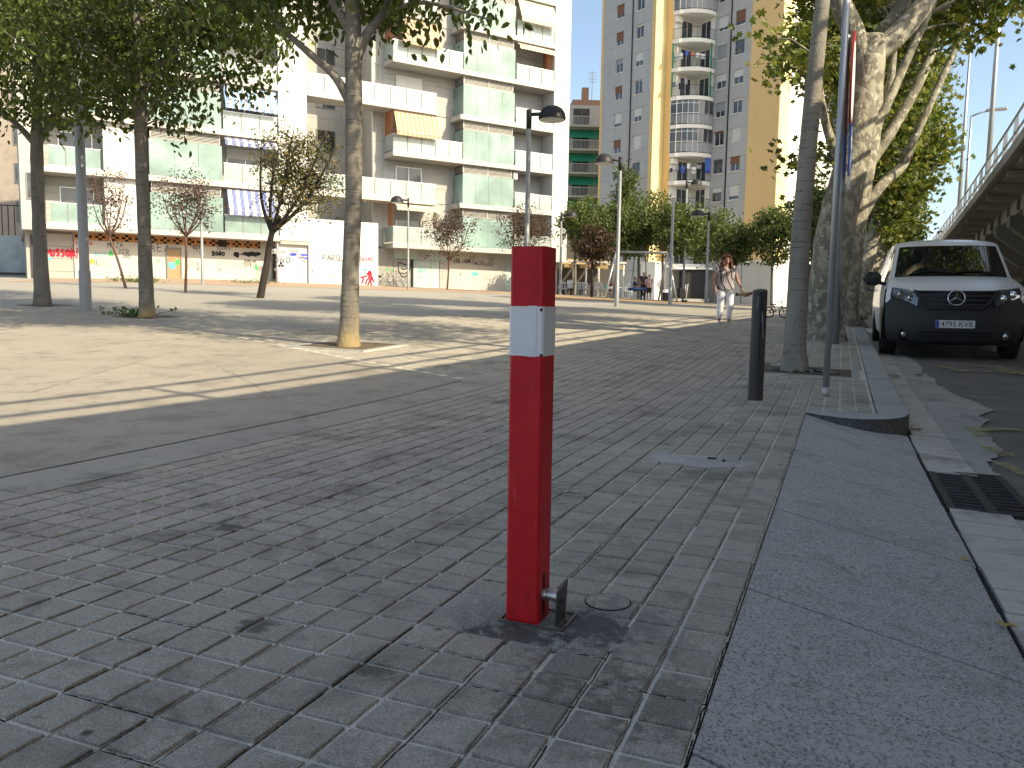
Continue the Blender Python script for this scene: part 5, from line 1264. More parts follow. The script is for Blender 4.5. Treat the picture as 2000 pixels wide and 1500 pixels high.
# a neighbour whose foot stands left of the picture
b0 = Vector((-10.2, 12.6, gz(-10.2, 12.6)))
tree('hackberry_tree', 'tree at the upper left corner whose sunlit leaves hang into the picture', b0, [((0, 0, -.1), .17), ((0, 0, 2), .14), ((.1, 0, 4), .10), ((.2, 0, 6.5), .04)], [([(0, 0, 3.2), (.8, .3, 4.2), (1.8, .6, 4.8)], [.06, .045, .02])],
     [(.2, 0, 6.0, 2.6, 2.4, 1.9), (1.9, .5, 4.9, 1.3, 1.2, .75)], 130, .3, 7000, .15, .085, m_celtis, m_bark, .9, 'hackberries of the plaza', 14, cut=lambda p: p[2] < 4.0)
# young tree by the kerb; its crown is above the picture
b0 = gp(1552, 727)
tree('street_tree', 'slender grey young tree rising from the square pit beside the black bollard', b0,
     [((0, 0, -.1), .150), (rel(b0, 1554, 640), .125), (rel(b0, 1562, 500), .115), (rel(b0, 1573, 350), .102), (rel(b0, 1588, 180), .095), (rel(b0, 1606, 0), .082), (rel(b0, 1620, -150), .06), (rel(b0, 1630, -330), .03)],
     [([rel(b0, 1606, 0), rel(b0, 1560, -120), rel(b0, 1480, -230)], [.05, .04, .015]), ([rel(b0, 1612, -60), rel(b0, 1680, -170), rel(b0, 1760, -260)], [.05, .04, .015])],
     [(.3, .4, 7.3, 3.0, 2.9, 2.0)], 190, .32, 9500, .15, .085, m_celtis, m_bark2, .9, None, 21, cut=lambda p: p[2] < 5.0)
# plum trees along the white block
def plum(label, px, py, top, cpx, cpy, rx, rz, lm, bm, ncl, nl, seed, Y=None, r=.05, L=.10, sh=.6, tw=2):
    b0 = gp(px, py) if Y is None else atY(px, Y); k = b0.y/F
    tp = Vector(rel(b0, *top)); cc = Vector(rel(b0, cpx, cpy)); RX, RZ = rx*k, rz*k
    lim = []
    rr = random.Random(seed)
    for i in range(9):
        a_ = i*2.4; e = cc+Vector((math.cos(a_)*RX*.7, math.sin(a_)*RX*.6, RZ*rr.uniform(.1, .85))); m_ = tp.lerp(e, .45)+Vector((math.cos(a_)*RX*.12, 0, -.1*RZ)); lim.append(([tuple(tp), tuple(m_), tuple(e)], [r*.62, r*.4, r*.12]))
    tree('plum_tree', label, b0, [((0, 0, -.1), r*1.15), (tuple(tp*.5+Vector((.02, 0, 0))), r), (tuple(tp), r*.85), (tuple(tp.lerp(cc, .3)), r*.6)], lim, [(cc.x, cc.y, cc.z, RX, RX*.85, RZ)], ncl, RX*.16, nl, L, L*.55, lm, bm, .2, 'plum trees of the plaza', seed, sh, r*.22, flare=False, nseg=8, twigs=tw)
plum('leaning plum tree with sparse leaves, nearest the left end of the white block', 247, 563, (214, 462), 214, 392, 48, 66, m_plum, m_rbark, 70, 750, 31)
plum('small upright plum tree in front of the rusty door', 362, 572, (363, 462), 362, 392, 66, 62, m_plum, m_rbark, 95, 1500, 32)
plum('largest plum tree with golden turning leaves, left of the trunk beside the bollard', 507, 582, (531, 455), 585, 342, 100, 100, m_autumn, m_dbark, 130, 4200, 33, r=.115, L=.11, tw=3)
plum('dark purple plum tree in front of the shop doors', 873, 566, (877, 510), 880, 455, 56, 52, m_plum, m_rbark, 90, 1700, 34, L=.15)
plum('dark purple plum tree half hidden by the red bollard', 1020, 566, (1022, 505), 1022, 452, 54, 46, m_plum, m_rbark, 90, 1900, 35, Y=47, L=.15)
# bushy round trees before the tower
def bushy(label, px, Y, cpx, cpy, rx, rz, seed, dark=False, nl=5200, top=None):
    b0 = atY(px, Y); k = Y/F; tp = Vector(rel(b0, *(top or (px+2, cpy+rz*.75)))); cc = Vector(rel(b0, cpx, cpy)); RX, RZ = rx*k, rz*k
    lim = [([tuple(tp), tuple(tp.lerp(cc, .5)+Vector((math.cos(a_)*RX*.4, math.sin(a_)*RX*.4, 0))), tuple(cc+Vector((math.cos(a_)*RX*.6, math.sin(a_)*RX*.6, RZ*.4)))], [.07, .05, .02]) for a_ in (0.3, 1.6, 2.9, 4.2, 5.4)]
    tree('round_tree', label, b0, [((0, 0, -.1), .10), (tuple(tp*.5), .09), (tuple(tp), .08), (tuple(tp.lerp(cc, .4)), .05)], lim, [(cc.x, cc.y, cc.z, RX, RX, RZ)], 110, RX*.15, nl, .20, .12, m_plum if dark else m_round, m_dbark if dark else m_bark, .3, 'bushy trees before the tower', seed, .4, .02, flare=False, nseg=8)
bushy('bushy tree nearest the right corner of the white block', 1122, 52, 1140, 440, 46, 52, 41)
bushy('dark purple tree among the bushy green ones before the terrace', 1155, 49, 1162, 480, 36, 40, 42, True, 2600)
bushy('bushy tree whose forked trunk stands left of the swing', 1193, 53, 1205, 452, 48, 55, 43)
bushy('widest bushy tree, above the swing beam', 1246, 54, 1262, 440, 62, 62, 44, nl=6500)
bushy('bushy tree in front of the tower balconies, right of the widest one', 1293, 52, 1325, 450, 50, 55, 45)
bushy('bushy tree left of the walking woman, before the right grey wall', 1402, 55, 1385, 455, 52, 55, 46)
bushy('leaning darker bushy tree above the walking woman', 1412, 50, 1440, 475, 40, 38, 47, top=(1440, 510))
bushy('bushy tree before the ochre wall, left of the young street tree', 1507, 48, 1515, 455, 46, 56, 48)
bushy('bushy tree between the young street tree and the nearest plane tree', 1585, 44, 1600, 430, 55, 80, 49, nl=6000)
# plane trees along the kerb
b0 = gp(1609, 664)
tree('plane_tree', 'huge mottled plane tree leaning right, its trunk nearest behind the sign posts', b0,
     [((0, 0, -.15), .36), (rel(b0, 1612, 600), .34), (rel(b0, 1632, 450), .335), (rel(b0, 1660, 330), .30), (rel(b0, 1682, 220), .275), (rel(b0, 1698, 120), .28), (rel(b0, 1702, 70), .2)],
     [([rel(b0, 1695, 140), rel(b0, 1665, 60), rel(b0, 1635, -20), rel(b0, 1620, -160)], [.22, .19, .17, .1]), ([rel(b0, 1690, 120), rel(b0, 1745, 75), rel(b0, 1795, 20), rel(b0, 1860, -80)], [.20, .20, .18, .1]), ([rel(b0, 1730, 60, .3), rel(b0, 1765, 0, .5), rel(b0, 1780, -150, .8)], [.17, .14, .08]), ([rel(b0, 1650, 330), rel(b0, 1625, 280), rel(b0, 1606, 210), rel(b0, 1600, 120)], [.10, .085, .07, .02]), ([rel(b0, 1672, 300), rel(b0, 1720, 230, .2), rel(b0, 1770, 120, .4), rel(b0, 1835, -20, .6)], [.10, .085, .075, .06])],
     [(2.6, .5, 8.2, 2.4, 2.2, 1.7), (3.3, .6, 6.15, 1.1, 1.0, .65), (-.6, .2, 8.0, 1.6, 1.6, 1.3), (-.75, .3, 5.4, .55, .5, .65), (-.95, .2, 4.4, .35, .4, .35), (-.55, .3, 3.5, .45, .45, .55), (.9, 1.2, 7.2, 1.4, 1.2, 1.0), (-.3, .5, 10.8, 3.0, 3.0, 1.9)], 420, .27, 25000, .15, .15, m_plane, m_pbark, .25, 'plane trees along the kerb', 61, nseg=18, br=.025)
b0 = gp(1647, 637)
tree('plane_tree', 'second plane tree from the camera, with long bare limbs reaching right over the van', b0,
     [((0, 0, -.15), .36), (rel(b0, 1652, 560), .33), (rel(b0, 1668, 430), .30), (rel(b0, 1688, 330), .26), (rel(b0, 1706, 240), .2), (rel(b0, 1716, 120), .12)],
     [([rel(b0, 1672, 440), rel(b0, 1715, 370), rel(b0, 1765, 320, .3), rel(b0, 1790, 260)], [.16, .13, .12, .05]), ([rel(b0, 1690, 330), rel(b0, 1745, 250), rel(b0, 1805, 140), rel(b0, 1850, 20)], [.15, .13, .11, .06]), ([rel(b0, 1760, 325, .3), rel(b0, 1800, 240), rel(b0, 1850, 130), rel(b0, 1890, 40)], [.1, .09, .08, .05]), ([rel(b0, 1700, 280), rel(b0, 1735, 180), rel(b0, 1750, 60)], [.12, .1, .06])],
     [(1.6, .9, 7.6, 1.4, 1.2, 1.2), (1.7, .8, 6.1, .9, .8, .8), (.9, .9, 5.4, .8, .8, .8), (2.5, .6, 8.8, 1.7, 1.4, 1.2), (1.0, .9, 4.3, .6, .6, .7), (-.9, 0, 6.6, 1.1, 1.1, 1.0), (-.3, .5, 11.6, 3.2, 3.0, 2.0)], 380, .30, 21000, .17, .17, m_plane, m_pbark, .25, 'plane trees along the kerb', 62, nseg=16, br=.025)
for k, (px, Y, sd, lab) in enumerate(((1672, 31, 63, 'third plane tree along the kerb, beside the van roof'), (1688, 40, 64, 'fourth plane tree along the kerb, leaning over the parked row'), (1700, 52, 65, 'farthest plane tree of the row, low behind the van'))):
    b0 = atY(px, Y); hgt = 8.5+k
    tree('plane_tree', lab, b0, [((0, 0, -.15), .36), ((.15, 0, 1.5), .32), ((.5, 0, 3.2), .28), ((.9, 0, 5), .18), ((1.1, 0, 7), .08)], [([(.4, 0, 3), (1.3, 0, 4.4), (2.4, 0, 6)], [.15, .12, .05]), ([(.5, 0, 3.2), (-.3, .2, 4.6), (-.9, 0, 6)], [.13, .1, .04])],
         [(.9, 0, 6.5, 2.2, 2.2, 2.3), (1.4, 0, 4.6, 1.6, 1.5, 1.5), (.2, 0, 10.8, 3.0, 3.0, 1.8)], 260, .36, 15500, .21, .20, m_plane, m_pbark, .25, 'plane trees along the kerb', sd, nseg=12, br=.03)
# dark tree between the tower and the awning block
b0 = Vector((10.4, 76, gz(10.4, 76)))
tree('dark_tree', 'dark evergreen tree at the left foot of the tower', b0, [((0, 0, 0), .15), ((0, 0, 4), .12), ((0, 0, 10), .05)], [], [(0, 0, 9.5, 1.3, 1.3, 3.2)], 80, .35, 2500, .28, .15, m_celtis, m_dbark, .2, None, 71, flare=False)
# ---- tree pits with sunken soil and granite rim
def pit(name, label, a0, a1, c0, c1, depth=.10, off=.012, w=.085):
    t = thing(name, label, 'tree pit', ac((a0+a1)/2, (c0+c1)/2, 0)); O = t.location.copy()
    b = MB(); N_ = 8; V = []; rr = random.Random(int(a0*10))
    for i in range(N_+1):
        for j in range(N_+1): V.append(ac(a0+(a1-a0)*i/N_, c0+(c1-c0)*j/N_, .004+rr.uniform(0, .012)*(0 < i < N_)*(0 < j < N_)+.02*math.exp(-((i-N_/2)**2+(j-N_/2)**2)/6))-O)
    b.add(V, [(i*(N_+1)+j, i*(N_+1)+j+1, (i+1)*(N_+1)+j+1, (i+1)*(N_+1)+j) for i in range(N_) for j in range(N_)]); b.build('soil', m_soil, t, True)
    def rim(A, C, A2, C2):
        b = MB(); P = [(A, C), (A2, C), (A2, C2), (A, C2)]; T = [ac(*p, .0165)-O for p in P]; B_ = [ac(*p, -.02)-O for p in P]; b.face(T)
        for i in range(4): j = (i+1) % 4; b.face([T[i], B_[i], B_[j], T[j]])
        b.build('rim_stone', m_kerb, t)
    rim(a0, c0, a0+w, c1); rim(a1-w, c0, a1, c1); rim(a0+w+.004, c0, a1-w-.004, c0+w); rim(a0+w+.004, c1-w, a1-w-.004, c1)
    return t
pit('tree_pit', 'square sunken pit with roots round the young street tree', *PITS['young'])
pit('tree_pit', 'pit at the foot of the nearest plane tree', *PITS['plane1'])
pit('tree_pit', 'pit at the foot of the second plane tree', *PITS['plane2'])
pit('tree_pit', 'pit round the plaza tree left of the red bollard', *PITS['plaza1'])
pit('tree_pit', 'weedy pit round the plaza tree right of the lamp mast', *PITS['plaza2'])
pit('tree_pit', 'pit round the plaza tree nearest the left edge', *PITS['plaza3'])
# roots in the near pit
b0 = gp(1552, 727); rr = random.Random(5)
rt = tag(link('roots', None, None, b0), 'pale exposed roots spreading over the soil of the street tree pit', 'roots')
for k in range(7):
    a_ = rr.uniform(2.6, 6.5); L = rr.uniform(.25, .5); pts = [(math.cos(a_)*.12, math.sin(a_)*.12, .05), (math.cos(a_+.15)*(.12+L*.4), math.sin(a_+.15)*(.12+L*.4)*.7, .035), (math.cos(a_-.1)*(.12+L*.7), math.sin(a_-.1)*(.12+L*.7)*.7, .02), (math.cos(a_)*(.12+L), math.sin(a_)*(.12+L)*.7, .008)]
    MB().tube(pts, [.03, .022, .016, .006], 6).build('root', m_bark, rt, True)
# ================================================================= van
m_vwhite = M('van_white_paint', (.83, .83, .85), .3, .02, 2, spec=.4); MATS['van_white_paint'].node_tree.nodes['Principled BSDF'].inputs['Coat Weight'].default_value = .35
m_vplas = M('black_bumper_plastic', (.028, .030, .032), .55, .12, 8, spec=.35)
m_vblk = M('gloss_black', (.010, .010, .011), .3, .05)
m_vglass = M('windscreen_glass', (.010, .012, .014), .02, .05, 1, spec=.9); MATS['windscreen_glass'].node_tree.nodes['Principled BSDF'].inputs['Coat Weight'].default_value = 1
m_chrome = M('chrome', (.75, .76, .78), .12, .03, metal=1)
m_lampg = M('headlamp_clear', (.20, .21, .23), .06, .75, 26, spec=.8, metal=.55)
m_tyre = M('tyre_rubber', (.018, .018, .019), .85, .15)
m_rim = M('wheel_rim', (.30, .31, .32), .4, .1, metal=.7)
m_plate = M('plate_white', (.75, .75, .76), .4, .03); m_pblue = M('plate_blue', (.02, .06, .42), .4, .03); m_ptext = M('plate_black', (.012, .012, .014), .5, .02)
VA, VC = 14.35, 1.68
vp = ac(VA, VC, -.138)
van = thing('parked_van', 'white van with black bumper and grille parked under the overpass', 'van', vp, -TH); van.scale = (1.05, 1.05, 1.06)
pit_ = math.atan((ac(VA+3, VC).z-ac(VA, VC).z)/3); van.rotation_euler = (pit_, 0, -TH)
ROWS = [(.20, .24, .84, .34, 0), (.07, .28, .90, .34, 0), (.01, .40, .93, .34, 0), (.0, .56, .945, .34, 0), (.03, .72, .95, .34, 0), (.065, .88, .95, .34, 0), (.10, 1.02, .945, .34, 0), (.17, 1.075, .93, .30, -.005), (.42, 1.155, .905, .20, .0), (.75, 1.225, .875, .15, .015), (.98, 1.265, .86, .13, .02), (1.33, 1.515, .815, .13, .02), (1.70, 1.775, .765, .13, .02), (1.84, 1.845, .745, .10, .03), (2.3, 1.905, .735, .03, .05), (3.6, 1.915, .735, 0, .05), (5.0, 1.88, .735, 0, .05), (5.13, 1.75, .76, 0, .03), (5.15, .45, .92, 0, 0)]
def VS(t, r, off=0):
    r = max(0, min(len(ROWS)-1.0001, r)); i = int(r); f = r-i; q = [ROWS[i][k]*(1-f)+ROWS[i+1][k]*f for k in range(5)]
    p = Vector((t*q[2], q[0]+q[3]*abs(t)**3.2, q[1]-q[4]*abs(t)**3))
    if off:
        e = .02; dt = VS(t+e, r)-VS(t-e, r); dr = VS(t, r+e)-VS(t, r-e); n = dt.cross(dr); n.normalize()
        if n.y > 0 and n.z < .9: n = -n
        if n.z < -.3: n = -n
        p = p+n*off
    return p
def vgrid(name, t0, t1, r0, r1, nt, nr, mt, parent, off=0, fn=None, smooth=True):
    b = MB(); V = []
    for j in range(nr+1):
        for i in range(nt+1):
            u, v = i/nt, j/nr
            if fn: t, r = fn(u, v)
            else: t, r = t0+(t1-t0)*u, r0+(r1-r0)*v
            V.append(VS(t, r, off))
    b.add(V, [(j*(nt+1)+i, j*(nt+1)+i+1, (j+1)*(nt+1)+i+1, (j+1)*(nt+1)+i) for j in range(nr) for i in range(nt)])
    return b.build(name, mt, parent, smooth)
def rb_(t): x = max(0, min(1, (abs(t)-.80)/.2)); return 6.55-1.75*x*x*(3-2*x)
vgrid('bumper', 0, 0, 0, 0, 40, 26, m_vplas, van, 0, lambda u, v: (2*u-1, v*rb_(2*u-1)))
vgrid('bonnet', 0, 0, 0, 0, 40, 18, m_vwhite, van, 0, lambda u, v: (2*u-1, rb_(2*u-1)+(10-rb_(2*u-1))*v))
vgrid('body', -1, 1, 10, 18, 26, 40, m_vwhite, van)
# sides
def edge_at(y):
    for k in range(700): 
        r = 7+k*.0158
        p = VS(1, r)
        if p.y >= y: return p
    return VS(1, 17)
for sg in (-1, 1):
    b = MB(); V = []; ys = [.46, .6, .8, 1.0, 1.2, 1.5, 1.8, 2.1, 2.5, 3, 3.6, 4.3, 5.0, 5.14]
    for y in ys:
        e = edge_at(y); zb = min(1.08, e.z-.03)
        for x, z in ((e.x, e.z), (e.x*.5+.965*.5+.005, (e.z+zb)/2), (.965, zb), (.975, .8), (.965, .5), (.93, .28)): V.append((sg*x, y, z))
    n = 6; b.add(V, [(i*n+k, i*n+k+1, (i+1)*n+k+1, (i+1)*n+k) for i in range(len(ys)-1) for k in range(n-1)]); b.build('side_panel', m_vwhite, van, True)
    b = MB(); b.face([(sg*.978, .47, .28), (sg*.985, .47, .62), (sg*.985, .62, .80), (sg*.985, 1.18, .80), (sg*.985, 1.33, .62), (sg*.97, 1.33, .28)]); b.build('wheel_arch', m_vblk, van)
    b = MB(); P = []
    for y in (1.45, 1.85, 2.15, 2.35): e = edge_at(y); P.append(Vector((sg*(e.x*.92+.965*.08+.012), y, e.z-.07)))
    Q = [Vector((sg*(.957), y, 1.16)) for y in (2.35, 1.9, 1.5, 1.28)]
    b.face(P+Q); b.build('side_window', m_vglass, van)
    # mirror
    b = MB(); b.box((sg*1.13, .98, 1.23), (.25, .15, .22), bev=.06); mr = b.build('mirror', m_vplas, van, True, sharp=60); MB().tube([(sg*.93, 1.02, 1.14), (sg*1.06, 1.0, 1.18)], .035, 6).build('mirror_arm', m_vplas, mr)
    # headlamp
    hl = vgrid('headlight', 0, 0, 0, 0, 8, 6, m_lampg, van, .010, lambda u, v: (sg*(.55+.36*u-.045*v*(1-u)), 4.55+1.0*u**.8+v*(1.62-.18*u)))
    for k, (t_, r_, q_) in enumerate(((.64, 5.35, .055), (.78, 5.75, .06))):
        p_ = VS(sg*t_, r_, .016); o = MB().lathe([(q_, .0), (q_*.7, .012), (q_*.25, .018)], 14, axis='y').build('reflector', m_chrome, hl, True, loc=p_); o.rotation_euler.z = sg*-.35+math.pi
    b = vgrid('headlight_surround', 0, 0, 0, 0, 8, 6, m_vblk, van, .006, lambda u, v: (sg*(.52+.41*u-.045*v*(1-u)), 4.38+1.02*u**.8+v*(1.92-.18*u)))
    # fog lamp in a dark hollow
    p_ = VS(sg*.735, 1.85, .004); fo = MB().lathe([(.095, 0), (.08, .012), (.06, .012)], 18, axis='y').build('fog_lamp', m_vblk, van, True, loc=p_); fo.rotation_euler.z = sg*-.3+math.pi
    MB().lathe([(.042, .012), (.03, .022), (.005, .026)], 14, axis='y').build('fog_lens', m_chrome, fo, True)
# windscreen
vgrid('windscreen', -.90, .90, 10.06, 11.93, 22, 14, m_vglass, van, .012)
vgrid('screen_border', -.935, .935, 10.01, 12.0, 22, 14, m_vblk, van, .007)
for x0, x1 in ((-.60, .02), (.02, .70)):
    pts = [VS(x0+(x1-x0)*k/6, 10.12+.16*math.sin(math.pi*k/6), .03) for k in range(7)]; MB().tube(pts, .014, 5).build('wiper', m_vblk, van, True)
p_ = VS(-.80, 11.70, .014); MB().box((0, 0, 0), (.07, .004, .05)).build('sticker', M('green_sticker', (.25, .5, .05), .6, .1), van, loc=p_)
# grille
gr_ = vgrid('grille', 0, 0, 0, 0, 20, 10, m_vblk, van, .012, lambda u, v: ((2*u-1)*(.38+.22*v**.7), 4.42+1.78*v-.10*(1-v)*(1-abs(2*u-1)**2)))
for k in range(4):
    v = .16+.26*k; hw = .36+.22*v**.7; dr = .10 if k < 3 else .06
    vgrid('grille_bar', -hw, hw, 4.42+1.78*v-dr, 4.42+1.78*v+dr, 16, 2, m_vplas, gr_, .026)
rimpts = [VS(s_*(.36+.23*v**.7), 4.40+1.82*v, .02) for s_, v in [(-1, k/6) for k in range(6, -1, -1)]+[(1, k/6) for k in range(7)]]; MB().tube(rimpts, .024, 6).build('grille_frame', m_vplas, gr_, True)
em = thing('tmp_e', None, None); em.name = 'emblem'; em.parent = gr_; em.location = VS(0, 5.4, .035); em.rotation_euler = (-.2, 0, 0)
b = MB(); R_ = .112; n = 36; ring = [(R_*math.cos(2*math.pi*k/n), 0, R_*math.sin(2*math.pi*k/n)) for k in range(n+1)]; b.tube(ring, .0095, 6, caps=False); b.build('emblem_ring', m_chrome, em, True)
b = MB()
for k in range(3):
    a_ = math.pi/2+k*2*math.pi/3; d = Vector((math.cos(a_), 0, math.sin(a_))); s_ = Vector((-d.z, 0, d.x)); c_ = Vector((0, -.012, 0)); tip = d*R_
    l = d.lerp(s_, .0)*.0; A = s_*.020-d*.012; B_ = -s_*.020-d*.012; b.face([A, tip, c_]); b.face([tip, B_, c_])
b.build('emblem_star', m_chrome, em)
vgrid('lower_intake', -.52, .52, .95, 2.25, 14, 5, m_vblk, van, .008)
for k in range(3): vgrid('intake_bar', -.50, .50, 1.2+.36*k, 1.28+.36*k, 10, 1, m_vplas, van, .014)
pl = MB().box((0, 0, 0), (.52, .012, .115), bev=.004).build('licence_plate', m_plate, van, loc=(0, -.022, .555))
MB().box((-.237, -.0068, 0), (.042, .002, .108)).build('plate_band', m_pblue, pl)
tx = raised_text('4795 KVB', pl, m_ptext, .102, 'plate_number'); tx.rotation_euler = (math.pi/2, 0, 0); tx.location = (.02, -.0085, -.001); tx.scale = (1.02, 1.02, .5)
for sg in (-1, 1):
    for y in (.90, 4.1):
        wh = thing('tmp_w', None, None); wh.name = 'wheel'; wh.parent = van; wh.location = (sg*.86, y, .33)
        MB().lathe([(.20, -.11), (.30, -.115), (.33, -.09), (.335, 0), (.33, .09), (.30, .115), (.20, .11)], 26, axis='x').build('tyre', m_tyre, wh, True); MB().lathe([(.20, -.09), (.205, .09), (.1, .07)], 18, axis='x').build('rim', m_rim, wh, True)
pbox('underbody', van, m_vblk, (0, 2.6, .33), (1.55, 4.6, .2))
# ================================================================= scooter behind the van
sc = thing('motor_scooter', 'dark motor scooter parked at the kerb just behind the van', 'scooter', ac(20.2, .86, -.13), -TH)
m_scb = M('scooter_body', (.03, .03, .035), .3, .05); m_scw = M('scooter_grey', (.4, .4, .42), .35, .05)
for y in (0, 1.3): w_ = MB().lathe([(.15, -.05), (.24, -.06), (.27, -.02), (.27, .02), (.24, .06), (.15, .05)], 20, (0, y, .27), axis='x').build('wheel', m_tyre, sc, True); MB().lathe([(.15, -.03), (.15, .03)], 14, (0, y, .27), axis='x').build('rim', m_rim, w_)
b = MB(); b.extr([(.1, .45), (.35, .30), (.8, .28), (.85, .55), (1.5, .62), (1.55, .78), (.8, .82), (.7, .5), (.42, .45), (.3, .95), (.18, .98)], 'x', -.14, .14); b.build('body', m_scb, sc)
b = MB(); b.box((0, 1.1, .84), (.26, .7, .1), bev=.03); b.build('seat', m_vblk, sc); b = MB(); b.box((0, .14, .75), (.34, .06, .5), bev=.02); b.build('leg_shield', m_scw, sc)
MB().tube([(-.32, .28, 1.08), (0, .2, 1.02), (.32, .28, 1.08)], .02, 6).build('handlebar', m_vblk, sc, True)
for sg in (-1, 1): MB().tube([(sg*.25, .25, 1.06), (sg*.33, .2, 1.28)], .008, 4).build('mirror_stalk', m_vblk, sc); MB().ball((sg*.35, .2, 1.31), (.07, .02, .05), 10, 6).build('mirror', m_vblk, sc, True)
MB().ball((0, .08, .98), (.09, .06, .09), 10, 6).build('headlight', m_lampg, sc, True)
# ================================================================= people
m_skin = M('skin', (.40, .22, .15), .55, .08, 8, spec=.35); m_skin2 = M('tanned_skin', (.36, .19, .12), .55, .08, 8, spec=.35)
def voxed(o, vox, smooth=5, fac=.5):
    md = o.modifiers.new('Remesh', 'REMESH'); md.mode = 'VOXEL'; md.voxel_size = vox; md.use_smooth_shade = True
    s = o.modifiers.new('Smooth', 'SMOOTH'); s.iterations = smooth; s.factor = fac; return o
def limb(b, pts, rad, n=10):
    b.tube(pts, rad, n)
    for p, r in zip(pts, rad): b.ball(p, r*.99, 10, 6)
def hand(b, wr, d, s=1.0, side=1):
    d = Vector(d).normalized(); a = Vector((0, -1, 0)); a = (a-d*a.dot(d)).normalized(); c = d.cross(a)
    pc = Vector(wr)+d*.045*s; b.ball(pc, (.03*s, .03*s, .04*s), 8, 6)
    for k in range(4):
        o = Vector(wr)+d*.075*s+a*(k-1.5)*.017*s; L = (.06, .075, .072, .055)[k]*s
        b.tube([o, o+d*L*.5+c*side*.008*s, o+d*L*.9+c*side*.022*s], [.0095*s, .0085*s, .007*s], 6)
    o = Vector(wr)+d*.025*s+a*.022*s; b.tube([o, o+d*.03*s+a*.028*s, o+d*.058*s+a*.034*s], [.0115*s, .0095*s, .008*s], 6)
def person(label, loc, rz, h, J, hair, top, bottom, shoes, skin=None, vox=.012, sleeves=.5, hemz=.06, plump=1.0, hairlong=False, group=None, shorts=None):
    k = h/1.70; skin = skin or m_skin; V3 = lambda p: Vector(p)*k
    D = dict(head=(0, -.02, 1.585), neck=(0, 0, 1.44), chest=(0, 0, 1.25), waist=(0, 0, 1.02), pelvis=(0, 0, .88), sL=(-.185, .01, 1.385), eL=(-.25, .03, 1.10), wL=(-.26, -.05, .86), sR=(.185, .01, 1.385), eR=(.25, .03, 1.10), wR=(.26, -.05, .86), hL=(-.095, 0, .88), kL=(-.10, -.02, .48), aL=(-.10, .02, .09), hR=(.095, 0, .88), kR=(.10, -.02, .48), aR=(.10, .02, .09)); D.update(J); D = {q: V3(p) for q, p in D.items()}
    b = MB(); hd = D['head']
    b.ball(hd+V3((0, .012, .015)), (.076*k, .092*k, .105*k), 14, 10); b.ball(hd+V3((0, -.022, -.055)), (.052*k, .058*k, .062*k), 12, 8); b.ball(hd+V3((0, -.082, -.012)), (.014*k, .02*k, .026*k), 8, 6); b.ball(hd+V3((0, -.066, -.062)), (.028*k, .018*k, .014*k), 8, 6)
    for s_ in (-1, 1): b.ball(hd+V3((s_*.076, .015, -.01)), (.012*k, .022*k, .032*k), 8, 6)
    limb(b, [D['neck']-V3((0, 0, .04)), hd-V3((0, 0, .06))], [.055*k, .048*k])
    P = plump
    b.tube([D['pelvis']-V3((0, 0, .04)), D['pelvis'], D['waist'], D['chest'], D['neck']-V3((0, 0, .05))], [.11*k*P, .135*k*P, .12*k*P, .135*k*P, .07*k], 14)
    for s_ in 'LR':
        limb(b, [D['neck']-V3((0, 0, .06)), D['s'+s_]], [.06*k, .055*k]); limb(b, [D['s'+s_], D['e'+s_], D['w'+s_]], [.052*k*P, .042*k*P, .027*k]); hand(b, D['w'+s_], D['w'+s_]-D['e'+s_], k*.95, 1 if s_ == 'L' else -1)
        limb(b, [D['h'+s_], D['k'+s_], D['a'+s_]], [.085*k*P, .056*k*P, .036*k]); b.ball(D['a'+s_]+V3((0, -.06, -.045)), (.038*k, .11*k, .035*k), 10, 6)
    o = b.build('person', skin, None, True, loc=loc, rz=rz); tag(o, label, 'person', group); voxed(o, vox, 4)
    # eyes, mouth
    for s_ in (-1, 1): MB().ball(hd+V3((s_*.031, -.076, .012)), (.013*k, .006*k, .007*k), 8, 5).build('eye', m_dark, o, True)
    MB().ball(hd+V3((0, -.083, -.064)), (.024*k, .006*k, .006*k), 8, 5).build('mouth', M('lips', (.35, .08, .07), .5, .05), o, True)
    # top
    g = .016*k; b = MB(); pb = D['pelvis']+V3((0, 0, .02)); 
    prof = [(pb-V3((0, 0, .06)), .145*P), (pb, .150*P), (D['waist'], .140*P), (D['chest'], .148*P), (D['neck']-V3((0, 0, .07)), .085)]
    V = []; n = 18
    for c, r in prof:
        for i in range(n): a_ = 2*math.pi*i/n; V.append(c+Vector((math.cos(a_)*(r*k*1.18+g), math.sin(a_)*(r*k*.80+g), 0)))
    b.add(V, [(j*n+i, j*n+(i+1) % n, (j+1)*n+(i+1) % n, (j+1)*n+i) for j in range(len(prof)-1) for i in range(n)]+[tuple(reversed(range(n))), tuple(range((len(prof)-1)*n, len(prof)*n))])
    for s_ in 'LR':
        limb(b, [D['neck']-V3((0, 0, .075)), D['s'+s_]], [.07*k, .066*k]); 
        if sleeves: limb(b, [D['s'+s_], D['s'+s_].lerp(D['e'+s_], min(1, sleeves))], [.066*k*P, .062*k*P])
        if sleeves > 1: limb(b, [D['e'+s_], D['e'+s_].lerp(D['w'+s_], sleeves-1)], [.056*k, .042*k])
    voxed(b.build('top', top, o, True), vox, 3)
    # bottom
    b = MB(); b.ball(D['pelvis'], (.165*k*P, .125*k*P, .115*k), 16, 10); b.ball(D['pelvis']+V3((0, 0, .06)), (.15*k*P, .115*k*P, .10*k), 14, 8)
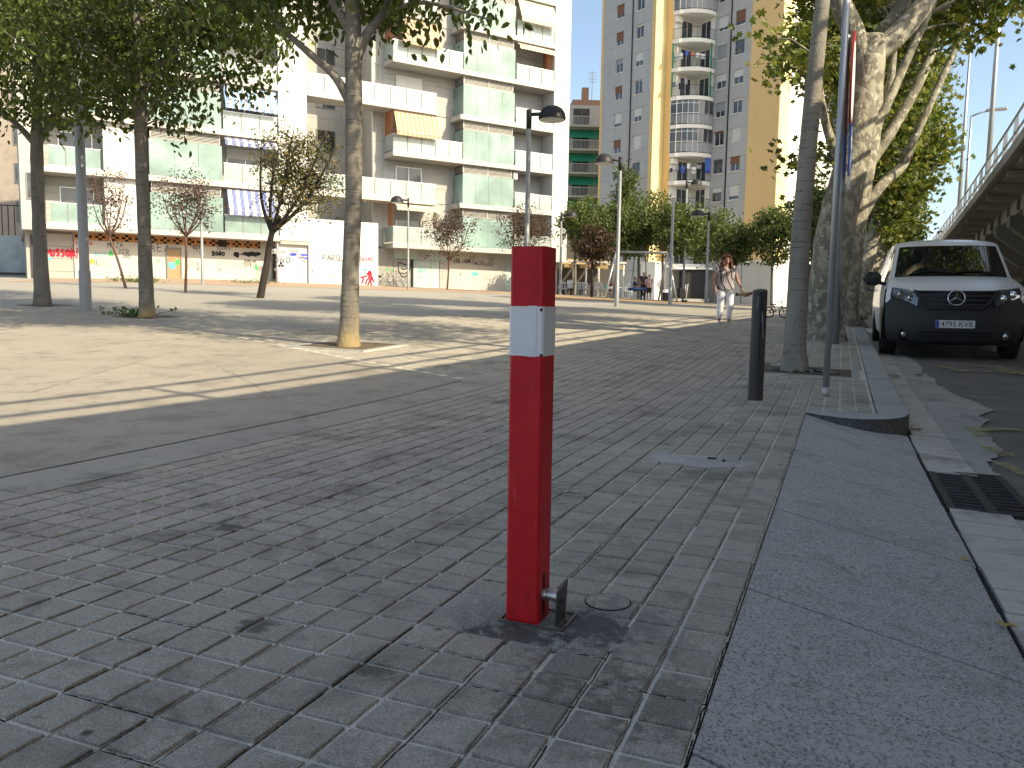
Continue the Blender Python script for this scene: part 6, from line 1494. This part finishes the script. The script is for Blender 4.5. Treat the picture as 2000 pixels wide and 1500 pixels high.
    for s_ in 'LR':
        A = D['a'+s_]; Kn = D['k'+s_]; e = A.lerp(Kn, max(0, (hemz-.09))/.39) if hemz < .48 else Kn.lerp(D['h'+s_], (hemz-.48)/.4)
        if hemz < .48: limb(b, [D['h'+s_], Kn, e], [.100*k*P, .074*k*P, .060*k])
        else: limb(b, [D['h'+s_], e], [.102*k*P, .085*k*P])
    voxed(b.build('trousers', bottom, o, True), vox, 3)
    for s_ in 'LR':
        b = MB(); A = D['a'+s_]; b.ball(A+V3((0, -.055, -.052)), (.046*k, .125*k, .036*k), 12, 7); b.box(A+V3((0, -.05, -.078)), (.085*k, .24*k, .02*k), bev=.01*k); b.build('shoe', shoes, o, True)
    b = MB(); rr = random.Random(len(label))
    b.ball(hd+V3((0, .03, .035)), (.088*k, .092*k, .098*k), 14, 9)
    if hairlong:
        b.ball(hd+V3((0, .035, .055)), (.098*k, .098*k, .092*k), 14, 9)
        for q in range(9): b.ball(hd+V3((-.07+.0175*q, -.052-.018*math.sin(math.pi*q/8), .085-.02*abs(q-5)/4)), .027*k, 8, 6)
        for _ in range(150):
            a_ = rr.uniform(-.95, math.pi+.95); z = rr.uniform(-.25, .10); q = .105+.055*max(0, min(1, -z*5)); x, y = math.cos(a_)*q, math.sin(a_)*q*.85+.02
            if y < -.045 and abs(x) < .075: continue
            b.ball(hd+V3((x, y, z)), rr.uniform(.018, .036)*k, 7, 5)
        for _ in range(30): a_ = rr.uniform(0, 6.28); b.ball(hd+V3((math.cos(a_)*.07, math.sin(a_)*.06+.02, .10+rr.uniform(-.02, .03))), rr.uniform(.018, .03)*k, 7, 5)
    voxed(b.build('hair', hair, o, True), vox*.9, 1)
    return o
def blouse():
    t = NT('swirled_blouse'); co = t.n('ShaderNodeTexCoord'); mp = t.n('ShaderNodeMapping'); mp.inputs['Scale'].default_value = (1.0, .3, 1.0); mp.inputs['Rotation'].default_value = (0, .35, 0); t.l(co.outputs['Object'], mp.inputs[0])
    w_ = t.n('ShaderNodeTexWave'); w_.bands_direction = 'X'; w_.inputs['Scale'].default_value = 2.3; w_.inputs['Distortion'].default_value = 7; w_.inputs['Detail'].default_value = 1.2; w_.inputs['Detail Scale'].default_value = 1.1; t.l(mp.outputs[0], w_.inputs[0])
    t.col(t.ramp(w_.outputs[1], [(0, (.03, .03, .05)), (.12, (.24, .21, .21)), (.30, (.62, .60, .60)), (.40, (.06, .09, .16)), (.52, (.60, .58, .58)), (.62, (.36, .20, .22)), (.78, (.17, .14, .15)), (.95, (.5, .48, .48))], 'CONSTANT')); t.set(.85, 0, .2); MATS['swirled_blouse'] = t.m; return t.m
m_hairr = M('auburn_hair', (.085, .022, .014), .45, .6, 22, spec=.4); m_hairk = M('black_hair', (.015, .012, .011), .5, .4, 12); m_hairg = M('grey_hair', (.45, .44, .42), .6, .2, 12)
m_jean = M('white_trousers', (.74, .73, .80), .85, .05, 6); m_shoe = M('pale_shoes', (.42, .40, .38), .7, .2, 12); m_blkc = M('black_clothes', (.02, .02, .024), .9, .2); m_navy = M('navy_shirt', (.015, .025, .09), .9, .1); m_redw = stripes('red_white_shirt', (.6, .58, .6), (.45, .04, .08), .14, .45); m_darkc = M('dark_print_shirt', (.05, .045, .05), .9, .5, 8)
wp = gp(1414, 634)
person('woman with long auburn hair, swirled blouse and white trousers walking towards the camera', wp, math.atan2(-wp.x, wp.y)*.0+.06, 1.66,
       dict(sL=(-.195, .01, 1.375), eL=(-.265, .05, 1.10), wL=(-.255, -.03, .85), sR=(.195, .01, 1.375), eR=(.30, .03, 1.10), wR=(.40, -.03, .875), kR=(.115, -.05, .48), aR=(.115, -.01, .085), hL=(-.10, 0, .86), hR=(.10, 0, .86), kL=(-.11, .0, .48), aL=(-.115, .04, .10)),
       m_hairr, blouse(), m_jean, m_shoe, vox=.012, sleeves=.28, hemz=.20, plump=1.14, hairlong=True)
fan = thing('wooden_fan', 'folded brown fan held in the walking woman\'s hand', 'fan', (wp.x+.47, wp.y-.06, wp.z+.72))
m_wood = M('brown_wood', (.06, .04, .03), .7, .2, 8)
b = MB(); b.extr([(-.20, -.02), (.02, -.05), (.20, .03), (.18, .07), (-.1, .05)], 'y', -.02, .02); b.build('blades', m_wood, fan); MB().ball((-.2, 0, .01), .045, 8, 6).build('handle', m_blkc, fan, True)
# a person half hidden behind the young tree
p = gp(1566, 650)
person('person in black standing half hidden behind the young street tree', p, .5, 1.68, dict(eR=(.30, .02, 1.12), wR=(.33, -.20, 1.05)), m_hairk, m_blkc, m_blkc, m_blkc, vox=.016, sleeves=.4, hemz=.08)
# child's bicycle by the black bollard
p = gp(1516, 621); bk = thing('childs_bicycle', 'small blue and black child\'s bicycle standing behind the black bollard', 'bicycle', p, .15)
m_bblue = M('bicycle_blue', (.03, .06, .35), .4, .1)
for x in (-.24, .24):
    b = MB(); n = 22; b.tube([(x+.15*math.cos(2*math.pi*i/n), 0, .165+.15*math.sin(2*math.pi*i/n)) for i in range(n+1)], .018, 6, caps=False); wl = b.build('wheel', m_tyre, bk, True); b = MB()
    for i in range(8): b.tube([(x, 0, .165), (x+.14*math.cos(i*.785), 0, .165+.14*math.sin(i*.785))], .003, 3)
    b.build('spokes', m_galv, wl)
for pts, nm in (([(.24, 0, .165), (.18, 0, .36), (.14, 0, .50)], 'fork'), ([(.17, 0, .38), (-.02, 0, .20), (-.10, 0, .38)], 'frame'), ([(-.24, 0, .165), (-.02, 0, .2)], 'chain_stay'), ([(-.10, 0, .38), (-.24, 0, .165)], 'seat_stay')): MB().tube(pts, .014, 6).build(nm, m_bblue, bk, True)
MB().tube([(.16, -.2, .53), (.14, 0, .51), (.16, .2, .53)], .012, 6).build('handlebar', m_blkc, bk, True); MB().box((-.11, 0, .41), (.17, .08, .035), bev=.012).build('saddle', m_blkc, bk)
# ================================================================= playground
Y_ = 45.0
def gX(px, Y): return atY(px, Y)
L_, R_2 = gX(1192, 45.2), gX(1300, 43.6); sw = thing('swing_frame', 'grey steel swing frame with splayed legs on the playground', 'swing', (0, 0, 0)); hb = 2.62
mid = lambda q: q+Vector((0, 0, hb))
MB().tube([mid(L_)+Vector((.25, 0, 0)), mid(R_2)], .065, 8).build('top_beam', m_mast, sw, True)
for q, s_ in ((L_, 1), (R_2, -1)):
    for dx, dy in ((-.45*s_, -.9), (.25*s_, .9)):
        f = q+Vector((dx, dy, 0)); f.z = gz(f.x, f.y)-.05; MB().tube([mid(q)+Vector((.25 if s_ > 0 else 0, 0, 0)), f], .055, 8).build('leg', m_galv, sw, True)
bc_ = gX(1247, 44.4); bs = thing('basket_swing', 'round blue basket seat hanging from the swing beam', 'swing seat', bc_+Vector((0, 0, .62)))
b = MB(); n = 24; b.tube([(.55*math.cos(2*math.pi*i/n), .45*math.sin(2*math.pi*i/n), 0) for i in range(n+1)], .075, 8, caps=False); b.build('ring', M('blue_rope_ring', (.015, .05, .16), .8, .2), bs, True)
b = MB()
for i in range(9): b.tube([(-.5+.125*i, -.4, 0), (-.5+.125*i, 0, -.08), (-.5+.125*i, .4, 0)], .012, 4)
b.build('net', m_blkc, bs)
for x in (-.4, .4):
    for y in (-.3, .3): MB().tube([(x, y, .05), (x*.75, 0, 1.95)], .012, 4).build('rope', m_blkc, bs)
person('person in a navy shirt sitting on the basket swing', bc_+Vector((-.22, .05, -.18)), 1.2, 1.45, dict(hL=(-.1, -.05, .95), kL=(-.1, -.42, .98), aL=(-.1, -.5, .60), hR=(.1, -.05, .95), kR=(.1, -.42, .98), aR=(.1, -.5, .60), wL=(-.2, -.3, 1.1), wR=(.2, -.3, 1.1)), m_hairk, m_navy, m_blkc, m_blkc, m_skin2, .02, .6)
q = gX(1255, 45.6); person('grey haired person in a dark shirt bending over the basket swing', q, .15, 1.62, dict(head=(-.02, -.14, 1.55), neck=(0, -.06, 1.42), wL=(-.20, -.40, 1.0), wR=(.12, -.42, .98), eL=(-.27, -.12, 1.12), eR=(.25, -.14, 1.12)), m_hairg, m_darkc, m_blkc, m_blkc, m_skin2, .02, .5)
q = gX(1266.5, 44.0); person('boy in a red and white shirt and dark shorts beside the basket swing', q, -.5, 1.42, dict(wL=(-.10, -.26, 1.02), wR=(.05, -.28, 1.05), eL=(-.26, -.06, 1.12), eR=(.24, -.08, 1.12)), m_hairk, m_redw, m_blkc, m_shoe, m_skin2, .02, .6, .55)
# shopping trolley and litter bin
q = gX(1333, 43.5); tr = thing('shopping_trolley', 'black two wheeled shopping trolley with a pale frame beside the bare mast', 'trolley', q, .2)
MB().box((-.1, 0, .5), (.36, .28, .55), bev=.04).build('bag', m_blkc, tr)
for y in (-.13, .13): MB().tube([(.12, y, .1), (.16, y, .6), (.22, y, 1.02)], .02, 6).build('frame_tube', m_signwhite, tr, True); MB().lathe([(.08, -.02), (.08, .02)], 12, (.12, y*1.3, .08), axis='y').build('wheel', m_tyre, tr)
MB().tube([(.22, -.13, 1.02), (.22, .13, 1.02)], .02, 6).build('handle', m_blkc, tr, True)
q = gX(1302, 43.2); bn = thing('litter_bin', 'dark litter bin with a pale liner next to the right swing legs', 'bin', q, 0)
MB().lathe([(.18, .08), (.24, .6), (.23, .62)], 16).build('bucket', m_blkc, bn, True); MB().lathe([(.25, .50), (.26, .62), (.20, .68)], 16).build('liner', m_signwhite, bn, True); MB().tube([(0, .2, 0), (0, .2, .8)], .025, 6).build('post', m_galv, bn)
# spring toys
for px, colr, lab in ((1187, (.05, .35, .35), 'turquoise spring rider beside the left swing legs'), (1194, (.45, .03, .05), 'red spring rider beside the left swing legs')):
    q = gX(px, 46.5); sr = thing('spring_rider', lab, 'spring rider', q, 0, 'spring riders'); mt = M('toy_%d' % px, colr, .5, .1); b = MB(); b.lathe([(.22, -.02), (.22, .02)], 18, (0, 0, .62), axis='y'); b.build('panel', mt, sr)
    b = MB(); b.lathe([(.11, -.026), (.11, .026)], 14, (0, 0, .62), axis='y'); b.build('panel_disc', m_signwhite, sr); b = MB(); b.tube([(.09*math.cos(i*.7), .09*math.sin(i*.7), .02*i*.5) for i in range(40)], .014, 4); b.build('spring', m_galv, sr, True)
# ================================================================= bar terrace
T0 = gX(1094, 58); T1 = gX(1216, 59); tz = min(T0.z, T1.z)+.12; TD = (T1-T0); TL = math.hypot(TD.x, TD.y)
te = thing('bar_terrace', 'bar terrace with white posts and a tan canvas roof at the foot of the tower', 'terrace', (T0.x, T0.y, tz), math.atan2(TD.y, TD.x))
m_tan = stripes('tan_canvas', (.52, .36, .20), (.48, .32, .17), .6, .5)
pbox('floor', te, m_gutter, (TL/2, 1.5, -.15), (TL+.6, 4.5, .3)); pbox('back_wall', te, m_deep, (TL/2, 3.9, 1.5), (TL+.6, .2, 3.0)); pbox('fascia', te, m_white, (TL/2, -.1, 2.42), (TL+.4, .08, .14)); pbox('upper_band', te, m_deep, (TL/2-.3, 3.6, 3.6), (TL-.4, .2, 1.5))
for k in range(6): pbox('post', te, m_twhite, (TL*k/5, 0, 1.15), (.12, .12, 2.4))
for k in range(4):
    b = MB(); x0, x1 = .2+TL*.25*k, TL*.25*(k+1)-.05
    for j in range(6):
        y0, y1 = -.05+.6*j, -.05+.6*(j+1); s0_, s1_ = .10*math.sin(math.pi*(j % 3)/3), .10*math.sin(math.pi*((j+1) % 3)/3); b.face([(x0, y0, 2.25-s0_+.10*j), (x1, y0, 2.20-s0_+.10*j), (x1, y1, 2.20-s1_+.10*(j+1)), (x0, y1, 2.25-s1_+.10*(j+1))])
    b.face([(x0, -.06, 2.26), (x1, -.06, 2.22), (x1, -.07, 1.95), (x0, -.07, 1.98)]); b.build('canvas', m_tan, te)
m_plastic = M('white_plastic', (.72, .72, .70), .5, .04)
def chair(p, rz, label):
    t = thing('plastic_chair', label, 'chair', p, rz, 'white chairs of the terrace')
    MB().box((0, 0, .43), (.46, .44, .04), bev=.012).build('seat', m_plastic, t); b = MB(); b.box((0, .21, .86), (.44, .035, .10), bev=.012); 
    for x in (-.15, 0, .15): b.box((x, .21, .63), (.05, .025, .38))
    b.build('backrest', m_plastic, t)
    for x in (-.2, .2):
        for y in (-.18, .2): MB().tube([(x*1.1, y*1.1, 0), (x, y, .43)], .02, 6).build('leg', m_plastic, t)
        MB().tube([(x*1.1, -.18, .43), (x*1.15, -.18, .66), (x*1.15, .2, .68)], .02, 6).build('armrest', m_plastic, t)
for i, (px, Y) in enumerate(((1098, 57.2), (1111, 57.6), (1127, 57.3), (1134, 57.0), (1146, 57.4), (1162, 57.1), (1168, 57.5), (1176, 57.0), (1216, 50), (1225, 50.4))):
    q = gX(px, Y); q.z = q.z if Y < 52 else tz
    chair(q, random.uniform(-1, 1)+(3.1 if i % 2 else 0), ['white plastic chair at the left end of the bar terrace, by the corner lamp', 'white plastic chair under the person seated at the bar terrace', 'white plastic chair behind the pale forked trunk at the terrace', 'white plastic chair between two pale trunks at the terrace', 'white plastic chair left of the dark purple tree trunk', 'white plastic chair just right of the dark purple tree trunk', 'white plastic chair in the middle of the terrace below the canvas edge', 'white plastic chair at the terrace nearest the turquoise spring rider'][i] if i < 8 else ('white plastic chair right behind the left lamp of the swing' if i == 8 else 'white plastic chair beside the basket swing'))
q = gX(1112, 57.0); q.z = tz+.02; person('person in a pale shirt sitting at the bar terrace', q, 2.6, 1.6, dict(hL=(-.1, -.05, .50), kL=(-.1, -.42, .50), aL=(-.1, -.42, .09), hR=(.1, -.05, .50), kR=(.1, -.42, .50), aR=(.1, -.42, .09), pelvis=(0, 0, .50), waist=(0, .02, .66), chest=(0, .02, .90), neck=(0, 0, 1.1), head=(0, -.02, 1.25), sL=(-.18, 0, 1.03), sR=(.18, 0, 1.03), eL=(-.24, -.05, .78), eR=(.24, -.05, .78), wL=(-.2, -.28, .72), wR=(.2, -.28, .72)), m_hairk, m_vwhite, m_blkc, m_blkc, m_skin2, .025, .8)
# ================================================================= litter, leaves, weeds
m_yl = M('dry_yellow_leaf', (.45, .30, .08), .8, .3, 30); m_bl = M('dry_brown_leaf', (.20, .13, .08), .85, .3, 30); m_paper = M('paper_scrap', (.6, .6, .6), .8, .1)
def fallen(label, p, s, mt, rz, grp):
    b = MB(); n = 12; r = random.Random(int(p[0]*1000)); V = [(0, 0, .012)]+[(s*(.7+.5*(i % 2)*r.random()+.2)*math.cos(2*math.pi*i/n), s*(.6+.4*(i % 2))*math.sin(2*math.pi*i/n)*.7, .004+r.uniform(0, .022)*s/.05) for i in range(n)]
    b.add(V, [(0, 1+i, 1+(i+1) % n) for i in range(n)]); o = b.build('fallen_leaf', mt, None, loc=p, rz=rz); tag(o, label, 'leaf', grp); return o
for px, py, s, mt, off, lab in ((1889, 1094, .028, m_yl, -.12, 'small yellow leaf in the dirt seam beside the ramp, farther one'), (1966, 1226, .030, m_yl, -.12, 'curled yellow leaf on the edge of the gutter slabs, nearest one'), (1722, 694, .09, m_bl, -.13, 'dry brown leaves heaped at the left front wheel of the van'), (1795, 734, .06, m_bl, -.13, 'dry leaf on the pale strip before the van'), (1942, 690, .09, m_bl, -.13, 'dry leaf at the right front wheel of the van'), (1900, 694, .06, m_bl, -.13, 'pale dry leaf under the van bumper'), (1748, 737, .06, m_bl, -.13, 'dry leaf on the gutter before the van'), (1788, 840, .05, m_bl, -.13, 'brown twig at the corner of the kerb'), (1895, 745, .03, m_bl, -.13, 'tiny dark leaf on the asphalt before the van')):
    fallen(lab, gp(px, py, off), s, mt, random.uniform(0, 6), 'fallen leaves')
p = gp(1115, 961, .008); b = MB(); b.add([(-.035, -.006, .001), (-.01, -.012, .006), (.03, -.006, .002), (.036, .006, .005), (.0, .008, .001), (-.03, .007, .004)], [(0, 1, 4, 5), (1, 2, 3, 4)]); tag(b.build('paper_scrap', m_paper, None, loc=p), 'crumpled white paper scrap on the pavers right of the bollard', 'paper')
# weeds
m_weed = leafmat('weed_leaf', (.04, .08, .02), (.07, .13, .03), (.14, .2, .05), .3)
def weed(label, p, r, h, n, seed):
    rng = np.random.default_rng(seed); C = np.stack([rng.normal(0, r, 40), rng.normal(0, r*.5, 40), np.abs(rng.normal(0, h*.4, 40))], 1); V, Fq = leaves(C, n, r*.15, .09, .05, -.5, rng); t = thing('weed', label, 'plant', p, 0, 'weeds of the plaza'); link('leaves', fast_mesh('leaves', V, Fq, m_weed), t); b = MB()
    for k in range(10): c = C[k]; b.tube([(c[0]*.3, c[1]*.3, 0), tuple(c)], .006, 4)
    b.build('stems', m_bark, t)
q = gp(255, 619); weed('low weeds at the foot of the plaza tree right of the lamp mast', q, .25, .25, 160, 3)
q = gX(268, 37.4); weed('green weeds growing against the white block behind the leaning plum tree', q, .55, .3, 500, 4); q = gX(497, 42.5); weed('thin line of weeds against the ground floor behind the largest plum tree', q, .8, .15, 300, 5)
